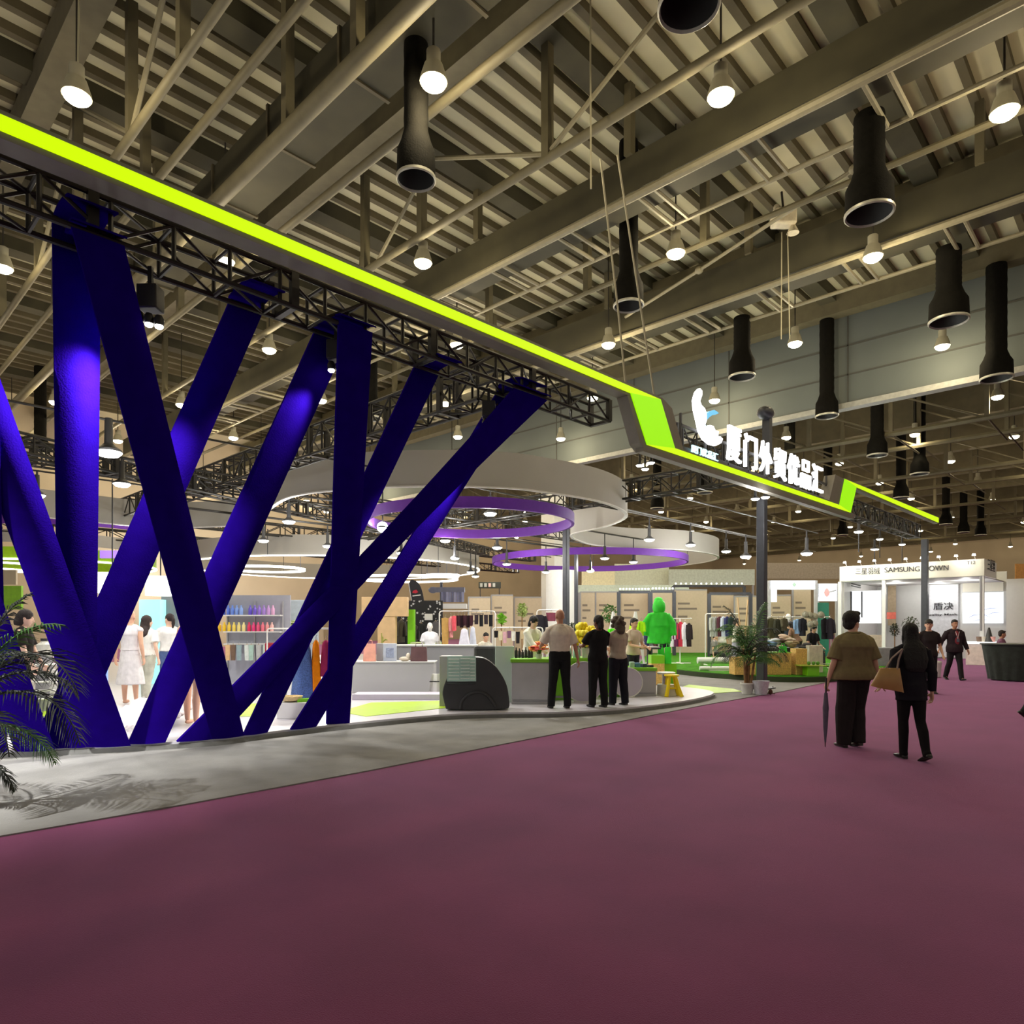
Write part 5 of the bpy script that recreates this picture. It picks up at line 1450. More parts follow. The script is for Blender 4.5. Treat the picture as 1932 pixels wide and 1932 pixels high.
def garment(px, yt, yb, wpx, d, rgb, label, kind='coat', turn=0.0, group=None, thick=0.10, name='hanging_garment'):
    """clothes on a hanger; turn = 0 shows the front, about 1.3 shows it edge on."""
    m = mat('cloth_%02x%02x%02x' % rgb, rgb, 0.9, var=0.10, scale=14, bump=0.1, bscale=120, spec=0.2)
    H_ = M(yb - yt, d); W_ = M(wpx, d)
    t = thing(name, label, 'garment', P(px, yb, d), YAW + turn, group)
    rr = random.Random(int(px * 7 + yt))
    ph = rr.uniform(0, 6)
    rings = []
    N = 12
    for i in range(N + 1):
        f = i / N                                   # 0 hem .. 1 neck
        if kind == 'trousers': hw = W_ / 2 * (0.80 + 0.2 * f)
        elif kind == 'dress': hw = W_ / 2 * (1.0 - 0.55 * max(0, f - 0.1) if f < 0.8 else 0.62 - 0.1 * (f - 0.8))
        else: hw = W_ / 2 * (0.92 + 0.08 * f)
        th = thick / 2 * (1.0 - 0.35 * f)
        if f > 0.86 and kind != 'trousers':
            k = (f - 0.86) / 0.14
            hw *= (1 - 0.62 * k * k); th *= 1 - 0.5 * k
        ring = []
        for q in range(28):
            a = 2 * PI * q / 28
            fold = 1 + 0.22 * (1 - f) * math.sin(a * 5 + ph + f * 2)
            ring.append(V((hw * math.copysign(abs(math.cos(a)) ** 0.75, math.cos(a)), th * fold * math.sin(a) , H_ * f)))
        rings.append(ring)
    MB().loft(rings).build('cloth', m, t, ang=70)
    if kind == 'coat':
        for sx in (-1, 1):
            MB().tube([(sx * W_ * 0.40, 0, H_ * 0.92), (sx * W_ * 0.52, -0.01, H_ * 0.66), (sx * W_ * 0.55, -0.03, H_ * 0.30)], [0.055, 0.055, 0.048], 10, flat=0.8).build('sleeve', m, t)
    ho = MB().tube([(-W_ * 0.32, 0, H_ * 0.93), (0, 0, H_ + 0.02), (W_ * 0.32, 0, H_ * 0.93)], 0.008, 6).build('hanger', mat('hanger', (196, 170, 130), 0.5, var=0), t)
    MB().tube([(0, 0, H_ + 0.02), (0, 0, H_ + 0.06), (0.02, 0, H_ + 0.09)], 0.005, 6).build('hook', m_chrome, ho)
    return t
g_ = 'clothes on the white rack behind the long counter'
rack(829, 934, 1153, 17.6, 'white clothes rack with rounded corners behind the display wall')
garment(840, 1166, 1217, 14, 17.5, (198, 158, 92), 'tan trousers, leftmost on the white rack', 'trousers', 0, g_)
garment(851, 1163, 1203, 7, 17.55, (222, 150, 150), 'dusty pink garment beside the tan trousers on the white rack', 'coat', 0.9, g_)
garment(857, 1162, 1190, 9, 17.45, (228, 92, 104), 'coral red top on the white rack', 'trousers', 0.5, g_)
for k, px in enumerate((865, 871, 877, 883, 889)):
    garment(px, 1161, 1181 + (k % 2) * 3, 8, 17.5 + 0.03 * (k % 2), (46, 28, 36) if k % 2 else (62, 34, 42), 'dark plum underwear piece hanging in the middle of the white rack', 'trousers', 0.4, g_)
garment(876, 1186, 1218, 21, 17.3, (232, 230, 246), 'white lilac dress hanging low on the white rack', 'dress', 0, g_)
garment(892, 1182, 1216, 14, 17.4, (206, 210, 226), 'pale blue grey dress beside the white lilac one', 'dress', 0.2, g_)
for k, px in enumerate((899, 908, 917, 926)):
    garment(px, 1160, 1178 + 4 * (k % 2), 8, 17.5, (30, 30, 34) if k % 2 else (52, 44, 50), 'black small garment at the right part of the white rack', 'trousers', 0.5, g_)
rack(930, 1024, 1184, 16.6, 'lower white display rail carrying small accessories', zb=ZF)
rr = random.Random(12)
accs = [(30, 28, 30), (222, 214, 180), (224, 176, 190), (120, 84, 110), (240, 238, 232), (40, 36, 42), (206, 186, 150), (196, 150, 168), (60, 60, 70), (228, 228, 222)]
for k in range(11):
    px = 936 + k * 8.2
    garment(px, 1190 + (k % 3), 1203 + (k * 5) % 14, 8, 16.55, accs[k % 10], 'small pastel or black accessory pouch hanging on the lower white rail', 'trousers', 0.2, 'accessory pouches on the lower rail', 0.05, 'accessory_pouch')
rack(1013, 1060, 1151, 18.0, 'white clothes rail behind the cream bloused seller')
garment(1018, 1160, 1193, 24, 17.9, (38, 36, 42), 'black coat on the rail behind the cream bloused seller', 'coat', 0.2)
garment(1040, 1156, 1172, 20, 17.95, (120, 60, 76), 'plum top on the rail behind the bald visitor', 'trousers', 0.1)
# big pale dresses near the ribbons
g_ = 'long dresses hanging behind the ribbons'
rack(540, 650, 1186, 11.6, 'white clothes rail carrying the blue, orange and magenta dresses')
def sequin():
    m = mat('cloth_sequin', (74, 104, 176), 0.3, 0.3, var=0.45, scale=60, bump=0.6, bscale=200)
    return m
t = garment(572, 1208, 1326, 46, 11.5, (70, 100, 172), 'glittering blue sequin gown', 'dress', 0.1, g_, 0.22)
for ch in t.children:
    if ch.name.startswith('cloth'): ch.data.materials.clear(); ch.data.materials.append(sequin())
garment(596, 1208, 1306, 21, 11.55, (246, 142, 22), 'orange dress between the blue gown and the magenta one', 'dress', 0.5, g_, 0.16)
garment(615, 1208, 1276, 24, 11.6, (152, 42, 88), 'magenta dress beside the dark upright ribbon', 'dress', 0.3, g_, 0.16)
t, w_, h = cbox('display_cube', 'white display cube with a straw basket, in front of the blue sequin gown', 'cube', 522, 588, 1326, 1356, 10.6, 0.4, m_white, zb=ZF)
ztop = zy(1326, 10.6)
single('straw_basket', 'flat straw basket on the white display cube', 'basket', MB().lathe([(0.06, 0), (0.16, 0.03), (0.19, 0.09), (0.18, 0.09), (0.14, 0.03)], n=20), mat('straw', (214, 190, 140), 0.8, var=0.2, scale=40), G(548, 10.75, ztop))
single('lime_box', 'small lime green box beside the straw basket', 'box', MB().box(-0.09, 0.09, -0.06, 0.06, 0, 0.05), m_limeacr, G(572, 10.75, ztop), 0.3, smooth=False, bevel=0.004)
# --- bottle shelf
d = 17.2
t = thing('shelf_unit', 'grey wall shelf with rows of coloured bottles, seen between the ribbons', 'shelf', G(478, d, ZF), YAW)
w_ = M(112, d); H_ = zy(1122, d) - ZF
MB().box(-w_ / 2, w_ / 2 + 0.1, 0.25, 0.30, 0, H_).build('back_panel', mat('shelf_back', (176, 178, 190), 0.5, var=0.03), t, smooth=False)
zs1, zs2, zs3 = zy(1160, d) - ZF, zy(1191, d) - ZF, zy(1214, d) - ZF
for z in (zs1, zs2, zs3): MB().box(-w_ / 2, w_ / 2 * 0.9, -0.02, 0.25, z - 0.03, z).build('shelf_board', m_white, t, smooth=False)
for x in (-w_ / 2, -0.05, w_ / 2 * 0.9): MB().box(x - 0.015, x + 0.015, 0.2, 0.25, 0, zs1 + 0.35).build('upright', m_metal, t, smooth=False)
rowsb = [(0, 414, 455, zs1, [(64, 88, 206), (80, 104, 216), (92, 126, 226), (108, 144, 232), (130, 164, 236), (146, 178, 240)], 'blue', 18), (1, 472, 515, zs1, [(104, 84, 206), (124, 98, 214), (150, 116, 216), (176, 140, 222), (206, 160, 224), (232, 176, 216)], 'violet', 18),
         (0, 414, 460, zs2, [(240, 190, 20), (246, 204, 40), (248, 212, 70), (250, 222, 100), (250, 230, 140), (250, 234, 160)], 'yellow', 17), (1, 470, 513, zs2, [(226, 40, 90), (232, 60, 130), (236, 84, 130), (240, 120, 140), (244, 160, 160), (246, 190, 184)], 'pink', 17)]
for col, a, b, z, cols, nm, hp in rowsb:
    for k, c_ in enumerate(cols):
        px = a + (b - a) * k / (len(cols) - 1)
        bottle(px, d + 0.05, z + ZF, M(hp, d), M(3.3, d), mat('bottle_%02x%02x%02x' % c_, c_, 0.35, var=0.03), '%s bottle in the row on the grey wall shelf' % nm, '%s bottles on the wall shelf' % nm, mat('bcap_%02x%02x%02x' % c_, tuple(min(255, v + 14) for v in c_), 0.4, var=0))
for k, (px, c_, lab) in enumerate([(430, (226, 188, 140), 'sand'), (440, (120, 98, 84), 'brown'), (451, (150, 172, 178), 'steel blue'), (466, (222, 230, 226), 'white'), (474, (176, 206, 194), 'mint'), (488, (188, 190, 188), 'silver grey'), (501, (214, 234, 224), 'pale mint'), (507, (150, 202, 180), 'aqua')]):
    garment(px, 1217, 1246, 10, d - 0.15, c_, lab + ' towel hanging under the bottle shelf', 'trousers', 0.1, 'towels under the bottle shelf', 0.06, 'towel')
t, w_, h = cbox('cushion', 'dark red cushion box behind the white rail, right of the towels', 'cushion', 499, 522, 1213, 1236, 16.6, 0.2, mat('cushion_red', (150, 34, 52), 0.8), bevel=0.03, zb=ZF)
rack(504, 562, 1186, 15.5, 'white rail with slanting hooks right of the bottle shelf')
bunch(553, 17.9, zy(1190, 17.9), 0.10, 0.30, [(226, 232, 180), (190, 210, 130)], 'pale green flowers in front of the grey shelf wall', 18, seed=9)
t, w_, h = cbox('display_wall', 'pale grey partition right of the bottle shelf', 'partition', 535, 600, 1132, 1240, 18.2, 0.08, mat('pale_partition', (186, 196, 204), 0.5), zb=ZF)
# --- white fur rug
rr = random.Random(5)
t = thing('fur_rug', 'shaggy white fur rug spread over a low slope between the ribbons', 'rug', G(238, 9.4, ZF), YAW)
def fur(u, v):
    x = (u - 0.5) * 1.0; y = -0.8 + 2.0 * v
    z = 0.02 + 0.50 * max(0, v - 0.25) ** 1.4 * (1 - 0.5 * abs(u - 0.5))
    q = V((x * 7, y * 7, 0))
    return V((x + 0.03 * noise.noise(q), y, z + 0.05 * noise.noise(q * 1.7) + 0.025 * noise.noise(q * 4.1) + 0.03))
MB().slab(fur, 60, 110, (0, 0, -0.02)).build('pile', mat('white_fur', (232, 228, 234), 0.95, var=0.06, scale=30, bump=0.6, bscale=150), t)
# --- left end of the booth
m_glowshade = emis('drum_glow', (255, 255, 252), 3.0)
def drum(px, py, d, rpx, hpx, label):
    c = P(px, py, d)
    t = thing('drum_lamp', label, 'lamp', c, YAW)
    MB().lathe([(M(rpx, d), -M(hpx, d) / 2), (M(rpx, d), M(hpx, d) / 2)], n=32).build('lamp_shade', m_glowshade, t)
    MB().tube([(0, 0, M(hpx, d) / 2), (0, 0, 5.05 - c.z)], 0.015, 6).build('cord', m_pend, t)
drum(212, 1102, 16.5, 26, 34, 'glowing white drum lamp right of the bright upright ribbon')
drum(303, 1106, 16.0, 26, 36, 'glowing white drum lamp above the two people in white tees')
def panel(px0, px1, yt, yb, d, m, label, name='light_screen', cat='screen', th=0.05, zb=None):
    w_, z0, z1 = M(px1 - px0, d), zy(yb, d) if zb is None else zb, zy(yt, d)
    return single(name, label, cat, MB().box(-w_ / 2, w_ / 2, 0, th, 0, z1 - z0), m, G((px0 + px1) / 2, d, z0), smooth=False, bevel=0.004)
m_cyan = emis('cyan_screen', (96, 226, 222), 0.9)
panel(262, 302, 1131, 1172, 17.0, m_cyan, 'cyan glass display cabinet behind the two white tees', 'display_cabinet', 'cabinet', 0.3, ZF)
panel(186, 208, 1114, 1130, 17.2, m_cyan, 'small cyan light panel right of the upright ribbon')
panel(304, 336, 1122, 1260, 17.4, m_grey2, 'grey partition behind the leaning dark ribbon, left of the bottle shelf', 'display_wall', 'partition', 0.08, ZF)
panel(184, 202, 1131, 1142, 16.9, emis('blue_screen', (70, 130, 240), 1.0), 'tiny blue screen low beside the upright ribbon', 'screen', 'screen', 0.05, ZF)
MB
t = thing('white_tower', 'tower of stacked white discs behind the palm leaves', 'display stand', G(83, 11.6, ZF), YAW)
for k in range(5):
    z = zy(1318 - 0 - k * 16, 11.6) - ZF - 0.06
    MB().lathe([(0.16, z + 0.05), (0.19, z + 0.065), (0.16, z + 0.08)], n=24).build('disc', m_white, t)
MB().tube([(0, 0, 0.0), (0, 0, zy(1238, 11.6) - ZF)], 0.12, 20).build('core', m_grey2, t)
t = thing('chain_sculpture', 'string of white knobbly loops hanging beside the white tower', 'decoration', G(101, 11.2, zy(1320, 11.2)), YAW)
for k in range(7):
    MB().tube([(0.05 * math.cos(a) + 0.01 * (k % 2), 0.02 * math.sin(2 * a), 0.03 + k * 0.068 + 0.045 * math.sin(a)) for a in [2 * PI * q / 12 for q in range(12)]], 0.017, 6, closed=True).build('loop', m_white, t)
MB().tube([(0, 0, 0.45), (0, 0, 0.8)], 0.006, 5).build('cord', m_white, t)
bottle(84, 11.6, zy(1238, 11.6), 0.30, 0.12, mat('bottle_cone', (206, 206, 196), 0.3), 'grey cone shaped bottle with dark cap on the white tower', None)
panel(-30, 40, 1105, 1150, 18.5, mat('lime_wall', (132, 186, 36), 0.5), 'lime green wall panel behind the palm leaves', 'lime_board', 'board', 0.08)
panel(-20, 30, 1075, 1103, 22, m_tan, 'tan board above the lime wall panel at the left edge', 'tan_board', 'board', 0.08)
# --- feather flag
d = 21.5
t = thing('feather_flag', 'black feather flag with a red mark and white blocks', 'flag', G(792, d, ZF), YAW)
def fpt(x, y): return V((M(660 + x / 8.05 - 792, d), 0, zy(1080 + y / 8.05, d) - ZF))
fo = smooth_path([fpt(*q) for q in [(900, 160), (930, 112), (985, 120), (1040, 160), (1080, 230), (1110, 330), (1130, 450), (1150, 560), (1140, 600), (1000, 660), (975, 600), (940, 400), (905, 220)]], 3)
MB().prism(fo, (0, 0.02, 0)).build('flag_cloth', mat('flag_black', (40, 40, 44), 0.8), t, ang=20)
MB().tube([fpt(895, 170), fpt(965, 600), fpt(1010, 800), V((0.0, 0, 0.0))], 0.014, 6).build('pole', m_metal, t)
def fblock(pts, m, nm): MB().prism([fpt(*q) + V((0, -0.008, 0)) for q in pts], (0, 0.006, 0)).build(nm, m, t, smooth=False)
m_fred = mat('flag_red', (190, 36, 56), 0.7)
fblock([(950, 310), (960, 280), (1010, 262), (1040, 300), (1000, 318)], m_fred, 'red_mark')
for q in ([(952, 520), (1040, 470), (1052, 500), (965, 548)], [(975, 560), (1010, 548), (1020, 580), (985, 600)], [(1000, 632), (1060, 590), (1070, 620), (1010, 655)], [(1070, 580), (1135, 540), (1142, 570), (1080, 612)]):
    fblock(q, m_paper, 'white_block')
fblock([(950, 350), (1075, 335), (1078, 350), (955, 366)], m_paper, 'white_block')
# --- tan wooden T-shaped stand and backdrop behind the flag
d = 18.6
t = thing('wooden_display', 'tan wooden T shaped display with a wide top board, behind the long counter', 'display', G(728, d, ZF), YAW)
MB().box(M(-46, d), M(40, d), 0, 0.3, zy(1163, d) - ZF, zy(1126, d) - ZF).build('top_board', m_wood, t, smooth=False, bevel=0.01)
MB().box(M(-16, d), M(18, d), 0.02, 0.28, 0, zy(1163, d) - ZF).build('pillar', m_wood, t, smooth=False, bevel=0.01)
t = thing('cactus', 'thin green cactus branch in front of the tan wooden pillar', 'plant', G(720, 15.2, zt), YAW)
MB().tube([(0, 0, 0), (0.01, 0, 0.22), (0.02, 0, 0.52)], [0.03, 0.03, 0.022], 8).tube([(0.01, 0, 0.40), (0.09, 0, 0.46), (0.13, 0, 0.44)], [0.02, 0.02, 0.012], 8).tube([(0.012, 0, 0.42), (0.0, 0, 0.60)], [0.02, 0.012], 8).build('stalk', mat('cactus_green', (150, 150, 70), 0.7), t)
def pattern_mat():
    m = mat('skull_print', (48, 48, 50), 0.9, var=0.0)
    nt = m.node_tree; b = nt.nodes['Principled BSDF']
    tc = nt.nodes.new('ShaderNodeTexCoord'); v = nt.nodes.new('ShaderNodeTexVoronoi'); r = nt.nodes.new('ShaderNodeValToRGB')
    v.inputs['Scale'].default_value = 9.0
    r.color_ramp.elements[0].position = 0.22; r.color_ramp.elements[1].position = 0.30
    r.color_ramp.elements[0].color = (0.6, 0.6, 0.62, 1); r.color_ramp.elements[1].color = (0.02, 0.02, 0.022, 1)
    nt.links.new(tc.outputs['Object'], v.inputs['Vector']); nt.links.new(v.outputs['Distance'], r.inputs['Fac']); nt.links.new(r.outputs['Color'], b.inputs['Base Color'])
    return m
mp = pattern_mat()
panel(748, 835, 1133, 1260, 20.2, mp, 'black fabric wall with white blotchy print behind the feather flag', 'printed_backdrop', 'backdrop', 0.08, ZF)
for k, (px, yt) in enumerate([(757, 1170), (768, 1172), (781, 1178), (795, 1176), (822, 1172)]):
    garment(px, yt, yt + 42, 15, 19.4 + 0.1 * k, (44, 44, 48) if k % 2 else (92, 88, 92), 'black or grey printed shirt in front of the printed wall', 'coat', 0.4 + 0.2 * (k % 2), 'printed shirts by the black wall')
panel(801, 816, 1158, 1170, 20.17, m_paper, 'small white sign on the black printed wall', 'small_sign', 'sign', 0.02)
t, w_, h = cbox('lime_counter', 'pale lime topped counter in front of the printed wall', 'counter', 774, 830, 1212, 1250, 18.4, 0.5, mat('lime_pale', (176, 190, 130), 0.5), zb=ZF)
panel(769, 782, 1150, 1176, 19.0, m_limeacr, 'bright green box tower beside the feather flag', 'green_tower', 'box', 0.2, ZF)
# scarf shelf above the rack
d = 21.0
t = thing('scarf_display', 'shelf hung with blue grey scarves above the white clothes rack', 'display', G(850, d, 1.4), YAW)
MB().box(M(-38, d), M(26, d), 0, 0.35, zy(1117, d) - 1.4, zy(1108, d) - 1.4).build('shelf_top', mat('slate', (92, 94, 110), 0.6), t, smooth=False)
for k in range(9):
    x = M(-16 + k * 4.9, d)
    MB().slab(lambda u, v: V((x + (u - 0.5) * M(4.4, d), 0.02 * math.sin(v * 3 + k), zy(1136, d) - 1.4 + v * M(19, d))), 3, 6, (0, 0.05, 0)).build('scarf', mat('scarf_%d' % (k % 3), [(120, 122, 150), (96, 98, 124), (142, 144, 172)][k % 3], 0.9), t)
MB().box(M(-16, d), M(30, d), -0.1, 0.4, zy(1148, d) - 1.4, zy(1139, d) - 1.4).build('lower_shelf', m_white, t, smooth=False)
MB().tube([(M(-18, d), 0.1, -1.3), (M(-18, d), 0.1, zy(1098, d) - 1.4)], 0.045, 8).build('post', m_post, t)
MB().ell((M(-34, d), 0.1, zy(1113, d) - 1.4), 0.14, 0.1, 0.1).build('roll', mat('slate', (92, 94, 110), 0.6), t)
# ================================================================== GRASS ISLAND AND BEYOND
ZI = 0.162
# --- plants
m_frond = mat('palm_frond', (54, 98, 30), 0.6, var=0.3, scale=6)
m_frond_d = mat('palm_frond_dark', (18, 28, 11), 0.6, var=0.3, scale=6)  # shade put into the colour: unlit copy of the frond green
m_trunk = mat('palm_cane', (132, 98, 62), 0.85, var=0.25, scale=12)
m_pot = mat('pot_white', (214, 212, 208), 0.5)
def frond(mb, base, dirv, length, droop, nl, ll, w0, rr, face=None):
    """a curved midrib with two ranks of narrow leaflets"""
    dirv = V(dirv).normalized()
    pts, d_, p = [V(base)], dirv.copy(), V(base)
    N = 14
    for k in range(N):
        d_ = (d_ + V((0, 0, -droop * (k + 1) / N / N * 3))).normalized()
        p = p + d_ * (length / N); pts.append(p.copy())
    mb.tube(pts, [0.012 * (1 - 0.8 * i / N) + 0.002 for i in range(N + 1)], 5)
    for i in range(nl):
        f = 0.15 + 0.83 * i / nl
        k = f * N; a = int(k); q = pts[a].lerp(pts[min(a + 1, N)], k - a)
        tng = (pts[min(a + 1, N)] - pts[a]).normalized()
        sd = tng.cross(V((0, 0, 1)))
        if sd.length < 0.05: sd = V((1, 0, 0))
        sd.normalize()
        L = ll * math.sin(PI * (0.12 + 0.82 * f)) * rr.uniform(0.85, 1.1)
        for s_ in (-1, 1):
            o = (sd * s_ * 0.85 + tng * 0.55 + V((0, 0, rr.uniform(-0.25, 0.15)))).normalized()
            mid = q + o * L * 0.5 + V((0, 0, 0.0)); tip = q + o * L + V((0, 0, -0.28 * L))
            nn = o.cross(tng).normalized()
            wv = tng * w0
            mb.add([q - wv * 0.4, q + wv * 0.4, mid + wv, mid - wv, tip, q + nn * 0.004, mid + nn * 0.006], [(0, 1, 2, 3), (3, 2, 4), (0, 5, 1), (0, 3, 6, 5), (5, 6, 2, 1), (3, 4, 6), (6, 4, 2)])
def palm(label, loc, rot, fronds, canes, potR, potH, pot=True, seed=2, m1=None):
    rr = random.Random(seed)
    t = thing('potted_palm', label, 'plant', loc, rot)
    if pot:
        MB().lathe([(potR * 0.72, 0), (potR * 0.95, potH * 0.85), (potR, potH * 0.88), (potR, potH), (potR * 0.9, potH), (potR * 0.85, potH * 0.8), (0.01, potH * 0.78)], n=28).build('pot', m_pot, t)
    for k, (x, y, h, lx) in enumerate(canes):
        MB().tube([(x, y, potH * 0.75), (x + lx * 0.5, y, potH + h * 0.5), (x + lx, y, potH + h)], [0.032, 0.026, 0.018], 8).build('cane', m_trunk, t)
    for k, (az, el, L, droop, x, z) in enumerate(fronds):
        mb = MB()
        frond(mb, (x, rr.uniform(-0.03, 0.03), z), (math.cos(az) * math.cos(el), math.sin(az) * math.cos(el), math.sin(el)), L, droop, 30, L * 0.32, 0.008, rr)
        mb.build('frond', m1[k % len(m1)] if m1 else (m_frond if k % 3 else m_frond_d), t)
    return t
rr = random.Random(21)
fr = []
for k in range(20):
    az = 2 * PI * k / 20 * 1.0 + rr.uniform(-0.2, 0.2)
    el = rr.uniform(0.55, 1.35)
    fr.append((az, el, rr.uniform(0.75, 1.15), rr.uniform(0.8, 1.8), rr.uniform(-0.08, 0.1), rr.uniform(0.55, 1.05)))
fr += [(0.2, 1.35, 1.25, 0.6, 0.05, 0.9), (2.6, 1.3, 1.2, 0.8, 0.0, 0.95), (PI, 0.9, 0.9, 1.4, -0.05, 0.8), (0.0, 0.8, 0.85, 1.6, 0.1, 0.7)]
palm('bushy potted palm in a white pot standing before the black fascia post', G(1410, 15.4, 0.012), YAW, fr, [(-0.04, 0, 0.75, -0.05), (0.03, 0.02, 0.85, 0.03), (0.07, -0.03, 0.65, 0.10), (0.0, 0.05, 0.8, 0.0)], 0.155, 0.25, seed=3)
# second pot wrapped in film
t = thing('wrapped_pot', 'second white pot wrapped in pale film beside the palm pot', 'pot', G(1435.5, 15.3, 0.012), YAW)
MB().lathe([(0.13, 0), (0.165, 0.20), (0.175, 0.26), (0.185, 0.30), (0.16, 0.29), (0.13, 0.22)], n=22).build('pot', mat('film_wrap', (206, 206, 216), 0.25, var=0.1, scale=18, bump=0.5, bscale=30), t)
MB().tube([(0.0, 0, 0.20), (0.02, 0, 0.24)], 0.12, 16).build('soil', mat('soil', (60, 44, 34), 0.95), t)
t = thing('dried_branch', 'brown dried leaf branch lying beside the wrapped pot', 'branch', G(1452, 15.3, 0.012), YAW)
MB().tube([(-0.1, 0, 0.01), (0.0, 0.02, 0.03), (0.12, 0, 0.012)], 0.012, 6).ell((0.02, 0, 0.05), 0.05, 0.03, 0.06).build('twig', mat('dry_brown', (92, 62, 48), 0.9), t)
# left foreground palm (its pot stands outside the frame)
fl_ = [(a, b, c * 0.82, dd, e, f * 0.95) for a, b, c, dd, e, f in [(0.15, 1.05, 1.25, 0.9, 0, 1.0), (0.55, 0.62, 1.15, 1.3, 0, 1.0), (-0.2, 0.75, 1.5, 1.5, 0.05, 1.05), (0.0, 0.35, 1.35, 1.5, 0.05, 0.95), (0.1, 0.0, 0.95, 1.0, 0.05, 0.75), (0.4, 1.25, 1.1, 0.7, 0, 1.1), (-0.5, 0.4, 1.0, 1.6, 0, 0.8), (0.2, 0.0, 0.6, 1.4, 0.0, 0.42), (2.6, 0.8, 1.1, 1.2, 0, 1.0), (3.4, 0.7, 1.1, 1.2, 0, 1.0), (1.5, 0.9, 1.1, 1.2, 0, 1.0)]]
palm('dark green palm reaching in from the left edge in front of the ribbons', G(-62, 5.7, 0.012), YAW, fl_, [(0, 0, 0.7, 0.02), (0.05, 0.03, 0.8, 0.05), (-0.04, 0, 0.6, -0.03)], 0.16, 0.26, seed=8, m1=[m_frond, m_frond_d, m_frond_d, m_frond_d])
# --- rails and coats on the grass
def pole_stand(px, d, yt, label, wpx):
    h = zy(yt, d) - ZI
    t = thing('clothes_stand', label, 'rack', G(px, d, ZI), YAW)
    MB().tube([(0, 0, 0), (0, 0, h)], 0.022, 8).build('pole', m_rack, t)
    MB().box(-0.38, 0.38, -0.04, 0.04, 0, 0.03).build('foot', m_rack, t, smooth=False)
    MB().box(-0.04, 0.04, -0.38, 0.38, 0, 0.03).build('foot', m_rack, t, smooth=False)
    MB().tube([(-M(wpx, d) / 2, 0, h), (M(wpx, d) / 2, 0, h)], 0.018, 8).build('arm', m_rack, t)
    return t
d = 25.0
pole_stand(1283, d, 1167, 'single pole stand carrying white, red and purple coats on the grass', 44)
g_ = 'coats on the pole stand'
for k, (px, c_, lab) in enumerate([(1268, (232, 228, 240), 'white coat, leftmost on the pole stand'), (1276, (104, 46, 84), 'purple coat between the white and the red one'), (1284, (196, 56, 76), 'red coat in the middle of the pole stand'), (1292, (240, 234, 246), 'white coat right of the red one'), (1300, (52, 42, 46), 'black coat, rightmost on the pole stand')]):
    garment(px, 1173 + abs(px - 1284) * 0.15, 1220, 10, d - 0.05 * k, c_, lab, 'coat', 0.45 if px > 1284 else -0.3, g_, 0.14)
rack(1214, 1264, 1174, 22.6, 'green white rail full of dark coats beside the bright green coat', ZI)
g_ = 'dark coats on the green white rail'
for k in range(6):
    c_ = [(62, 62, 104), (128, 124, 134), (110, 66, 78), (44, 42, 52), (36, 34, 42), (46, 46, 54)][k]
    garment(1221 + k * 7.6, 1184 - k * 0.8, 1222, 11, 22.5, c_, ['blue', 'light grey', 'dusty red', 'charcoal', 'black', 'dark grey'][k] + ' coat on the rail beside the bright green coat', 'coat', 0.5, g_, 0.14)
rack(1331, 1395, 1158, 24.0, 'white rail with grey, maroon and navy tops behind the white bench', ZI)
g_ = 'tops on the rail behind the white bench'
for k, (px, c_, lab) in enumerate([(1344, (176, 180, 172), 'sage grey top'), (1351, (158, 160, 160), 'mid grey top'), (1358, (88, 52, 62), 'maroon top'), (1365, (210, 220, 240), 'pale blue top'), (1372, (62, 66, 110), 'navy top'), (1379, (48, 66, 62), 'dark green top')]):
    garment(px, 1163, 1201, 11, 23.95, c_, lab + ' on the rail behind the white bench', 'coat', 0.45, g_, 0.12)
t = thing('bench', 'white rounded bench bar on the far side of the grass island', 'bench', G(1352, 23.2, ZI), YAW)
MB().tube([(-M(36, 23.2), 0, 0.20), (M(36, 23.2), 0, 0.20)], 0.11, 14).build('seat_bar', m_white, t)
for sx in (-0.5, 0.5): MB().box(sx - 0.04, sx + 0.04, -0.08, 0.08, 0, 0.12).build('leg', m_chrome, t, smooth=False)
t = thing('bench', 'low white tube lying in front of the white bench on the grass', 'bench', G(1356, 21.0, ZI), YAW)
MB().tube([(-M(36, 21), 0, 0.07), (M(36, 21), 0, 0.07)], 0.06, 12).build('seat_bar', m_white, t)
MB().box(-0.3, 0.3, -0.06, 0.06, 0, 0.02).build('foot', m_white, t, smooth=False)
# bright green coat stack
d = 21.0
t = thing('green_coat', 'bright green hooded coat on a stand behind the curly haired visitor', 'garment', G(1243, d, 0.012), YAW)
def lump(z0, z1, r0, r1, sd):
    rr2 = random.Random(sd)
    rings = []
    for i in range(9):
        f = i / 8
        rr_ = r0 + (r1 - r0) * f
        rings.append([V((rr_ * math.cos(a) * (1 + 0.08 * math.sin(3 * a + f * 4)), rr_ * 0.6 * math.sin(a), z0 + (z1 - z0) * f)) for a in [2 * PI * q / 24 for q in range(24)]])
    return MB().loft(rings)
mg = mat('vivid_green', (44, 206, 40), 0.6, var=0.14, scale=5)
mb = lump(zy(1215, d), zy(1178, d), 0.36, 0.33, 1)
mb.v += []
b2 = lump(zy(1182, d), zy(1156, d), 0.38, 0.24, 2)
mb.add(b2.v, b2.f)
for sx in (-1, 1): mb.tube([(sx * 0.24, 0, zy(1160, d)), (sx * 0.40, -0.03, zy(1176, d)), (sx * 0.44, -0.06, zy(1200, d))], [0.10, 0.11, 0.10], 12)
mesh_obj(remesh(mb, 'coat_body', 0.022, 4, 0.02, 5.0), 'coat_body', mg, t)
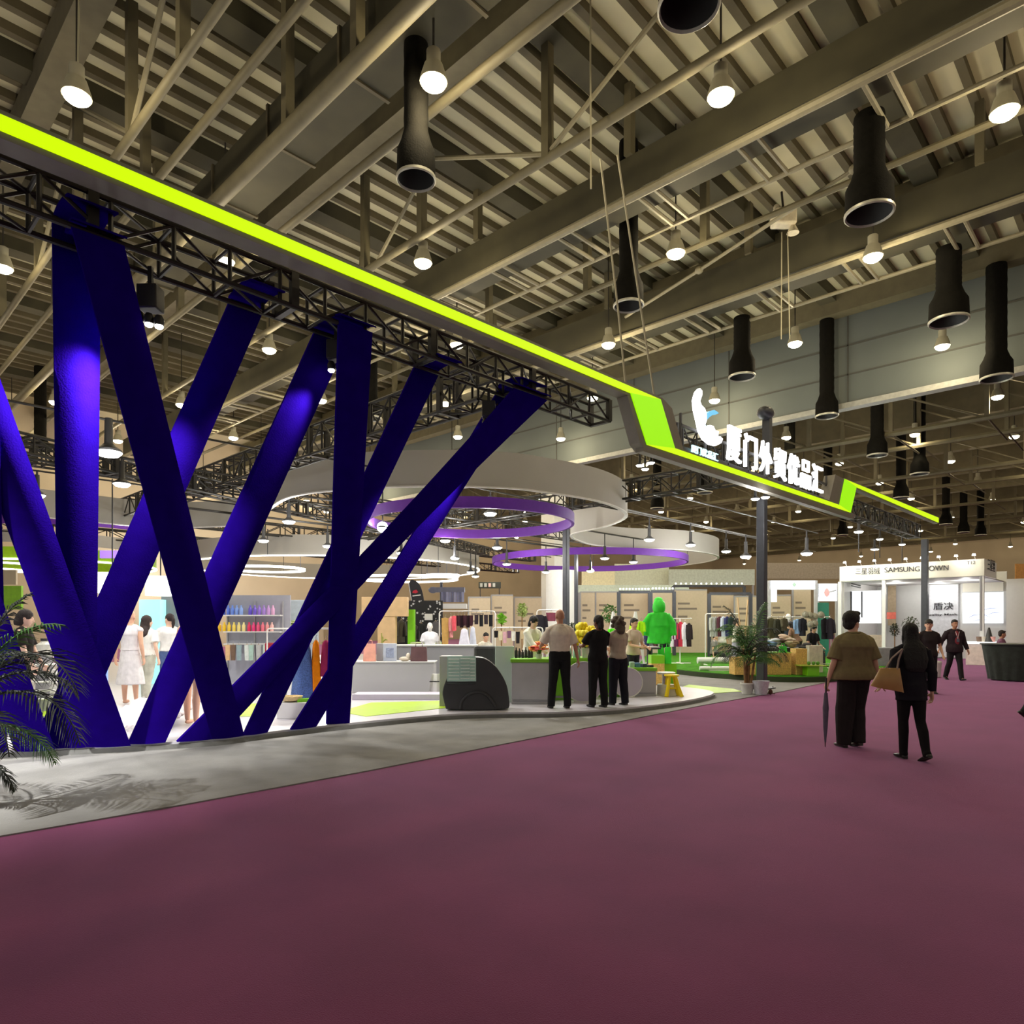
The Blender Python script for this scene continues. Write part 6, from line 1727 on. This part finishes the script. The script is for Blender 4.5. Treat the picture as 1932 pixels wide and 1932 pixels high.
mb = MB().ell((0, 0, zy(1146, d)), 0.20, 0.18, 0.26, 16, 12).ell((0, 0.03, zy(1133, d)), 0.13, 0.13, 0.10, 12, 8)
mesh_obj(remesh(mb, 'hood', 0.02, 3, 0.015, 6.0), 'hood', mg, t)
MB().tube([(0, 0, 0), (0, 0, zy(1215, d))], 0.03, 8).build('pole', m_rack, t)
MB().box(-0.25, 0.25, -0.2, 0.2, 0, 0.02).build('foot', m_rack, t, smooth=False)
for k, (px, lab) in enumerate([(1157, 'white A frame easel behind the visitor in black'), (1199, 'white A frame easel behind the person in the beige shirt')]):
    d = 19.0
    t = thing('easel', lab, 'easel', G(px, d, 0.012), YAW)
    h = zy(1155, d)
    for sx in (-1, 1): MB().tube([(sx * 0.32, 0, 0), (0, 0, h)], 0.035, 8).build('leg', m_white, t)
    MB().tube([(0, 0.4, 0), (0, 0, h)], 0.025, 8).build('rear_leg', m_white, t)
    MB().box(-0.16, 0.16, -0.03, 0.0, h * 0.5, h * 0.52).build('ledge', m_white, t, smooth=False)
m_neon = (170, 236, 30)
for k, (px, yt, yb, lab) in enumerate([(1155, 1186, 1204, 'neon green vest low on the left easel'), (1196, 1178, 1202, 'neon yellow green vest, left of a pair beside the right easel'), (1209, 1172, 1200, 'neon yellow green vest nearest the bright green coat')]):
    garment(px, yt, yb, 12, 18.6, m_neon if k else (80, 220, 30), lab, 'coat', 0.2, 'neon vests by the easels')
def shrub(px, py0, py1, d, rpx, label, col=(66, 120, 40), z0=0.1, seed=4):
    rr = random.Random(seed)
    t = thing('shrub', label, 'plant', G(px, d, z0), YAW)
    za, zb_, R = zy(py1, d) - z0, zy(py0, d) - z0, M(rpx, d)
    mb = MB()
    for k in range(220):
        a, q = rr.uniform(0, 2 * PI), math.sqrt(rr.random())
        z = za + (zb_ - za) * rr.random()
        e = math.sqrt(max(0.05, 1 - ((z - (za + zb_) / 2) / ((zb_ - za) / 2)) ** 2))
        c = V((R * q * e * math.cos(a), R * q * e * math.sin(a), z))
        u = V((rr.uniform(-1, 1), rr.uniform(-1, 1), rr.uniform(-.3, 1))).normalized(); v_ = u.cross(V((0.3, 0.5, 1))).normalized()
        L = 0.09
        nn = u.cross(v_) * 0.004
        mb.add([c, c + u * L * .5 + v_ * L * .25, c + u * L, c + u * L * .5 - v_ * L * .25, c + u * L * .5 + nn], [(0, 1, 4), (1, 2, 4), (2, 3, 4), (3, 0, 4), (0, 3, 2, 1)])
    o = mb.build('foliage', mat('leaf_%02x%02x%02x' % col, col, 0.6, var=0.25, scale=9), t)
    o['kind'] = 'stuff'
    MB().tube([(0, 0, 0), (0, 0, (za + zb_) / 2)], 0.02, 6).build('stem', m_trunk, t)
    MB().lathe([(0.12, 0), (0.15, 0.24), (0.13, 0.24)], n=16).build('pot', m_pot, t)
shrub(1150, 1143, 1176, 19.8, 16, 'round green shrub behind the visitor in black')
shrub(1079, 1178, 1210, 20.5, 14, 'dark green shrub at the foot of the post behind the bald visitor', (58, 76, 44), seed=6)
shrub(946, 1160, 1178, 18.6, 8, 'small bright green plant on the display behind the lower rail', (140, 206, 50), seed=7)
shrub(985, 1140, 1165, 18.8, 9, 'spiky pale green plant above the cream bloused seller', (170, 190, 110), seed=8)
shrub(1718, 1166, 1190, 29, 16, 'leafy plant at the front of the white corner booth', (74, 84, 48), 0.012, seed=9)
shrub(1688, 1178, 1200, 28.6, 8, 'small dark plant left of the leafy one at the corner booth', (60, 64, 44), 0.012, seed=10)
# chipboard cubes
d = 19.2
g_ = 'chipboard cubes on the grass island'
t, w_, h = cbox('display_cube', 'chipboard cube half hidden behind the potted palm', 'cube', 1386, 1426, 1240, 1276, d, 0.5, m_osb, g_, zb=ZI)
t, w_, h = cbox('display_cube', 'chipboard cube with a lime top right of the black post', 'cube', 1446, 1493, 1232, 1277, d, 0.5, m_osb, g_, zb=ZI)
MB().box(-w_ / 2, w_ / 2, 0, 0.5, h, h + 0.02).build('lime_top', m_limeacr, t, smooth=False)
t, w_, h = cbox('display_cube', 'tall narrow chipboard cube in the row on the grass', 'cube', 1502, 1523, 1224, 1277, d, 0.4, m_osb, g_, zb=ZI)
t, w_, h = cbox('display_cube', 'plain green cube beside the walker in the olive shirt', 'cube', 1524, 1546, 1257, 1275, d - 0.4, 0.35, m_limeacr, g_, zb=ZI)
MB().box(-w_ / 2 - 0.2, w_ / 2 + 0.2, -0.05, 0.4, h, h + 0.025).build('lime_top', mat('lime_wood', (160, 180, 60), 0.6), t, smooth=False)
for k, px in enumerate((1526, 1535, 1543)):
    single('small_pot_plant', 'tiny green succulent on the plain green cube', 'plant', MB().ell((0, 0, 0.05), 0.05, 0.05, 0.05).lathe([(0.03, 0), (0.04, 0.03)], n=10), mat('succulent', (90, 150, 50), 0.7), G(px, d - 0.2, zy(1257, d - 0.4) + 0.025), 0, 'tiny succulents on the green cube')
t, w_, h = cbox('display_tin', 'pale ribbed drum between the chipboard cube and the olive shirted walker', 'drum', 1527, 1553, 1218, 1255, 20.2, 0.3, mat('tin_pale', (206, 200, 180), 0.4, var=0.15, scale=10), zb=ZI)
bag(1470, 1484, 1221, 1232, d + 0.2, mat('bag_green', (60, 186, 60), 0.6), 'small bright green bag on the chipboard cube', zb=zy(1232, d) + 0.02)
for k, (px, yt, yb, m_, lab) in enumerate([(1247, 1222, 1250, mg, 'bright green shopping bag left of a pair behind the crate'), (1260, 1221, 1252, mg, 'bright green shopping bag right of a pair behind the crate')]):
    bag(px - 6, px + 6, yt, yb, 17.4, m_, lab, zb=0.15 if False else zy(yb, 17.4))
single('display_box', 'hidden low box under the green shopping bags', 'box', MB().box(-0.3, 0.3, 0, 0.25, 0, zy(1252, 17.4) - 0.012), m_limeacr, G(1254, 17.35, 0.012), smooth=False)
# clothes and hats right of the post
rack(1448, 1568, 1164, 22.0, 'rail full of dark outdoor clothes right of the black post', ZI)
g_ = 'outdoor clothes right of the black post'
for k, (px, yt, yb, wv, c_, lab) in enumerate([(1455, 1166, 1204, 16, (84, 84, 62), 'olive jacket nearest the black post'), (1468, 1168, 1206, 16, (70, 72, 60), 'dark olive jacket beside the olive one'), (1479, 1166, 1190, 14, (96, 92, 74), 'khaki vest on the outdoor rail'), (1505, 1168, 1196, 12, (150, 188, 232), 'light blue shirt on the outdoor rail'), (1514, 1166, 1200, 13, (52, 56, 66), 'charcoal top with white moons on the outdoor rail'), (1556, 1166, 1206, 16, (38, 38, 44), 'black coat behind the olive shirted walker'), (1566, 1166, 1206, 14, (60, 58, 70), 'dark violet coat behind the olive shirted walker')]):
    garment(px, yt, yb, wv, 21.9 - 0.04 * k, c_, lab, 'coat', 0.3 * (k % 3), g_, 0.16)
for k, (px, py) in enumerate([(1528, 1161), (1537, 1163), (1529, 1178), (1537, 1176), (1520, 1160), (1549, 1160)]):
    single('hat', 'pale round sun hat hanging above the outdoor rail', 'hat', MB().lathe([(0.115, 0.0), (0.075, 0.015), (0.065, 0.065), (0.02, 0.08)], n=18), mat('hat_pale', (170, 170, 152), 0.8), P(px, py, 21.6), 0.2 * k, 'pale sun hats by the outdoor rail').rotation_euler = (PI / 2.3, 0, YAW)
rr = random.Random(33)
for k, (px, py, c_) in enumerate([(1452, 1218, (120, 150, 190)), (1462, 1214, (196, 206, 214)), (1473, 1213, (90, 70, 66)), (1483, 1206, (214, 190, 170)), (1490, 1212, (226, 214, 196)), (1498, 1218, (160, 140, 110)), (1516, 1222, (70, 70, 74))]):
    mb = MB()
    for q in range(5): mb.ell((rr.uniform(-.1, .1), rr.uniform(-.08, .08), 0.05 + 0.03 * q), 0.14, 0.11, 0.05, 12, 6)
    single('folded_clothes', ['light blue', 'pale grey', 'brown', 'beige', 'cream', 'tan', 'dark grey'][k] + ' crumpled clothes heaped behind the chipboard cubes', 'clothes', mb, mat('heap_%d' % k, c_, 0.9), P(px, py + 4, 20.6), 0, 'crumpled clothes behind the chipboard cubes')
t, w_, h = cbox('clothes_table', 'low table under the crumpled clothes on the grass island', 'table', 1446, 1524, 1222, 1262, 20.8, 0.6, m_dark, zb=ZI)
t = thing('wooden_sticks', 'two thin wooden poles crossing in a V above the palm', 'poles', G(1402, 22.5, ZI), YAW)
MB().tube([(0, 0, 0), P(1391, 1128, 22.5) - G(1402, 22.5, ZI)], 0.02, 6).build('stick', m_wood, t)
MB().tube([(0, 0.05, 0), (M(10, 22.5), 0.05, zy(1131, 22.5) - ZI)], 0.026, 6).build('stick', m_wood, t)
for o in t.children:
    if o.name == 'stick' or o.name.startswith('stick'):
        pass
# --- grey armchair boxes, bin, draped table
m_chair = mat('grey_upholstery', (150, 154, 160), 0.9)
t = thing('armchair', 'grey square armchair between the two walkers', 'armchair', G(1671, 23.5, 0.012), YAW)
MB().box(-0.40, 0.40, 0, 0.75, 0.08, 0.42).build('seat', m_chair, t, smooth=False, bevel=0.03)
MB().box(-0.40, 0.40, -0.10, 0.08, 0.08, 0.78).build('backrest', m_chair, t, smooth=False, bevel=0.04)
for sx in (-1, 1): MB().box(sx * 0.40 - 0.08, sx * 0.40 + 0.08, -0.08, 0.75, 0.06, 0.62).build('armrest', m_chair, t, smooth=False, bevel=0.04)
for sx in (-1, 1):
    for yy in (0, 0.65): MB().tube([(sx * 0.36, yy, 0), (sx * 0.36, yy, 0.09)], 0.025, 8).build('leg', m_dark, t)
t = thing('plastic_bin', 'small white bin behind the woman in black', 'bin', G(1765, 20.5, 0.012), YAW)
MB().lathe([(0.13, 0), (0.16, 0.40), (0.165, 0.42), (0.14, 0.42)], n=20).build('bin_body', m_white, t)
MB().lathe([(0.17, 0.42), (0.15, 0.47), (0.03, 0.48)], n=20).build('lid', m_white, t)
d = 19.3
t = thing('draped_table', 'round table under a dark green black gathered cloth at the right edge', 'table', G(1915, d, 0.012), YAW)
rings = []
H_ = zy(1217, d)
for i in range(8):
    f = i / 7
    R = 0.72 + 0.06 * (f) - 0.10 * (1 - f)
    rings.append([V((R * math.cos(a) * (1 + 0.03 * (1 - f) * math.sin(17 * a)), R * math.sin(a) * (1 + 0.03 * (1 - f) * math.sin(17 * a)), 0.02 + (H_ - 0.02) * f)) for a in [2 * PI * q / 90 for q in range(90)]])
MB().loft(rings).build('cloth', mat('cloth_greenblack', (46, 54, 50), 0.9, var=0.2, scale=8, bump=0.3, bscale=40), t)
MB().lathe([(0.82, H_), (0.82, H_ + 0.03), (0.02, H_ + 0.03)], n=40).build('table_top', mat('table_dark', (52, 56, 54), 0.5), t)

# ================================================================== WHITE CORNER BOOTH (far right)
XS = 32.2
m_booth = mat('booth_white', (226, 222, 206), 0.5, var=0.02, emit=0.06)
m_bwall = mat('booth_wall', (208, 208, 204), 0.6, var=0.02)
m_lit = emis('lightbox', (246, 250, 255), 1.05)
m_ink = mat('sign_ink', (52, 52, 56), 0.6, var=0)
yc = atX(1857, 1060, XS).y
yl = atX(1584, 1070, XS).y
zt_, zb_ = atX(1857, 1054, XS).z, atX(1857, 1086, XS).z
t = thing('corner_booth', 'white corner booth with lit fascia and black lettering at the far right', 'booth', (XS, (yc + yl) / 2, 0.012), world=True)
OFFB = 5.2
MB().box(XS, XS + 0.12, yc, yl, zb_, zt_).build('fascia_board', m_booth, t, smooth=False)
MB().box(XS, XS + 2.6, yc, yc + 0.12, zb_, zt_).build('fascia_board', m_booth, t, smooth=False)
MB().box(XS + 0.1, XS + OFFB, yc + 0.1, yl, zb_ - 0.02, zb_ + 0.03).build('ceiling_grid', m_bwall, t, smooth=False)
MB().box(XS + OFFB - 0.1, XS + OFFB, yc, yl, 0.012, zt_ - 0.2).build('back_wall', m_bwall, t, smooth=False)
MB().box(XS + 0.3, XS + OFFB, yl - 0.1, yl, 0.012, zt_ - 0.2).build('side_wall', m_bwall, t, smooth=False)
def post_at(px, x, m=m_white, w_=0.07):
    q = atX(px, 1180, x)
    MB().box(x - w_, x + w_, q.y - w_, q.y + w_, 0.012, zb_).build('frame_post', m, t, smooth=False)
    return q
post_at(1585, XS + 0.1); post_at(1668, XS + 0.1); post_at(1853, XS + 0.1)
def wallpanel(px0, px1, yt, yb, x, m, nm, th=0.05):
    a, b = atX(px0, yt, x), atX(px1, yb, x)
    za = max(0.03, atX((px0 + px1) / 2, yb, x).z); zb2 = atX((px0 + px1) / 2, yt, x).z
    return MB().box(x, x + th, min(a.y, b.y), max(a.y, b.y), za, zb2).build(nm, m, t, smooth=False)
xb = XS + OFFB - 0.2
wallpanel(1690, 1752, 1103, 1240, xb, m_bwall, 'wall_panel')
wallpanel(1753, 1808, 1103, 1240, xb, mat('booth_wall_b', (214, 216, 220), 0.5), 'wall_panel')
wallpanel(1588, 1662, 1115, 1176, XS + 1.2, m_lit, 'light_box')
wallpanel(1588, 1606, 1097, 1114, XS + 1.25, m_lit, 'light_box')
wallpanel(1675, 1690, 1103, 1180, xb - 0.4, mat('booth_tan', (176, 156, 126), 0.6), 'tan_panel')
wallpanel(1816, 1893, 1118, 1176, xb - 0.1, m_lit, 'light_box')
wallpanel(1816, 1893, 1098, 1116, xb - 0.1, m_booth, 'header_panel')
wallpanel(1673, 1690, 1155, 1168, XS + 0.6, mat('booth_red', (226, 110, 96), 0.6), 'red_sign')
# picture strokes on the big light box
m_stroke = mat('lightbox_blue', (150, 168, 214), 0.6, var=0.1, emit=0.25)
for (a, b, y0, y1) in [(1826, 1848, 1166, 1160), (1840, 1872, 1158, 1166), (1850, 1886, 1152, 1148), (1862, 1890, 1160, 1156), (1834, 1866, 1172, 1170)]:
    q0, q1 = atX(a, y0, xb - 0.13), atX(b, y1, xb - 0.13)
    MB().tube([q0, q0.lerp(q1, 0.5) + V((0, 0, 0.06)), q1], [0.02, 0.07, 0.02], 8, flat=0.2).build('picture_stroke', m_stroke, t)
gq = [atX(1599 + x, 1106 + y, XS + 1.2) for x, y in [(0, -7), (4, 1), (0, 8), (-4, 1)]]
MB().prism(gq, (-0.03, 0, 0)).build('green_mark', emis('green_mark', (60, 176, 120), 0.7), t, smooth=False)
for (a, b, y0, y1) in [(1606, 1624, 1101, 1105), (1606, 1624, 1105, 1109)]:
    q0, q1 = atX(a, y0, XS + 1.15), atX(b, y1, XS + 1.15)
    MB().tube([q0, q1], 0.03, 4).build('lamp_arm', m_grey2, t)
MB().tube([atX(1606, 1116, XS + 1.15), atX(1606, 1155, XS + 1.15)], 0.03, 6).build('frame_post', m_ink, t)
MB().tube([atX(1626, 1116, XS + 1.15), atX(1626, 1165, XS + 1.15)], 0.03, 6).build('frame_post', m_ink, t)
MB().tube([atX(1851, 1086, XS + 0.05), atX(1851, 1190, XS + 0.05)], 0.05, 6).build('frame_post', m_grey2, t)
def wall_text(body, px0, px1, yt, yb, x, m, nm, bold=0.01):
    mb, wd, mn = text_mesh(body, 1.0, 0.03, bold)
    zs = [v.z for v in mb.v]
    for v in mb.v:
        u = (v.x - mn) / wd; f = (v.z - min(zs)) / (max(zs) - min(zs))
        px = px0 + (px1 - px0) * u
        q = atX(px, 1100, x)
        top = atX(px, yt[0] + (yt[1] - yt[0]) * u, x).z; bot = atX(px, yb[0] + (yb[1] - yb[0]) * u, x).z
        v.x, v.y, v.z = x - 0.02 - 0.5 * (v.y + 0.015), q.y, bot + (top - bot) * f
    mb.build(nm, m, t, smooth=False)
wall_text('三星羽绒', 1614, 1660, (1072, 1070), (1084, 1083), XS - 0.01, m_ink, 'lettering', 0.0)
wall_text('SAMSUNG DOWN', 1669, 1790, (1071, 1066), (1080, 1076), XS - 0.01, m_ink, 'lettering', 0.0)
wall_text('T12', 1824, 1840, (1059, 1058), (1065, 1064), XS - 0.01, m_ink, 'lettering', 0.0)
wall_text('盾决', 1761, 1799, (1137, 1136), (1151, 1150), xb - 0.02, m_ink, 'lettering')
wall_text('Quality Mask', 1742, 1807, (1158, 1157), (1163, 1162), xb - 0.02, m_ink, 'lettering', 0.01)
mb, wd, mn = text_mesh('三星羽', 1.0, 0.03, 0.0)
zs = [v.z for v in mb.v]
for v in mb.v:
    u = (v.x - mn) / wd; f = (v.z - min(zs)) / (max(zs) - min(zs))
    v.x, v.y, v.z = XS + 0.5 + 1.5 * u, yc - 0.03 + 0.5 * v.y, zb_ + 0.25 + 0.45 * f
mb.build('lettering', m_ink, t, smooth=False)
for k in range(9):
    f = (k + 0.5) / 9
    q = V((XS - 0.25, yc + (yl - yc) * f, zt_ + 0.12))
    MB().lathe([(0.05, 0.08), (0.07, 0.0)], q, 10).build('arm_lamp', emis('arm_lamp', (255, 250, 236), 4.0), t)
    MB().tube([q + V((0, 0, 0.05)), V((XS + 0.05, q.y, zt_))], 0.012, 5).build('lamp_arm', m_rack, t)
for f in (0.12, 0.4, 0.7, 0.92):
    light('booth_lamp', 'POINT', (XS - 0.45, yc + (yl - yc) * f, zt_ + 0.05), 16, WHITE, 0.06)
for (x, f, pw) in [(XS + 2.5, 0.2, 50), (XS + 2.5, 0.7, 50), (XS + 4.2, 0.45, 36)]:
    light('booth_lamp', 'POINT', (x, yc + (yl - yc) * f, zb_ - 0.3), pw, WHITE, 0.1)
# counter of the corner booth
q = atX(1842, 1245, XS - 0.6)
t2 = thing('reception_counter', 'pinkish white counter with a glowing top in front of the corner booth', 'counter', (q.x, q.y, 0.012), world=True)
yy0, yy1 = atX(1882, 1240, XS - 0.6).y, atX(1822, 1240, XS - 0.6).y
zq = atX(1850, 1211, XS - 0.6).z
MB().box(XS - 0.6, XS + 0.1, yy0, yy1, 0.012, zq - 0.08).build('body', mat('counter_pinkwhite', (220, 206, 198), 0.5), t2, smooth=False)
MB().box(XS - 0.65, XS + 0.15, yy0 - 0.05, yy1 + 0.05, zq - 0.08, zq).build('counter_top', m_lit, t2, smooth=False)
for k, (px, c_, lab) in enumerate([(1848, (120, 96, 80), 'brown cup'), (1857, (206, 196, 180), 'cream cup'), (1866, (60, 60, 60), 'dark cone lamp'), (1872, (230, 170, 160), 'pink box')]):
    qq = atX(px, 1205, XS - 0.3)
    single('counter_item', lab + ' on the glowing counter of the corner booth', 'object', MB().lathe([(0.09, 0), (0.11, 0.2), (0.02, 0.2)], n=12) if k != 2 else MB().lathe([(0.16, 0), (0.03, 0.55)], n=14), mat('item_%d' % k, c_, 0.5), (qq.x, qq.y, zq))
# grey table between booth posts
t2, w_, h = cbox('white_table', 'low white table with shelf panels in the left part of the corner booth', 'table', 1618, 1664, 1198, 1240, 30.2, 0.6, mat('table_beige', (206, 190, 172), 0.6), zb=0.012)
# tall pale wall right of the corner booth
a = atX(1900, 1100, XS + 3.2)
o = MB().box(XS + 3.0, XS + 3.2, a.y - 4.5, a.y, 0.012, atX(1915, 1092, XS + 3.0).z).build('display_wall', m_bwall, None, off=V((XS + 3.1, a.y - 2, 0.012)), smooth=False)
tag(o, 'tall pale wall at the right edge behind the corner booth', 'partition')
o = single('hanging_banner', 'orange tan banner hanging at the right edge above the pale wall', 'banner', MB().box(-0.35, 0.35, 0, 0.04, 0, 1.5), mat('banner_orange', (222, 164, 92), 0.7), P(1926, 1108, 44))
cpost = MB
# ================================================================== LIT BOOTHS FAR BEHIND
g_ = 'beige booth partitions far behind the grass island'
m_beige = mat('partition_beige', (196, 178, 152), 0.7, var=0.04)
m_beige2 = mat('partition_text', (128, 116, 104), 0.8, var=0)
def partition(px0, px1, yt, d, label, lines=True):
    w_ = M(px1 - px0, d); h = zy(yt, d)
    t = thing('booth_partition', label, 'partition', G((px0 + px1) / 2, d, 0.0), YAW, g_)
    MB().box(-w_ / 2, w_ / 2, 0, 0.08, 0, h).build('board', m_beige, t, smooth=False)
    MB().box(-w_ / 2 - 0.03, -w_ / 2 + 0.03, -0.03, 0.1, 0, h + 0.05).build('frame_post', m_grey2, t, smooth=False)
    MB().box(-w_ / 2, w_ / 2, -0.03, 0.1, h, h + 0.06).build('top_rail', m_grey2, t, smooth=False)
    if lines:
        for z, l in ((0.80, 0.5), (0.72, 0.8), (0.60, 0.4)):
            MB().box(-w_ * 0.36, -w_ * 0.36 + w_ * 0.7 * l, -0.01, 0, h * z - 0.05, h * z + 0.05).build('dark_stripe', m_beige2, t, smooth=False)
for k, (a, b, yt) in enumerate([(884, 925, 1128), (927, 968, 1124), (970, 1022, 1128), (1095, 1122, 1118), (1124, 1168, 1118), (1170, 1222, 1118), (1224, 1268, 1118), (1270, 1334, 1114), (1338, 1384, 1122), (1386, 1434, 1126), (1452, 1492, 1124), (1496, 1530, 1112)]):
    partition(a, b, yt, 34.5 + (k % 3) * 0.4, 'beige booth partition with faint dark stripes far behind the booth')
# glowing light header of a far booth
def lightbox(px0, px1, yt, yb, d, label, mark=None):
    t = thing('lit_sign_box', label, 'light box', G((px0 + px1) / 2, d, 0.0), YAW)
    w_ = M(px1 - px0, d)
    MB().box(-w_ / 2, w_ / 2, 0, 0.2, zy(yb, d), zy(yt, d)).build('lit_face', m_lit, t, smooth=False)
    for sx in (-1, 1): MB().box(sx * w_ / 2 - 0.06, sx * w_ / 2 + 0.06, 0, 0.12, 0, zy(yt, d)).build('frame_post', m_metal, t, smooth=False)
    return t, w_
t, w_ = lightbox(1452, 1540, 1095, 1112, 30.5, 'wide glowing white header with a small green mark, right of the black post')
MB().lathe([(0.01, -0.10), (0.10, 0.0), (0.01, 0.10)], (0.05, -0.03, zy(1103, 30.5)), 8, sy=0.2).build('green_mark', emis('green_mark', (60, 176, 120), 0.7), t)
t, w_ = lightbox(1543, 1580, 1101, 1134, 31.0, 'square glowing white light box with a red lantern mark')
c = V((M(-2, 31), -0.03, zy(1118, 31)))
MB().lathe([(0.01, -0.20), (0.09, -0.12), (0.13, 0), (0.09, 0.12), (0.01, 0.20)], c, 10, sy=0.15).build('red_mark', emis('red_mark', (226, 40, 36), 0.8), t)
MB().tube([c + V((0.1, 0, 0.03)), c + V((0.4, 0, 0.1))], 0.03, 5).build('red_mark', m_metal, t)
panel(1543, 1564, 1137, 1156, 30.8, mat('teal_panel', (40, 116, 96), 0.6), 'dark teal panel under the lantern light box', 'teal_panel', 'panel', 0.05, 0.0)
panel(1446, 1466, 1112, 1136, 31.5, m_lit, 'bright window like light panel right of the black post', 'light_screen', 'screen', 0.05)
# strings of bulbs on black gantries
def gantry(px0, px1, py, d, label, n):
    t = thing('light_gantry', label, 'gantry', G((px0 + px1) / 2, d, 0.0), YAW)
    w_ = M(px1 - px0, d); h = zy(py, d)
    MB().box(-w_ / 2, w_ / 2, -0.05, 0.05, h - 0.06, h + 0.06).build('beam_bar', m_post, t, smooth=False)
    for sx in (-1, 1): MB().box(sx * w_ / 2 - 0.07, sx * w_ / 2 + 0.07, -0.06, 0.06, 0, h).build('leg', m_post, t, smooth=False)
    for k in range(n):
        MB().ell((-w_ / 2 + w_ * (k + 0.5) / n, -0.05, h + 0.14), 0.045, 0.045, 0.045, 8, 6).build('bulb', emis('bulb_small', (250, 255, 252), 2.5), t)
gantry(1167, 1226, 1117, 31.5, 'black gantry with a string of small bulbs behind the visitors', 10)
gantry(1228, 1272, 1116, 31.8, 'black gantry with small bulbs behind the bright green coat', 7)
gantry(1338, 1416, 1120, 30.5, 'black gantry with two lit signs behind the palm', 0)
gantry(1270, 1404, 1106, 38.0, 'far gantry with a long string of bluish bulbs', 14)
# pale lit booth headers in the far rows
for k, (a, b, yt, yb, dd, c_) in enumerate([(1098, 1160, 1070, 1117, 46, (232, 226, 190)), (1160, 1262, 1064, 1104, 48, (214, 222, 202)), (1262, 1424, 1074, 1104, 47, (198, 208, 196)), (1090, 1300, 1104, 1118, 44, (206, 220, 206)), (1440, 1590, 1062, 1092, 50, (176, 166, 148))]):
    t = thing('booth_header', ['cream', 'pale green grey', 'long grey green', 'narrow mint', 'dim tan'][k] + ' booth header far behind, above the beige partitions', 'header', G((a + b) / 2, dd, 0), YAW)
    w_ = M(b - a, dd)
    MB().box(-w_ / 2, w_ / 2, 0, 0.15, zy(yb, dd), zy(yt, dd)).build('board', mat('header_%d' % k, c_, 0.6), t, smooth=False)
    for sx in (-1, 1): MB().box(sx * (w_ / 2 - 0.1) - 0.06, sx * (w_ / 2 - 0.1) + 0.06, 0.02, 0.13, 0, zy(yb, dd)).build('frame_post', m_grey2, t, smooth=False)
# electronic sign on the far wall
d = 44.0
t = thing('led_sign', 'dark electronic sign with green and red characters on the far wall', 'sign', P(924, 1104, d), YAW)
MB().box(-M(21, d), M(21, d), 0, 0.1, -M(6, d), M(6, d)).build('sign_body', mat('sign_dark', (52, 56, 48), 0.6), t, smooth=False)
for k in range(4):
    x = M(-16 + k * 8, d)
    MB().box(x - M(2.4, d), x + M(2.4, d), -0.03, 0, -M(3.5, d), M(3.5, d)).build('character_block', emis('led_red' if k == 2 else 'led_green', (200, 84, 50) if k == 2 else (86, 100, 70), 0.6), t, smooth=False)
for sx in (-1, 1): MB().tube([(M(sx * 18, d), 0.05, 0), (M(sx * 18, d), 0.05, -zy(1104, d))], 0.03, 6).build('support_post', m_post, t)
# fill lights without fixtures, added to brighten the other booths and the far wall
for (px, d, z, pw) in [(1240, 30, 4.2, 150), (1120, 30, 4.2, 140), (980, 30, 4.2, 140), (1330, 27, 4.2, 130), (1480, 27, 4.2, 150), (850, 26, 4.2, 120), (700, 26, 4.2, 120), (560, 30, 4.4, 150), (420, 28, 4.4, 130), (250, 22, 4.4, 110), (1420, 20.5, 4.2, 60), (1600, 29, 4.5, 60), (930, 44, 5.0, 480), (760, 46, 5.0, 480), (600, 46, 5.0, 480), (440, 46, 5.0, 480), (280, 44, 5.0, 480), (1260, 38, 4.4, 120), (1120, 38, 4.4, 100), (1400, 38, 4.4, 100), (1300, 21, 4.2, 60)]:
    light('far_fill_light', 'POINT', G(px, d, z), pw, WHITE, 0.15)
